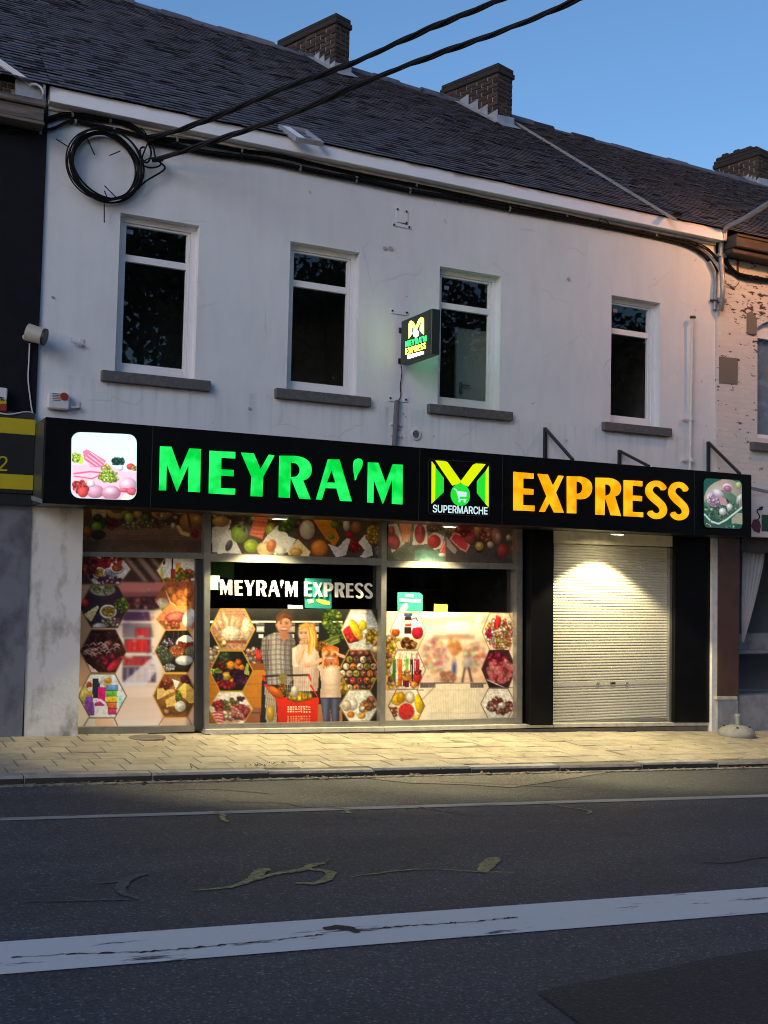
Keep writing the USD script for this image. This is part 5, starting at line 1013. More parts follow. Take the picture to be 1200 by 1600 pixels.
# ================================================================== printed pictures: a colour for every point of a fine sheet
class Print:
    def __init__(s, quad, nu, nv, ox, oy, sc, bg=(200, 190, 180), seed=1):
        s.nu, s.nv = nu, nv; u, v = np.meshgrid(np.linspace(0, 1, nu), np.linspace(0, 1, nv)); u, v = u.ravel()[:, None], v.ravel()[:, None]
        q = [A(p) for p in quad]; s.P = (q[0]*(1-u)+q[1]*u)*(1-v)+(q[3]*(1-u)+q[2]*u)*v
        a, b = project(s.P); s.X, s.Y = (a-ox)*sc, (b-oy)*sc
        s.c = np.tile(A(bg, float), (nu*nv, 1)); s.r = np.random.default_rng(seed); s.m = np.ones(nu*nv, bool); s.aa = np.hypot(s.X[1]-s.X[0], s.Y[1]-s.Y[0])
    def put(s, al, col): 
        al = (al*s.m)[:, None]; s.c = s.c*(1-al)+np.asarray(col, float)*al
    def ell(s, cx, cy, rx, ry, col, ang=0, sh=.35, soft=1.0, al=1.0):
        i = np.flatnonzero((abs(s.X-cx) < max(rx, ry)*1.5+soft*s.aa) & (abs(s.Y-cy) < max(rx, ry)*1.5+soft*s.aa) & s.m)
        if not len(i): return
        x, y = s.X[i]-cx, s.Y[i]-cy; ca, sa = math.cos(ang), math.sin(ang); x, y = x*ca+y*sa, -x*sa+y*ca
        d = np.hypot(x/rx, y/ry); a = np.clip((1-d)*min(rx, ry)/(s.aa*soft)+.5, 0, 1)*al
        l = 1-sh*np.clip(np.hypot(x/rx+.3, y/ry+.35)-.25, 0, 1.3)+sh*.35*np.clip(.45-np.hypot(x/rx+.3, y/ry+.35), 0, 1)*2
        s.c[i] = s.c[i]*(1-a[:, None])+np.clip(np.asarray(col, float)*l[:, None], 0, 255)*a[:, None]
    def inside(s, pts):
        r = np.zeros(len(s.X), bool); n = len(pts)
        for k in range(n):
            (x0, y0), (x1, y1) = pts[k], pts[(k+1) % n]
            if y0 == y1: continue
            r ^= ((s.Y > y0) != (s.Y > y1)) & (s.X < (x1-x0)*(s.Y-y0)/(y1-y0)+x0)
        return r
    def poly(s, pts, col, al=1.0, col2=None, ax='y'):
        k = s.inside(pts); c = np.asarray(col, float)
        if col2 is not None:
            t = s.Y if ax == 'y' else s.X; lo, hi = (min(p[ax == 'y'] for p in pts), max(p[ax == 'y'] for p in pts)); t = np.clip((t-lo)/(hi-lo), 0, 1)[:, None]; c = c*(1-t)+np.asarray(col2, float)*t
        s.put(k*al, c)
    def rect(s, x0, y0, x1, y1, col, **k): s.poly([(x0, y0), (x1, y0), (x1, y1), (x0, y1)], col, **k)
    def line(s, pts, w, col, al=1.0):
        best = np.full(len(s.X), 1e9)
        for (x0, y0), (x1, y1) in zip(pts[:-1], pts[1:]):
            dx, dy = x1-x0, y1-y0; t = np.clip(((s.X-x0)*dx+(s.Y-y0)*dy)/(dx*dx+dy*dy+1e-9), 0, 1); best = np.minimum(best, np.hypot(s.X-x0-t*dx, s.Y-y0-t*dy))
        s.put(np.clip((w/2-best)/s.aa+.5, 0, 1)*al, col)
    def noise(s, amp, scale, seed=0, sx=1.0):
        f = meshkit.fbm(np.c_[s.X/scale*sx, s.Y/scale, np.zeros(len(s.X))+seed*7.3], 4, seed)-.5; s.c = np.where(s.m[:, None], np.clip(s.c*(1+amp*2*f[:, None]), 0, 255), s.c)
    def blur(s, n=2):
        g = s.c.reshape(s.nv, s.nu, 3); m = s.m.reshape(s.nv, s.nu, 1)
        for _ in range(n):
            p = np.pad(g, ((1, 1), (1, 1), (0, 0)), 'edge'); b = (p[:-2, 1:-1]+p[2:, 1:-1]+p[1:-1, :-2]+p[1:-1, 2:]+p[1:-1, 1:-1])/5; g = np.where(m, b, g)
        s.c = g.reshape(-1, 3)
    def heap(s, cx, cy, rx, ry, pal, n, r0, r1, sh=.45, asp=.62, square=False):
        n, r0, r1 = int(n*1.35), r0*.72, r1*.9
        for k in range(n):
            if square: x, y = cx+rx*(2*s.r.random()-1), cy+ry*(2*s.r.random()-1)
            else:
                t = s.r.random()*6.28; q = math.sqrt(s.r.random()); x, y = cx+rx*q*math.cos(t), cy+ry*q*math.sin(t)
            r = r0+(r1-r0)*s.r.random(); c = A(pal[s.r.integers(len(pal))], float)*(.8+.35*s.r.random())
            a = s.r.random()*3.14; e = asp+(1-asp)*s.r.random()
            s.ell(x+r*.12, y+r*.15, r*1.06, r*e*1.08, c*.42, a, 0, 1.8, .6); s.ell(x, y, r, r*e, c, a, sh*1.15, 1.4)
            if k % 2: s.ell(x+r*.3*s.r.normal(), y+r*.3*s.r.normal(), r*.5, r*e*.3, c*(.62+.7*s.r.random()), s.r.random()*3, .1, 2.0, .65)
    def hexa(s, cx, cy, rx, ry, bg, rim, fn=None, w=7, fl=.52, bg2=None):
        p = [(cx-rx, cy), (cx-rx*fl, cy-ry), (cx+rx*fl, cy-ry), (cx+rx, cy), (cx+rx*fl, cy+ry), (cx-rx*fl, cy+ry)]
        keep = s.m; s.poly(p, bg, col2=bg2); s.m = keep & s.inside(p)
        if fn: fn(cx, cy, rx, ry)
        s.noise(.30, rx*.075, int(cx+cy) % 17); s.noise(.20, rx*.4, int(cx) % 13); s.m = keep
        if rim is not None: s.line(p+[p[0]], w, rim)
    def mesh(s, name, parent, m, y, gain=1.0, label=None, lift=0.0):
        i = np.arange(s.nu*s.nv).reshape(s.nv, s.nu); a, b, c, d = i[:-1, :-1].ravel(), i[:-1, 1:].ravel(), i[1:, 1:].ravel(), i[1:, :-1].ravel()
        P = s.P.copy(); P[:, 1] = y; col_ = s.c
        p = _path(parent, name); g = UsdGeom.Mesh.Define(stage, p); F = np.stack([a, d, c, b], 1)
        if s.keep is not None: F = F[s.keep[a] & s.keep[b] & s.keep[c] & s.keep[d]]
        if s.keep is not None:
            used = np.unique(F); new = np.zeros(len(P), int); new[used] = np.arange(len(used)); F = new[F]; P = P[used]; col_ = col_[used]
        g.CreatePointsAttr(Vt.Vec3fArray.FromNumpy(P.astype(np.float32))); g.CreateFaceVertexCountsAttr(Vt.IntArray.FromNumpy(np.full(len(F), 4, np.int32))); g.CreateFaceVertexIndicesAttr(Vt.IntArray.FromNumpy(F.astype(np.int32).ravel()))
        g.CreateSubdivisionSchemeAttr('none')
        c = np.clip(col_, 0, 255)/255; c = np.minimum(np.where(c <= .04045, c/12.92, ((c+.055)/1.055)**2.4)*gain, .90)
        UsdGeom.PrimvarsAPI(g).CreatePrimvar('printColor', Sdf.ValueTypeNames.Color3fArray, 'vertex').Set(Vt.Vec3fArray.FromNumpy(c.astype(np.float32)))
        UsdShade.MaterialBindingAPI.Apply(g.GetPrim()).Bind(m); tag(g.GetPrim(), label)
    keep = None
GOLD, BRN = (196, 148, 52), (112, 84, 48)
RED, ORG, YEL, GRN, PUR, WHT, MEAT, CHO = (200, 40, 38), (236, 130, 40), (238, 196, 60), (120, 160, 50), (110, 40, 80), (238, 228, 215), (196, 84, 84), (66, 30, 30)
def bowl(P, x, y, r, fill, rim=(235, 228, 222), pal=None, n=26):
    P.ell(x, y+r*.12, r*1.12, r*.95, A(rim)*.5, 0, .3); P.ell(x, y, r*1.1, r*.88, rim, 0, .2); P.ell(x, y, r*.9, r*.7, A(fill, float)*.75, 0, .2)
    P.heap(x, y, r*.74, r*.52, pal or [fill], n, r*.12, r*.24)
PG = .80
# ---------------- left poster (painted in the crop's own measure)
P = Print(PANELS['left'], 150, 224, 100, 780, 4.21, (205, 172, 148), 3)
P.rect(60, 340, 940, 560, (58, 42, 36)); 
for a, b, w in ((420, 520, 34), (500, 600, 44), (585, 690, 30)): P.poly([(a-40, 370), (a-40+w, 370), (b+w, 540), (b, 540)], (150, 120, 105), .8)
P.rect(340, 545, 700, 650, (178, 108, 100)); P.rect(340, 610, 700, 690, (120, 62, 60), al=.7); P.rect(380, 640, 640, 740, (60, 40, 44)); P.heap(510, 690, 110, 34, [(150, 60, 60), (80, 40, 60), (190, 150, 140)], 30, 8, 20)
P.rect(340, 730, 640, 1230, (206, 190, 186)); P.rect(60, 560, 180, 1240, (176, 140, 118))
P.rect(385, 740, 590, 800, (84, 52, 84)); P.rect(385, 815, 600, 910, (116, 104, 116))
for x0, y0, x1, y1, pal in ((475, 850, 560, 905, [RED, (170, 30, 60)]), (405, 925, 560, 1005, [RED, (176, 24, 30)]), (395, 1040, 560, 1090, [RED, (150, 40, 50)]), (395, 1110, 590, 1200, [(80, 70, 110), (150, 140, 160), (60, 50, 80)])):
    P.rect(x0-10, y0-8, x1+14, y1+6, (88, 74, 80))
    for k in range(12): P.rect(x0+(x1-x0)*k/12, y0, x0+(x1-x0)*(k+.8)/12, y1, A(pal[k % len(pal)])*(.8+.4*P.r.random()))
P.poly([(380, 1212), (600, 1020), (640, 1010), (640, 1090), (540, 1215), (520, 1290), (400, 1290)], (206, 198, 206), .8); P.poly([(560, 740), (690, 700), (700, 900), (590, 920)], (214, 186, 158), .8)
P.rect(60, 1235, 600, 1520, (216, 194, 180), col2=(228, 212, 202)); P.rect(350, 1300, 640, 1520, (210, 184, 168), col2=(226, 206, 194), ax='y')
for k in range(46): x, y = 345+260*P.r.random(), 560+640*P.r.random(); P.rect(x, y, x+10+34*P.r.random(), y+5+12*P.r.random(), [(230, 214, 206), (150, 80, 84), (96, 74, 92), (214, 150, 130), (176, 150, 156)][k % 5], al=.55)
for k in range(5): P.line([(340, 1250+k*50), (600+k*14, 1215+k*54)], 3, (196, 172, 158), .6)
P.blur(3)
P.rect(860, 1400, 900, 1520, (190, 190, 200)); P.rect(100, 1445, 205, 1520, (214, 206, 196)); P.rect(205, 1445, 330, 1520, (222, 178, 148))
def h(cx, cy, rx, ry): bowl(P, 262, 425, 52, (196, 36, 60)); bowl(P, 230, 485, 42, (222, 180, 60)); bowl(P, 300, 487, 40, (190, 190, 200)); bowl(P, 348, 450, 40, (214, 110, 50)); P.heap(280, 400, 120, 28, [(170, 30, 60), (190, 50, 50)], 34, 8, 16); P.heap(300, 535, 80, 28, [(80, 30, 70), (120, 40, 90)], 34, 7, 14); P.heap(180, 450, 40, 60, [(150, 30, 50), (70, 20, 40)], 20, 10, 20)
P.hexa(280, 460, 160, 100, (196, 188, 184), BRN, h); P.heap(150, 450, 50, 46, [(110, 30, 44), (150, 60, 60)], 22, 12, 24)
def h(cx, cy, rx, ry):
    P.ell(260, 610, 118, 70, (70, 44, 62)); P.ell(255, 596, 82, 40, (200, 200, 180)); P.heap(255, 592, 66, 26, [(210, 210, 190), (120, 150, 70), (180, 120, 70)], 60, 6, 13); P.poly([(128, 760), (222, 698), (228, 712), (180, 806)], (226, 214, 170), col2=(196, 180, 120)); bowl(P, 290, 738, 50, (190, 160, 70), pal=[(200, 170, 70), (170, 130, 50)]); P.heap(385, 700, 50, 44, [GRN, (90, 110, 40), (120, 90, 60)], 44, 8, 16); P.ell(140, 682, 22, 26, RED); P.heap(320, 810, 70, 26, [(190, 170, 150), (150, 110, 110), (90, 110, 50)], 30, 8, 14); P.ell(232, 838, 44, 24, (190, 190, 200))
P.hexa(265, 706, 165, 140, (50, 34, 46), BRN, h)
def h(cx, cy, rx, ry):
    P.heap(255, 985, 140, 120, [CHO, (84, 40, 40), (50, 24, 24), (104, 54, 50)], 120, 16, 30)
    for k in range(34): x, y = cx+120*(P.r.random()*2-1), cy-60+90*P.r.random(); P.line([(x-16, y+6), (x, y-8), (x+16, y+4)], 5, (196, 160, 160), .8)
    P.heap(315, 1060, 80, 34, [(140, 30, 50), (110, 24, 40)], 30, 14, 26); P.ell(325, 1095, 52, 24, (176, 36, 50), -.7)
    P.poly([(120, 1050), (240, 1150), (180, 1160), (110, 1080)], (180, 160, 160))
P.hexa(258, 1000, 152, 142, (40, 24, 24), BRN, h)
def h(cx, cy, rx, ry):
    P.ell(140, 1290, 46, 60, (200, 190, 110)); P.rect(160, 1210, 190, 1290, (210, 150, 60)); P.ell(164, 1222, 18, 22, (200, 70, 40)); P.poly([(140, 1300), (186, 1296), (202, 1400), (196, 1424), (142, 1424), (132, 1390)], (136, 78, 176), col2=(110, 60, 150)); P.poly([(150, 1240), (230, 1225), (236, 1250), (160, 1262)], (226, 224, 224))
    P.rect(188, 1180, 224, 1310, (34, 42, 74)); P.poly([(210, 1190), (236, 1180), (240, 1290), (224, 1300)], (40, 44, 60)); P.rect(224, 1235, 272, 1330, (196, 28, 108)); P.rect(262, 1195, 312, 1235, (226, 176, 70)); P.ell(288, 1192, 26, 20, (230, 170, 60))
    for k, c_ in enumerate(((110, 160, 214), (110, 190, 80), (232, 196, 36), (226, 110, 44), (210, 50, 110))): P.rect(272+k*3, 1222+k*39, 352-k*2, 1256+k*39, c_, col2=A(c_)*.8); P.rect(272, 1256+k*39, 352, 1261+k*39, (50, 70, 60))
    P.ell(244, 1352, 44, 30, (190, 40, 120)); P.line([(206, 1330), (236, 1320), (272, 1345), (282, 1420)], 16, (236, 232, 240)); P.rect(206, 1360, 286, 1440, (226, 222, 230)); P.rect(356, 1290, 384, 1370, (120, 200, 190), al=.8); P.ell(240, 1190, 14, 26, (230, 230, 235))
P.hexa(252, 1294, 158, 144, (214, 218, 224), (104, 78, 48), h)
P.line([(160, 1440), (122, 1506)], 7, (104, 78, 48)); P.line([(330, 1440), (356, 1500)], 7, (104, 78, 48))
def h(cx, cy, rx, ry):
    P.rect(650, 390, 668, 430, (60, 60, 40)); P.rect(708, 390, 718, 520, (50, 34, 30)); P.rect(700, 460, 732, 540, (130, 40, 40)); P.poly([(730, 420), (768, 420), (762, 520), (736, 520)], (226, 160, 50)); P.rect(632, 440, 652, 540, (200, 190, 90)); P.heap(790, 500, 60, 36, [RED, GRN, (160, 60, 60), ORG], 40, 12, 22); P.heap(740, 550, 110, 26, [ORG, (190, 130, 60), (120, 130, 50)], 50, 12, 22)
P.hexa(760, 470, 150, 108, (226, 218, 202), GOLD, h)
def h(cx, cy, rx, ry):
    for a, b in ((705, 605), (735, 650), (765, 625), (800, 655), (815, 615), (764, 690), (830, 700), (712, 706), (790, 700)): P.ell(a+3, b+5, 31, 34, (110, 50, 20), 0, 0); P.ell(a, b, 29, 32, (224, 128, 62), 0, .35)
    P.ell(645, 690, 44, 40, (196, 176, 150)); P.line([(668, 600), (700, 680), (770, 726), (870, 736)], 6, (214, 190, 140)); P.line([(620, 740), (700, 760), (830, 730)], 5, (190, 160, 110))
P.hexa(755, 660, 160, 120, (156, 84, 50), None, h)
def h(cx, cy, rx, ry):
    P.ell(730, 780, 70, 40, (190, 70, 60), -.2); P.ell(735, 772, 56, 26, (214, 120, 100), -.2); P.ell(840, 780, 54, 76, (236, 226, 206), .7); P.ell(820, 806, 40, 44, (240, 232, 214)); P.heap(690, 830, 70, 26, [(206, 100, 60), (196, 130, 90)], 24, 14, 24); P.ell(872, 840, 30, 40, (200, 100, 50))
P.hexa(755, 790, 150, 84, (204, 132, 84), GOLD, h)
def h(cx, cy, rx, ry):
    for k in range(7): P.rect(660+k*30, 860, 664+k*30, 920, (66, 56, 46))
    P.heap(690, 940, 50, 26, [(70, 50, 70), (190, 180, 190), (50, 34, 50)], 50, 6, 12); bowl(P, 800, 950, 58, (190, 60, 40)); P.poly([(745, 928), (772, 902), (800, 892), (826, 900), (858, 934), (800, 944)], (236, 232, 216)); bowl(P, 742, 1000, 50, (226, 120, 70), (90, 70, 50)); bowl(P, 848, 1004, 46, (170, 170, 130), (120, 110, 90)); P.ell(660, 1042, 60, 44, (70, 76, 62)); P.heap(660, 1030, 50, 22, [(120, 130, 100), (90, 100, 80)], 60, 5, 10); P.ell(790, 1085, 60, 40, (50, 44, 40)); P.ell(790, 1060, 58, 32, (238, 236, 230)); P.heap(690, 1106, 40, 18, [(220, 220, 220), (180, 180, 180)], 26, 5, 10); P.heap(640, 985, 40, 22, [(140, 150, 120), (100, 110, 90)], 40, 6, 11)
P.hexa(742, 1000, 146, 140, (30, 26, 24), GOLD, h)
def h(cx, cy, rx, ry):
    P.ell(735, 1290, 130, 128, (150, 100, 50)); P.poly([(610, 1246), (720, 1250), (730, 1262), (612, 1318)], (226, 184, 104)); P.poly([(740, 1262), (800, 1196), (860, 1260), (852, 1340), (826, 1344)], (230, 188, 92), col2=(216, 168, 80)); P.poly([(712, 1184), (764, 1200), (734, 1250)], (240, 226, 190)); P.poly([(668, 1320), (728, 1284), (736, 1360), (672, 1366)], (224, 178, 92)); P.ell(764, 1362, 36, 36, (240, 234, 216)); P.heap(670, 1210, 40, 30, [(190, 90, 60), (120, 50, 40)], 22, 10, 18); P.heap(815, 1184, 46, 20, [PUR, (90, 50, 60)], 30, 8, 14); P.ell(675, 1396, 36, 26, (140, 84, 44)); P.ell(675, 1396, 18, 12, (200, 160, 100)); P.heap(750, 1290, 20, 30, [GRN], 8, 8, 14)
P.hexa(735, 1292, 150, 144, (120, 76, 44), GOLD, h)
P.line([(655, 1436), (620, 1490)], 7, (150, 116, 60)); P.line([(815, 1432), (838, 1484)], 7, (150, 116, 60))
P.mesh('poster', sw, PRINT, YS-.004, PG*1.6, 'tall poster of food hexagons around a blurred supermarket aisle')
# ---------------- family poster
P = Print(PANELS['mid'], 230, 158, 310, 940, 4, (40, 38, 36), 4)
P.rect(40, 20, 1180, 135, (58, 56, 54), col2=(34, 33, 32)); P.rect(40, 120, 900, 132, (232, 226, 206)); P.rect(40, 132, 1180, 320, (30, 30, 32))
for a in (385, 575, 725): P.rect(a-26, 132, a+28, 150, (90, 90, 90)); P.rect(a-24, 152, a+26, 192, (150, 150, 150)); P.rect(a-18, 160, a+20, 182, (196, 196, 196)); P.rect(a-10, 206, a+22, 226, (200, 200, 200))
P.heap(100, 340, 60, 50, [(226, 206, 186), (190, 160, 140), (230, 190, 170)], 46, 12, 24); P.heap(340, 340, 50, 50, [(226, 206, 186), (180, 160, 150), (190, 120, 100)], 46, 10, 22); P.heap(1120, 330, 60, 150, [(220, 190, 150), (196, 110, 70), (240, 220, 190)], 70, 14, 30)
P.rect(40, 400, 420, 690, (204, 132, 48), col2=(190, 116, 40)); P.rect(40, 385, 420, 430, (150, 84, 44)); P.line([(40, 520), (420, 512)], 3, (150, 92, 34)); P.line([(40, 606), (420, 600)], 3, (150, 92, 34)); P.rect(40, 660, 420, 790, (150, 90, 60)); P.rect(735, 640, 900, 790, (172, 112, 70)); P.rect(40, 690, 420, 700, (90, 70, 60))
P.heap(830, 110, 60, 70, [(90, 120, 40), (150, 170, 70), (60, 84, 30)], 70, 8, 17); P.heap(870, 200, 60, 60, [(70, 100, 36), (120, 140, 60)], 30, 8, 16); P.heap(910, 520, 40, 60, [YEL, (190, 150, 50)], 26, 14, 30)
# the three people, painted softly: forms first, then light and shade over them
def form(pts, col, lights=(), col2=None):
    P.poly(pts, col, col2=col2); k0 = P.m; P.m = k0 & P.inside(pts)
    for cx, cy, rx, ry, cc_, al in lights: P.ell(cx, cy, rx, ry, cc_, 0, 0, min(rx, ry)/2.2, al)
    return k0
def face(cx, cy, rx, ry, skin, tilt=0.0):
    dk, lt = A(skin)*.62, np.minimum(A(skin)*1.16, 255)
    P.ell(cx, cy, rx, ry, skin, tilt, 0, 2.5); P.ell(cx+rx*.55, cy+ry*.1, rx*.5, ry*.9, dk, tilt, 0, 14, .55); P.ell(cx-rx*.25, cy-ry*.25, rx*.45, ry*.4, lt, tilt, 0, 12, .6); P.ell(cx, cy+ry*.85, rx*.7, ry*.22, dk, tilt, 0, 8, .45)
    for s_ in (-.42, .38): P.ell(cx+s_*rx, cy-ry*.10, rx*.20, ry*.10, dk, 0, 0, 4, .75); P.ell(cx+s_*rx, cy-ry*.09, rx*.09, ry*.055, (44, 30, 26), 0, 0, 2, .9); P.ell(cx+s_*rx, cy-ry*.24, rx*.24, ry*.05, dk*.7, 0, 0, 3, .8)
    P.ell(cx+.06*rx, cy+ry*.18, rx*.13, ry*.12, dk, 0, 0, 5, .5); P.ell(cx-.03*rx, cy+ry*.10, rx*.08, ry*.16, lt, 0, 0, 4, .6)
    P.ell(cx, cy+ry*.47, rx*.38, ry*.13, (130, 52, 48), 0, 0, 3, .85); P.ell(cx, cy+ry*.44, rx*.30, ry*.065, (240, 230, 222), 0, 0, 2, .95)
def hair(n, pts, spread, w, cols, al=.7):
    q = A(pts, float)
    for k in range(n): o = spread*(P.r.random(2)*2-1); d_ = P.r.normal(0, 3, (len(q), 2)); P.line([tuple(v) for v in q+o+d_], w, cols[P.r.integers(len(cols))], al)
SK1, SK2, SK3 = (214, 150, 116), (232, 176, 142), (234, 178, 146)
P.poly([(398, 470), (470, 470), (420, 790), (384, 790)], (44, 46, 58), col2=(28, 30, 40))
shirt = [(384, 330), (398, 232), (440, 206), (488, 192), (580, 204), (606, 250), (600, 470), (560, 520), (430, 520), (412, 400), (398, 360)]
k0 = form(shirt, (206, 198, 192))
for k in range(8):
    x = 388+k*31; P.line([(x+8, 180), (x, 330), (x+10, 530)], 15, (70, 60, 62), .58); P.line([(x+22, 180), (x+16, 330), (x+24, 530)], 3.2, (84, 74, 76), .6)
for k in range(11): y = 205+k*31; P.line([(380, y+10), (500, y), (620, y+12)], 14, (74, 64, 66), .52); P.line([(380, y+24), (500, y+15), (620, y+26)], 3.2, (90, 80, 82), .6)
for x_, rx_, cc_, al_ in ((588, 36, (40, 34, 36), .6), (420, 22, (60, 52, 52), .45), (470, 26, (255, 248, 240), .28), (545, 18, (255, 246, 238), .2)): P.ell(x_, 370, rx_, 190, cc_, 0, 0, 14, al_)
P.line([(440, 240), (432, 330), (436, 420)], 9, (60, 52, 54), .6); P.line([(536, 252), (540, 515)], 5, (80, 70, 70), .7); P.ell(533, 236, 34, 20, (70, 60, 60), 0, 0, 8, .5); P.m = k0
P.ell(378, 350, 20, 26, (206, 52, 48), .2, .4); hair(7, [(380, 345), (372, 306)], A([14, 4]), 8, [(226, 70, 60), (190, 44, 44)])
form([(512, 185), (556, 185), (558, 226), (534, 250), (510, 224)], (176, 114, 84)); P.m = k0
face(533, 142, 44, 64, SK1); P.ell(534, 176, 34, 30, (120, 74, 54), 0, 0, 9, .38); P.ell(534, 172, 17, 8, (130, 52, 48), 0, 0, 3, .85); P.ell(534, 170, 14, 4, (240, 232, 226), 0, 0, 2, .95)
P.poly([(486, 150), (486, 104), (506, 76), (540, 66), (572, 78), (584, 108), (580, 150), (572, 116), (548, 98), (516, 100), (496, 120)], (78, 46, 30)); hair(26, [(500, 108), (530, 82), (566, 90)], A([16, 14]), 3, [(120, 76, 46), (56, 32, 22), (96, 58, 36)])
for x_ in (487, 579): P.ell(x_, 148, 6, 13, (190, 122, 92), 0, .3)
# woman
hair(46, [(690, 150), (706, 220), (700, 310)], A([34, 14]), 8, [(226, 156, 66), (190, 116, 44), (244, 188, 100), (160, 94, 36)], .8)
blouse = [(590, 292), (636, 262), (700, 272), (752, 312), (756, 420), (744, 560), (604, 560), (590, 440), (586, 380)]
k0 = form(blouse, (240, 220, 202), col2=(222, 198, 178))
for k in range(15): P.line([(596+k*11, 250), (590+k*11.4, 400), (598+k*11, 570)], 2.6, (150, 112, 96), .55)
for x_, y_, rx_, ry_, cc_, al_ in ((740, 420, 26, 150, (120, 88, 74), .55), (660, 470, 16, 100, (140, 106, 90), .4), (612, 420, 14, 120, (150, 116, 100), .4), (690, 360, 30, 70, (255, 246, 234), .4)): P.ell(x_, y_, rx_, ry_, cc_, 0, 0, 14, al_)
P.m = k0
P.line([(612, 388), (634, 350), (652, 300), (654, 262)], 24, SK2); P.line([(620, 394), (644, 350), (662, 300)], 7, (170, 112, 84), .6); face(656, 202, 31, 47, SK2, -.12)
hair(30, [(640, 160), (676, 146), (704, 190)], A([12, 10]), 5, [(222, 152, 62), (196, 122, 48), (246, 196, 112)], .85); hair(22, [(694, 170), (704, 240), (694, 320)], A([12, 10]), 6, [(230, 162, 70), (180, 108, 42), (246, 196, 112)], .8)
P.ell(648, 254, 19, 14, SK2, -.3, .3); hair(4, [(636, 250), (660, 244)], A([2, 6]), 4, [(196, 136, 104)], .7); P.line([(598, 300), (602, 350), (610, 396)], 26, (238, 216, 198)); P.line([(608, 310), (614, 390)], 5, (170, 138, 120), .6)
# pineapple held up, girl
P.ell(775, 280, 46, 34, (176, 112, 34), -.3, .6); P.heap(775, 280, 38, 26, [(214, 150, 54), (130, 80, 26), (190, 124, 40)], 60, 5, 9); hair(18, [(800, 262), (836, 238), (872, 226)], A([8, 26]), 5, [(110, 124, 50), (76, 92, 38), (150, 156, 80)], .9)
P.line([(664, 398), (716, 390), (790, 352)], 24, SK3); P.line([(668, 408), (720, 400), (786, 366)], 6, (170, 112, 84), .5); P.line([(908, 344), (880, 334), (850, 320)], 20, (226, 168, 136))
top_ = [(742, 404), (790, 380), (858, 384), (896, 420), (886, 520), (890, 605), (762, 600), (766, 500), (758, 440)]
k0 = form(top_, (240, 216, 194), [(880, 500, 22, 120, (130, 98, 82), .6), (772, 500, 16, 110, (150, 116, 98), .45), (830, 470, 26, 80, (255, 246, 232), .4), (826, 560, 50, 14, (176, 144, 124), .4), (810, 520, 40, 8, (180, 148, 128), .4), (826, 392, 44, 12, (150, 112, 92), .5)], col2=(222, 192, 168)); P.m = k0
k0 = form([(762, 598), (890, 598), (882, 690), (876, 790), (842, 790), (822, 670), (826, 790), (786, 790), (770, 680)], (78, 84, 112), [(880, 690, 14, 100, (30, 34, 50), .6), (790, 700, 9, 90, (140, 148, 180), .5), (850, 690, 9, 80, (136, 142, 172), .45), (822, 640, 8, 60, (34, 38, 56), .6)], col2=(54, 58, 84)); P.m = k0; P.line([(760, 602), (890, 606)], 6, (44, 42, 56), .8)
P.ell(822, 334, 54, 58, (190, 96, 36), 0, .5, 3); hair(70, [(790, 310), (800, 350), (792, 392)], A([20, 20]), 6, [(232, 130, 50), (196, 92, 32), (246, 168, 92), (150, 66, 24)], .8); hair(50, [(856, 310), (850, 350), (856, 388)], A([16, 18]), 6, [(226, 120, 46), (180, 84, 30), (244, 160, 84)], .8); hair(30, [(790, 296), (824, 282), (858, 298)], A([10, 8]), 6, [(226, 120, 46), (244, 164, 88), (176, 84, 30)], .8)
P.ell(822, 338, 31, 42, SK3, 0, .25, 2.5)
for x_ in (802, 842): P.ell(x_+2, 325, 22, 22, (120, 56, 16), 0, 0, 3, .7); P.ell(x_, 321, 20, 20, (238, 140, 46), 0, .45); P.ell(x_-9, 329, 9, 15, SK3, .4, .3, 2, .9)
P.ell(822, 356, 19, 8, (150, 60, 52), 0, 0, 3, .9); P.ell(822, 354, 15, 4, (244, 236, 228), 0, 0, 2)
P.ell(822, 374, 20, 6, (176, 112, 84), 0, 0, 5, .5); P.line([(786, 352), (780, 330), (796, 314)], 14, SK3); P.line([(872, 330), (862, 316), (850, 312)], 13, SK3)
# trolley
P.poly([(412, 520), (480, 560), (490, 790), (424, 790)], (206, 186, 160)); 
for k in range(9): P.line([(416+k*8, 524+k*4), (428+k*8, 790)], 2.6, (110, 100, 90))
for k in range(6): P.line([(416, 560+k*40), (490, 580+k*40)], 2.4, (120, 110, 100))
P.ell(452, 700, 24, 50, (220, 170, 60)); P.poly([(408, 520), (424, 516), (500, 600), (746, 600), (690, 520), (706, 516), (750, 608), (744, 770), (498, 770), (490, 622)], (226, 44, 30))
P.rect(496, 612, 742, 764, (228, 46, 32), col2=(206, 34, 24)); P.line([(412, 468), (505, 462)], 12, (40, 40, 42)); P.line([(560, 462), (690, 458)], 12, (40, 40, 42)); P.line([(404, 466), (414, 490)], 16, (220, 40, 30)); P.line([(690, 460), (700, 490)], 14, (220, 40, 30))
for k in range(12): P.line([(560+k*12, 470), (552+k*13, 596)], 2.6, (224, 216, 206), .8)
for k in range(4): P.line([(545, 490+k*28), (710, 490+k*28)], 2.4, (224, 216, 206), .8)
P.ell(524, 552, 27, 46, (200, 140, 50), .1, .4); P.heap(524, 550, 20, 38, [(150, 100, 40), (214, 160, 60)], 40, 4, 7)
for k in range(7): P.line([(522, 510), (498+k*9, 440+abs(k-3)*9)], 8, (130, 120, 66))
P.ell(480, 566, 60, 26, (232, 110, 40), .6); P.heap(630, 596, 64, 20, [(240, 160, 40), (236, 196, 60)], 30, 14, 24); P.ell(600, 560, 24, 40, (230, 220, 200), .2)
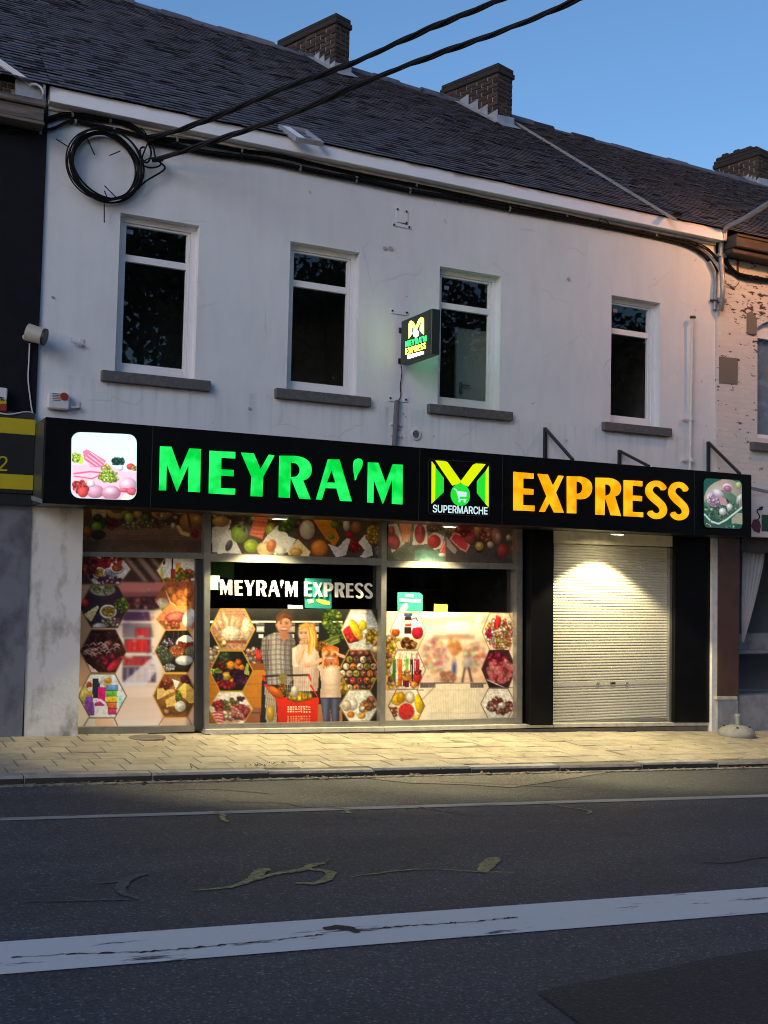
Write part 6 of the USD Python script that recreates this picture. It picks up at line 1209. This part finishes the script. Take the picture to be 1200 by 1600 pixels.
for i in range(9):
    for j in range(7):
        if j != 3: P.rect(556+i*16.4, 652+j*15+P.r.random()*3, 567+i*16.4, 662+j*15, (244, 214, 180) if j < 3 else (236, 150, 110))
P.rect(548, 694, 712, 700, (226, 44, 30))
def h(cx, cy, rx, ry):
    for k in range(6): P.rect(cx-rx, cy-ry+k*9, cx+rx, cy-ry+4+k*9, (130, 92, 76))
    for k in range(9): P.ell(120+k*24+P.r.normal(0, 4), 170-40*math.sin(k*.7)+P.r.normal(0, 10), 16, 66, (236, 190, 150), -.5+k*.13, .35); P.ell(118+k*24, 150, 4, 40, (180, 110, 80), -.5+k*.13, 0, 2, .6)
    P.ell(205, 200, 62, 46, (250, 232, 204)); P.line([(150, 190), (200, 214), (250, 180)], 3, (220, 190, 150)); P.line([(200, 214), (206, 246)], 3, (220, 190, 150)); P.ell(300, 170, 30, 70, (250, 226, 190)); P.rect(170, 240, 300, 262, (140, 80, 60)); P.heap(120, 250, 40, 36, [(230, 190, 130), (210, 150, 100)], 16, 10, 20)
P.hexa(212, 172, 140, 130, (180, 132, 104), GOLD, h)
def h(cx, cy, rx, ry):
    P.heap(160, 360, 50, 34, [(70, 100, 70), (50, 76, 50)], 36, 8, 18); P.heap(205, 440, 100, 70, [(120, 36, 30), (60, 30, 60), (150, 60, 40), (80, 90, 36)], 90, 11, 20)
    for x, y, r, c_ in ((203, 398, 26, (240, 156, 44)), (245, 400, 24, ORG), (268, 412, 20, ORG), (250, 378, 18, (236, 110, 40)), (205, 496, 20, (240, 150, 44)), (175, 466, 28, (210, 170, 70)), (130, 515, 20, (220, 110, 50))): P.ell(x+3, y+5, r, r, (40, 20, 10), 0, 0); P.ell(x, y, r, r, c_, 0, .4)
    P.heap(105, 440, 32, 20, [(160, 190, 60), (190, 210, 80)], 40, 7, 11); P.heap(262, 490, 44, 30, [(110, 50, 100), (80, 30, 76)], 54, 7, 11); P.heap(240, 450, 40, 22, [(50, 26, 54), (70, 34, 70)], 40, 7, 11); P.heap(180, 520, 60, 20, [(190, 40, 60), (160, 30, 40)], 34, 8, 13); P.heap(120, 470, 30, 20, [(50, 40, 70), (90, 60, 110)], 26, 8, 12); P.poly([(285, 450), (300, 385), (312, 385), (316, 460)], (160, 170, 90))
P.hexa(205, 434, 136, 126, (26, 30, 26), GOLD, h)
def h(cx, cy, rx, ry):
    P.poly([(70, 740), (130, 690), (330, 640), (336, 700), (230, 770), (100, 780)], (200, 160, 130)); P.heap(135, 650, 44, 30, [(206, 40, 56), (226, 70, 80)], 40, 9, 15); P.heap(200, 650, 50, 40, [(120, 130, 70), (210, 190, 120), (150, 110, 60)], 40, 10, 18); P.heap(270, 690, 64, 40, [(210, 90, 100), (230, 140, 140), (180, 60, 76)], 60, 11, 20); P.heap(190, 715, 80, 24, [(240, 210, 190), (226, 190, 160), (206, 110, 110)], 40, 12, 22)
    for k in range(4): P.line([(84, 700+k*18), (120, 692+k*19), (150, 700+k*18)], 12, (200, 70, 90)); P.line([(84, 708+k*18), (120, 700+k*19), (150, 708+k*18)], 4, (244, 214, 206))
    P.heap(262, 606, 20, 14, [(110, 50, 90)], 12, 7, 11)
P.hexa(200, 668, 140, 106, (234, 228, 218), GOLD, h)
def h(cx, cy, rx, ry):
    P.rect(cx-rx, cy-ry, cx+rx, cy-20, (206, 212, 214)); P.ell(950, 205, 52, 54, (206, 40, 44), 0, .4); P.ell(940, 200, 10, 40, (150, 20, 30), 0, 0, 3, .6); P.heap(955, 225, 44, 20, [(240, 70, 70), (226, 50, 50)], 20, 12, 18); P.ell(985, 175, 28, 74, (238, 184, 40), -.5); P.ell(1026, 150, 26, 34, (222, 190, 40)); P.heap(1080, 220, 34, 40, [YEL, (220, 170, 40)], 24, 12, 20); P.ell(1045, 190, 16, 14, (244, 240, 230))
P.hexa(1015, 178, 122, 126, (190, 192, 194), (190, 160, 96), h)
def h(cx, cy, rx, ry):
    pal = [(170, 160, 50), (240, 226, 200), (214, 60, 56), (80, 66, 90), (232, 130, 50), (160, 100, 60), (190, 196, 90), (120, 70, 60), (226, 180, 140), (150, 60, 50)]
    for j in range(7):
        for i in range(8): x, y = 880+i*43+(j % 2)*20, 318+j*44; P.ell(x+2, y+4, 22, 23, (40, 24, 20), 0, 0); P.ell(x, y, 20, 21, pal[P.r.integers(len(pal))], 0, .4); P.heap(x, y, 12, 12, [(255, 240, 220), (60, 40, 30)], 5, 2, 4)
P.hexa(1006, 428, 128, 126, (70, 44, 36), (170, 130, 70), h)
def h(cx, cy, rx, ry):
    P.rect(990, 560, 1020, 640, (214, 220, 214)); P.ell(962, 640, 34, 40, (244, 238, 228)); P.ell(925, 650, 30, 36, (236, 214, 190)); P.heap(1065, 640, 40, 34, [(196, 120, 84), (226, 180, 150)], 16, 18, 28); P.ell(952, 706, 24, 20, ORG); P.ell(1018, 710, 26, 24, (240, 180, 50)); P.ell(1000, 690, 24, 22, (244, 236, 220)); P.heap(1040, 660, 30, 30, [(232, 140, 60), (240, 220, 200)], 12, 12, 20)
P.hexa(1004, 650, 124, 98, (228, 224, 214), (150, 124, 76), h)
P.noise(.10, 40, 5); P.noise(.08, 10, 9); P.mesh('poster', sw, PRINT, YS-.004, PG*1.0, 'poster of a man, a woman and a girl with a red trolley between food hexagons')
# ---------------- candy and aisle poster
P = Print(PANELS['right'], 176, 146, 590, 930, 5, (236, 214, 190), 5)
P.rect(60, 110, 1110, 330, (240, 220, 196)); P.rect(350, 130, 620, 168, (252, 244, 226)); P.poly([(340, 180), (1100, 150), (1100, 215), (340, 230)], (214, 176, 150), .6); P.rect(540, 205, 720, 300, (226, 230, 226)); P.rect(360, 235, 540, 300, (246, 226, 200)); P.poly([(740, 250), (790, 140), (830, 140), (780, 260)], (250, 240, 226)); P.rect(540, 300, 720, 330, (200, 150, 124), al=.6)
P.rect(430, 310, 760, 345, (150, 110, 90), al=.6); P.poly([(340, 330), (560, 400), (560, 640), (340, 700)], (238, 196, 176)); P.poly([(840, 330), (660, 400), (660, 640), (860, 700)], (232, 190, 160))
P.heap(440, 470, 90, 130, [(226, 150, 160), (240, 200, 150), (220, 120, 140), (240, 226, 200), (226, 190, 100)], 110, 9, 24, .1); P.heap(760, 480, 80, 110, [(220, 90, 100), (226, 180, 160), (170, 200, 170), (214, 150, 110)], 70, 10, 26, .1); P.rect(560, 360, 660, 640, (240, 210, 176)); P.heap(600, 400, 50, 60, [(200, 120, 70), (240, 190, 130)], 36, 10, 22, .1); P.rect(440, 640, 860, 690, (214, 176, 150))
for k in range(60): s_ = P.r.random(); x, y = (360+190*s_ if k % 2 else 850-190*s_), 340+(300-160*s_)*P.r.random()+60*s_; P.rect(x, y, x+8+16*P.r.random(), y+10+20*P.r.random(), [(214, 80, 90), (246, 232, 206), (226, 170, 60), (120, 150, 170), (240, 190, 190), (150, 96, 84)][k % 6], al=.6)
for k in range(5): P.line([(345, 370+k*64), (560, 420+k*42)], 4, (250, 240, 226), .7); P.line([(855, 370+k*64), (660, 420+k*42)], 4, (250, 240, 226), .7)
for k in range(6): P.rect(470+k*52, 250-abs(k-2.5)*8, 500+k*52, 262-abs(k-2.5)*8, (255, 250, 240))
P.blur(2)
P.ell(596, 570, 18, 60, (60, 76, 150), 0, .2, 4); P.ell(596, 505, 12, 16, (214, 160, 130), 0, .1, 4); P.line([(590, 620), (588, 680)], 12, (90, 60, 60)); P.ell(700, 530, 40, 50, (170, 160, 160), 0, .2, 5); P.line([(680, 570), (660, 680)], 14, (70, 60, 66)); P.line([(710, 570), (735, 676)], 16, (60, 50, 56)); P.ell(712, 466, 12, 16, (150, 100, 80), 0, .1, 4); P.heap(540, 640, 60, 34, [(170, 110, 90), (190, 140, 110)], 20, 14, 26, .1); P.blur(2)
P.poly([(330, 690), (850, 690), (820, 960), (370, 960)], (226, 214, 192), .92); P.rect(330, 683, 450, 722, (96, 84, 88)); P.rect(722, 683, 828, 722, (96, 84, 88)); P.rect(330, 682, 850, 692, (110, 96, 96))
for k in range(20): P.line([(400+k*21, 700), (425+k*18.6, 960)], 3, (196, 180, 160), .8)
for y in (740, 920): P.line([(400, y), (800, y)], 3, (186, 168, 150), .8)
P.line([(330, 830), (440, 720)], 8, (170, 140, 120)); P.rect(60, 340, 140, 740, (220, 170, 110)); P.heap(100, 520, 50, 210, [YEL, (214, 160, 70), (226, 190, 150), (150, 80, 70)], 70, 14, 30); P.rect(70, 735, 360, 745, (170, 150, 140))
def h(cx, cy, rx, ry):
    P.rect(cx-rx, cy-ry, cx+rx, 330, (246, 240, 228)); P.ell(238, 150, 34, 24, (70, 90, 150)); P.rect(208, 172, 264, 300, (50, 30, 30)); P.rect(210, 196, 262, 250, (226, 206, 190)); P.rect(212, 222, 262, 244, (190, 60, 40)); P.line([(262, 190), (300, 176), (310, 200)], 10, (50, 40, 44)); P.ell(140, 290, 34, 36, (190, 84, 30)); P.rect(106, 252, 174, 266, (230, 220, 210)); P.ell(310, 290, 46, 54, (196, 28, 52)); P.rect(262, 236, 352, 252, (230, 226, 226)); P.heap(140, 346, 30, 18, [YEL], 10, 8, 16); P.heap(240, 385, 60, 34, [(110, 54, 30), (60, 30, 20), (170, 110, 60)], 30, 12, 24); P.ell(225, 346, 28, 22, (150, 84, 40)); P.ell(225, 346, 14, 11, (90, 44, 24))
P.hexa(236, 282, 140, 144, (226, 196, 160), (150, 120, 76), h, fl=.55)
def h(cx, cy, rx, ry):
    for x, w, c_ in ((126, 34, (70, 130, 60)), (170, 38, (236, 110, 36)), (224, 34, (130, 190, 60)), (266, 26, (70, 40, 40)), (304, 40, (170, 40, 60))): P.rect(x-w/2, 500, x+w/2, 712, c_, col2=A(c_)*.75); P.rect(x-w*.22, 452, x+w*.22, 505, A(c_)*.5+110); P.rect(x-w/2+4, 510, x-w/2+9, 700, A(c_)*.4+150)
    P.ell(226, 640, 38, 56, (230, 150, 40)); P.heap(226, 612, 34, 24, [(246, 200, 90), (226, 120, 50), (250, 236, 200)], 24, 8, 14); P.rect(196, 664, 246, 716, (110, 20, 60)); P.ell(310, 640, 34, 50, (200, 44, 40)); P.heap(310, 600, 28, 14, [(60, 24, 24), (220, 70, 60)], 14, 7, 12); P.ell(282, 700, 28, 28, ORG); P.ell(282, 700, 20, 20, (246, 170, 70)); P.ell(152, 700, 22, 22, (240, 150, 50)); P.ell(152, 700, 15, 15, (250, 186, 90))
P.hexa(230, 582, 142, 152, (224, 214, 196), (130, 106, 70), h, fl=.55)
def h(cx, cy, rx, ry):
    P.ell(160, 810, 60, 50, (240, 190, 30), -.4); P.ell(180, 800, 30, 46, (226, 166, 24), .3); P.ell(250, 800, 40, 50, (214, 176, 140)); P.ell(252, 796, 30, 40, (244, 232, 210)); P.ell(324, 850, 36, 78, (240, 196, 20), -.15); P.ell(318, 960, 50, 26, (230, 180, 30)); P.heap(118, 910, 34, 46, [(200, 50, 40), (120, 60, 40), (226, 190, 150)], 26, 10, 18); P.ell(222, 908, 68, 72, (240, 226, 190)); P.ell(222, 908, 60, 64, (222, 44, 44), 0, .2)
    for k in range(14): P.ell(222+36*math.cos(k), 908+36*math.sin(k*1.7), 3, 5, (120, 20, 20), 0, 0)
P.hexa(225, 865, 142, 130, (236, 222, 206), (90, 80, 60), h, fl=.55)
def h(cx, cy, rx, ry):
    P.heap(955, 300, 110, 120, [(236, 190, 70), (226, 70, 80), (246, 226, 190), (214, 130, 60), (250, 240, 230), (226, 110, 150)], 170, 9, 18); P.ell(935, 215, 26, 52, (220, 44, 40), .3); P.line([(930, 165), (930, 250)], 16, (226, 50, 44)); P.heap(870, 300, 24, 30, [(206, 40, 110)], 12, 9, 15)
P.hexa(950, 285, 135, 148, (240, 214, 180), (150, 120, 76), h, fl=.55)
def h(cx, cy, rx, ry):
    P.heap(920, 490, 80, 34, [(150, 30, 60), (110, 20, 50), (176, 50, 80)], 40, 14, 24); P.heap(960, 590, 110, 80, [(214, 84, 96), (190, 56, 72), (230, 130, 130)], 60, 20, 36)
    for k in range(22): x, y = 870+180*P.r.random(), 530+150*P.r.random(); P.ell(x, y, 22, 14, (240, 180, 176), P.r.random()*3, .2, 2, .7); P.ell(x, y, 15, 9, (206, 76, 90), P.r.random()*3, .2, 2, .9)
    P.poly([(840, 650), (1000, 730), (840, 730)], (40, 26, 30)); P.line([(850, 660), (1000, 726)], 8, (200, 190, 200))
P.hexa(946, 576, 134, 146, (60, 30, 36), (70, 40, 44), h, fl=.55)
def h(cx, cy, rx, ry): P.heap(955, 870, 100, 50, [(110, 44, 40), (190, 130, 120), (150, 80, 74), (230, 214, 206)], 50, 12, 22); P.heap(935, 820, 34, 24, [(150, 50, 60), (120, 40, 50)], 10, 12, 18); P.ell(970, 860, 30, 24, (240, 226, 216)); P.line([(1000, 810), (1008, 850)], 5, (110, 70, 50))
P.hexa(940, 848, 136, 120, (232, 224, 212), (120, 96, 64), h, fl=.55)
P.line([(1040, 960), (1080, 890)], 5, (110, 90, 64)); P.rect(1020, 722, 1080, 728, (90, 70, 70)); P.noise(.08, 30, 6); P.noise(.06, 9, 4)
P.mesh('poster', sw, PRINT, YS-.004, PG*1.05, 'poster of drinks, candy and meat hexagons around a bright supermarket aisle with a trolley')
# ---------------- the three prints above the transom
P = Print(PANELS['top_left'], 150, 60, 100, 780, 5.217, (112, 84, 64), 6)
P.noise(.35, 120, 2, .15); P.rect(150, 40, 1140, 215, (60, 46, 38)); P.rect(150, 330, 1140, 440, (70, 56, 44), al=.5)
for k in range(9): P.line([(360+P.r.random()*100, 230+k*20), (1100, 226+k*22+P.r.random()*14)], 3, (76, 54, 42), .7)
P.ell(270, 180, 80, 80, (60, 84, 40)); P.rect(150, 40, 225, 210, (90, 60, 40)); P.rect(228, 60, 345, 150, (176, 150, 110)); P.ell(430, 90, 90, 72, (196, 166, 96)); P.ell(430, 86, 50, 30, (120, 96, 60)); P.ell(265, 228, 42, 40, (120, 160, 44)); P.ell(275, 150, 40, 30, (50, 70, 40)); P.heap(390, 198, 44, 40, [(130, 34, 50), (104, 24, 40)], 30, 12, 20); P.ell(530, 150, 37, 40, (170, 180, 60)); P.ell(600, 122, 36, 34, (190, 140, 90)); P.ell(622, 188, 34, 36, (104, 116, 60)); P.ell(665, 150, 26, 28, (90, 110, 50)); P.ell(796, 110, 84, 56, (190, 140, 80)); P.heap(800, 100, 60, 30, [(214, 170, 100), (180, 120, 60)], 24, 14, 26); P.ell(765, 200, 30, 28, (176, 74, 56)); P.heap(560, 215, 90, 24, [(190, 180, 150), (90, 110, 50), (150, 130, 90)], 36, 8, 16); P.heap(720, 200, 110, 30, [(140, 60, 50), (180, 160, 130), (110, 90, 60), (80, 100, 50)], 40, 10, 18); P.ell(890, 215, 20, 24, (190, 180, 165)); P.ell(910, 150, 20, 16, (190, 120, 110)); P.ell(950, 108, 50, 14, (210, 206, 200))
P.ell(1040, 180, 100, 72, (176, 120, 64)); P.line([(1010, 125), (1030, 230)], 22, (90, 50, 30)); P.ell(1090, 170, 50, 40, (196, 146, 80)); P.line([(930, 225), (960, 275), (1010, 290)], 30, (196, 160, 96)); P.heap(1070, 280, 24, 28, [(176, 44, 50)], 12, 10, 16); P.ell(190, 270, 40, 46, (170, 96, 44)); P.ell(280, 290, 60, 40, (50, 36, 30), 0, .2)
P.noise(.12, 40, 3); P.noise(.22, 9, 8); P.mesh('upper_print', sw, PRINT, YS-.003, PG*1.5, 'dim print of fruit and bread along a wooden board')
P = Print(PANELS['top_mid'], 220, 62, 310, 780, 4, (74, 62, 54), 7)
P.noise(.3, 60, 2); P.heap(600, 110, 560, 50, [(90, 110, 50), (130, 60, 40), (190, 160, 120), (80, 60, 50), (150, 90, 60)], 130, 10, 26)
P.poly([(85, 180), (150, 150), (205, 130), (190, 200), (120, 330), (85, 330)], (206, 200, 196)); P.ell(140, 140, 54, 34, (196, 150, 80)); P.poly([(120, 320), (160, 220), (200, 190), (260, 320), (270, 340), (120, 340)], (222, 216, 214)); P.ell(190, 290, 20, 36, (90, 84, 96), .4); P.ell(256, 215, 54, 58, (150, 180, 54)); P.ell(286, 190, 7, 14, (60, 60, 30)); P.ell(330, 292, 46, 42, (160, 186, 60)); P.ell(255, 170, 12, 8, (90, 110, 40))
P.poly([(350, 108), (440, 108), (400, 250), (318, 222)], (226, 110, 72), col2=(206, 84, 56))
for k in range(5): P.line([(350-k*5, 128+k*24), (430-k*8, 136+k*24)], 4, (240, 160, 120))
P.ell(452, 190, 34, 44, (170, 170, 40)); P.ell(452, 190, 24, 32, (196, 200, 70)); P.ell(452, 190, 9, 12, (230, 226, 150)); P.poly([(380, 300), (430, 226), (520, 140), (560, 230), (610, 250), (560, 330), (480, 345), (400, 330)], (226, 222, 216)); P.ell(424, 310, 60, 46, (230, 190, 140)); P.ell(455, 290, 30, 40, (220, 130, 90), .3); P.ell(512, 320, 36, 30, (252, 250, 240)); P.heap(548, 160, 40, 34, [(110, 150, 50), (80, 120, 44), (140, 170, 70)], 26, 14, 26); P.poly([(560, 320), (620, 250), (700, 330), (690, 355), (560, 350)], (224, 196, 150)); P.ell(610, 330, 40, 26, (214, 170, 90))
P.ell(680, 192, 58, 70, (150, 44, 36)); P.ell(680, 192, 48, 60, (226, 214, 190)); P.poly([(715, 125), (830, 125), (880, 240), (850, 300), (790, 240)], (214, 136, 34), col2=(190, 110, 26)); P.ell(758, 306, 58, 56, (196, 90, 30)); P.ell(758, 306, 49, 47, (240, 150, 56)); 
for k in range(10): P.line([(758, 306), (758+46*math.cos(k*.628), 306+44*math.sin(k*.628))], 2.5, (214, 110, 36))
P.ell(830, 236, 20, 16, (110, 150, 50)); P.poly([(810, 280), (870, 300), (940, 232), (950, 250), (920, 350), (860, 365)], (216, 212, 214)); P.ell(925, 165, 22, 36, (214, 206, 196)); P.ell(850, 160, 26, 22, (110, 140, 50)); P.ell(985, 175, 32, 38, (170, 110, 66)); P.ell(945, 226, 26, 22, (180, 34, 40)); P.heap(972, 292, 36, 30, [(190, 30, 44), (150, 20, 34)], 22, 12, 20); P.poly([(1000, 270), (1040, 220), (1080, 290), (1090, 350), (1040, 368), (1010, 360), (1040, 320)], (222, 218, 220)); P.heap(1098, 220, 48, 56, [(226, 176, 60), (206, 150, 40), (240, 196, 90)], 70, 8, 17); P.heap(1130, 330, 26, 30, [(206, 206, 210)], 10, 14, 24)
P.noise(.1, 30, 4); P.noise(.22, 9, 8); P.mesh('upper_print', sw, PRINT, YS-.003, PG*1.45, 'bright print of apples, salmon, kiwi and orange halves')
P = Print(PANELS['top_right'], 200, 64, 590, 780, 5, (104, 108, 96), 8)
P.noise(.3, 90, 3); P.rect(530, 150, 1120, 520, (84, 74, 74)); P.poly([(290, 400), (470, 400), (530, 480), (290, 480)], (100, 150, 140), .7); P.noise(.18, 50, 5)
P.poly([(85, 200), (150, 190), (210, 350), (110, 420)], (206, 196, 180)); P.ell(125, 330, 48, 66, (200, 84, 82), -.3); P.ell(110, 250, 24, 40, (210, 100, 96)); P.poly([(165, 190), (265, 185), (270, 260), (225, 340), (190, 330)], (214, 124, 84)); 
for k in range(6): P.line([(180+k*15, 190), (200+k*9, 330)], 6, (240, 186, 150), .8)
P.poly([(285, 200), (385, 190), (388, 350), (270, 360)], (198, 190, 178)); P.ell(330, 270, 42, 76, (196, 66, 76)); P.ell(336, 250, 14, 40, (224, 110, 116)); P.poly([(395, 300), (440, 250), (520, 290), (500, 380), (440, 400)], (206, 198, 190)); P.ell(442, 330, 50, 52, (190, 52, 64)); P.ell(438, 330, 10, 8, (110, 130, 70)); P.poly([(480, 400), (530, 310), (528, 440)], (206, 90, 90)); P.line([(490, 410), (526, 330)], 6, (240, 190, 186)); P.heap(450, 220, 60, 30, [(150, 110, 80), (170, 130, 100)], 30, 10, 18); P.ell(500, 435, 26, 16, (250, 250, 240))
P.poly([(535, 290), (620, 400), (600, 430), (540, 370)], (146, 136, 136)); P.heap(570, 240, 34, 30, [(214, 190, 150), (180, 140, 100)], 14, 14, 22); P.poly([(560, 310), (600, 258), (650, 270), (722, 360), (690, 416), (640, 390)], (232, 150, 140)); P.poly([(572, 312), (604, 272), (646, 284), (706, 362), (686, 400), (640, 376)], (200, 64, 84)); P.ell(720, 300, 50, 50, (200, 90, 96)); P.heap(690, 240, 60, 40, [(196, 84, 84), (176, 60, 66)], 20, 18, 30); P.ell(785, 240, 34, 60, (206, 150, 110)); P.heap(850, 270, 44, 54, [(206, 90, 90), (220, 140, 120)], 20, 18, 30); P.ell(930, 290, 40, 66, (196, 130, 110), -.2); P.ell(940, 300, 20, 36, (226, 190, 180)); P.ell(795, 375, 38, 44, (70, 60, 40)); P.ell(795, 368, 34, 36, (220, 196, 110)); P.ell(880, 355, 26, 26, (226, 216, 196)); P.ell(975, 405, 42, 56, (196, 76, 80)); P.ell(1022, 300, 20, 24, (226, 216, 190)); P.ell(1075, 300, 32, 46, (196, 140, 96)); P.ell(1075, 390, 40, 44, (190, 76, 64)); P.ell(1072, 386, 26, 28, (226, 150, 110))
P.noise(.1, 36, 4); P.noise(.22, 9, 8); P.mesh('upper_print', sw, PRINT, YS-.003, PG*1.4, 'print of raw meat cuts on a grey slab')
# ---------------- back-lit pictures on the sign
def sign_pic(key, paint, m, lab, ox, oy, sc, bg, seed, r=.05, gain=1.0):
    px = SIGN_PICS[key]; q = [onY(a, b, DS-.0215) for a, b in px]; g = rrect(px, DS-.0215, r)
    obj('picture_box', extr(g.buffer(.004), DS-.020, DS-.001), M['white_glow'] if key == 'sign_left' else M['black'], ss)
    P = Print(q, 110, 120, ox, oy, sc, bg, seed); paint(P); P.noise(.05, 30, 2)
    x0, x1 = min(p[0] for p in q), max(p[0] for p in q); z0, z1 = min(p[2] for p in q), max(p[2] for p in q); gi = g.buffer(.001)
    from shapely import contains_xy
    P.keep = contains_xy(gi, P.P[:, 0], P.P[:, 2]); P.mesh('picture', ss, m, DS-.0215, gain, lab)
def meat(P):
    P.rect(50, 60, 580, 620, (206, 232, 236), col2=(226, 240, 244)); P.poly([(60, 240), (110, 240), (165, 280), (140, 330), (60, 300)], (190, 226, 80)); P.heap(90, 275, 40, 30, [(200, 230, 90), (180, 216, 80)], 24, 10, 18)
    P.poly([(60, 330), (330, 320), (450, 380), (570, 390), (570, 610), (60, 610)], (236, 190, 204))
    P.poly([(145, 225), (180, 208), (330, 300), (300, 350), (220, 350), (160, 300)], (224, 120, 150))
    for k in range(7): P.line([(150+k*10, 290-k*9), (230+k*16, 345-k*3)], 5, (206, 90, 126) if k % 2 else (246, 220, 226))
    P.line([(80, 400), (200, 385), (310, 395)], 12, (214, 90, 126)); P.line([(80, 420), (220, 440), (300, 400)], 9, (200, 80, 112)); P.heap(330, 350, 30, 24, [(246, 214, 120), (250, 230, 150)], 14, 12, 20); P.heap(350, 420, 80, 40, [(190, 226, 80), (170, 210, 60), (206, 236, 120)], 60, 10, 20); P.rect(378, 280, 470, 335, (40, 90, 84)); P.heap(424, 300, 44, 26, [(50, 104, 90), (36, 80, 76)], 34, 8, 14); P.ell(440, 355, 26, 24, (236, 246, 250)); P.ell(520, 345, 32, 26, (232, 80, 80)); P.heap(550, 355, 20, 16, [(236, 110, 70), (226, 210, 90)], 12, 8, 14)
    P.ell(245, 540, 70, 52, (238, 170, 196)); P.ell(370, 550, 74, 56, (238, 160, 190)); P.ell(370, 540, 56, 36, (246, 200, 216)); P.ell(500, 490, 70, 60, (240, 196, 214)); P.ell(470, 530, 44, 18, (230, 110, 130)); P.ell(530, 540, 40, 30, (226, 100, 120)); P.heap(130, 500, 60, 44, [(232, 90, 84), (226, 70, 70)], 30, 14, 24); P.ell(148, 545, 40, 42, (236, 84, 78)); P.ell(210, 480, 34, 28, (250, 236, 240)); P.poly([(440, 600), (490, 555), (560, 590), (560, 610)], (232, 236, 200)); P.line([(300, 596), (440, 604)], 8, (220, 60, 90))
sign_pic('sign_left', meat, PRINT_LIT, 'bright back-lit picture of pink meat cuts and salad', 100, 660, 5, (226, 240, 244), 9, .075, 1.0)
def chops(P):
    P.rect(820, 60, 1110, 450, (36, 92, 84)); P.ell(980, 220, 150, 130, (190, 186, 160), -.3, .25); P.rect(1030, 330, 1110, 410, (186, 176, 146), al=.8); P.poly([(955, 80), (1000, 80), (990, 130), (960, 130)], (196, 160, 150)); P.ell(960, 275, 125, 110, (110, 150, 120), .1, .3); P.heap(950, 300, 110, 80, [(90, 140, 104), (60, 104, 80), (150, 180, 150)], 90, 7, 15)
    P.ell(900, 230, 50, 60, (232, 220, 236), -.5); P.ell(906, 240, 40, 46, (214, 140, 180), -.5); P.ell(930, 190, 44, 30, (236, 226, 240), .4); P.ell(1000, 150, 40, 34, (236, 226, 236), .3); P.ell(1000, 155, 28, 24, (206, 130, 160), .3); P.poly([(930, 200), (990, 230), (1000, 280), (950, 270)], (190, 150, 160)); P.ell(1015, 285, 22, 24, (236, 240, 236)); P.ell(965, 320, 26, 26, (226, 236, 230)); P.heap(900, 240, 36, 40, [(226, 170, 200), (240, 226, 240)], 24, 6, 13)
    P.line([(835, 340), (880, 390), (935, 408), (990, 380), (1105, 290)], 13, (196, 220, 206)); P.poly([(835, 350), (880, 400), (935, 418), (1000, 390), (1000, 450), (830, 450)], (60, 84, 76)); P.heap(1040, 425, 50, 18, [(60, 120, 100), (150, 200, 180)], 34, 6, 12); P.heap(870, 405, 34, 20, [(90, 130, 110), (200, 226, 214)], 14, 5, 9); P.ell(1080, 130, 22, 26, (196, 210, 150)); P.ell(1085, 230, 20, 40, (200, 214, 210), .4)
sign_pic('sign_right', chops, PRINT_DIM, 'dimmer back-lit picture of chops on a green dish', 920, 730, 4.615, (60, 100, 90), 10, .055, 1.0)
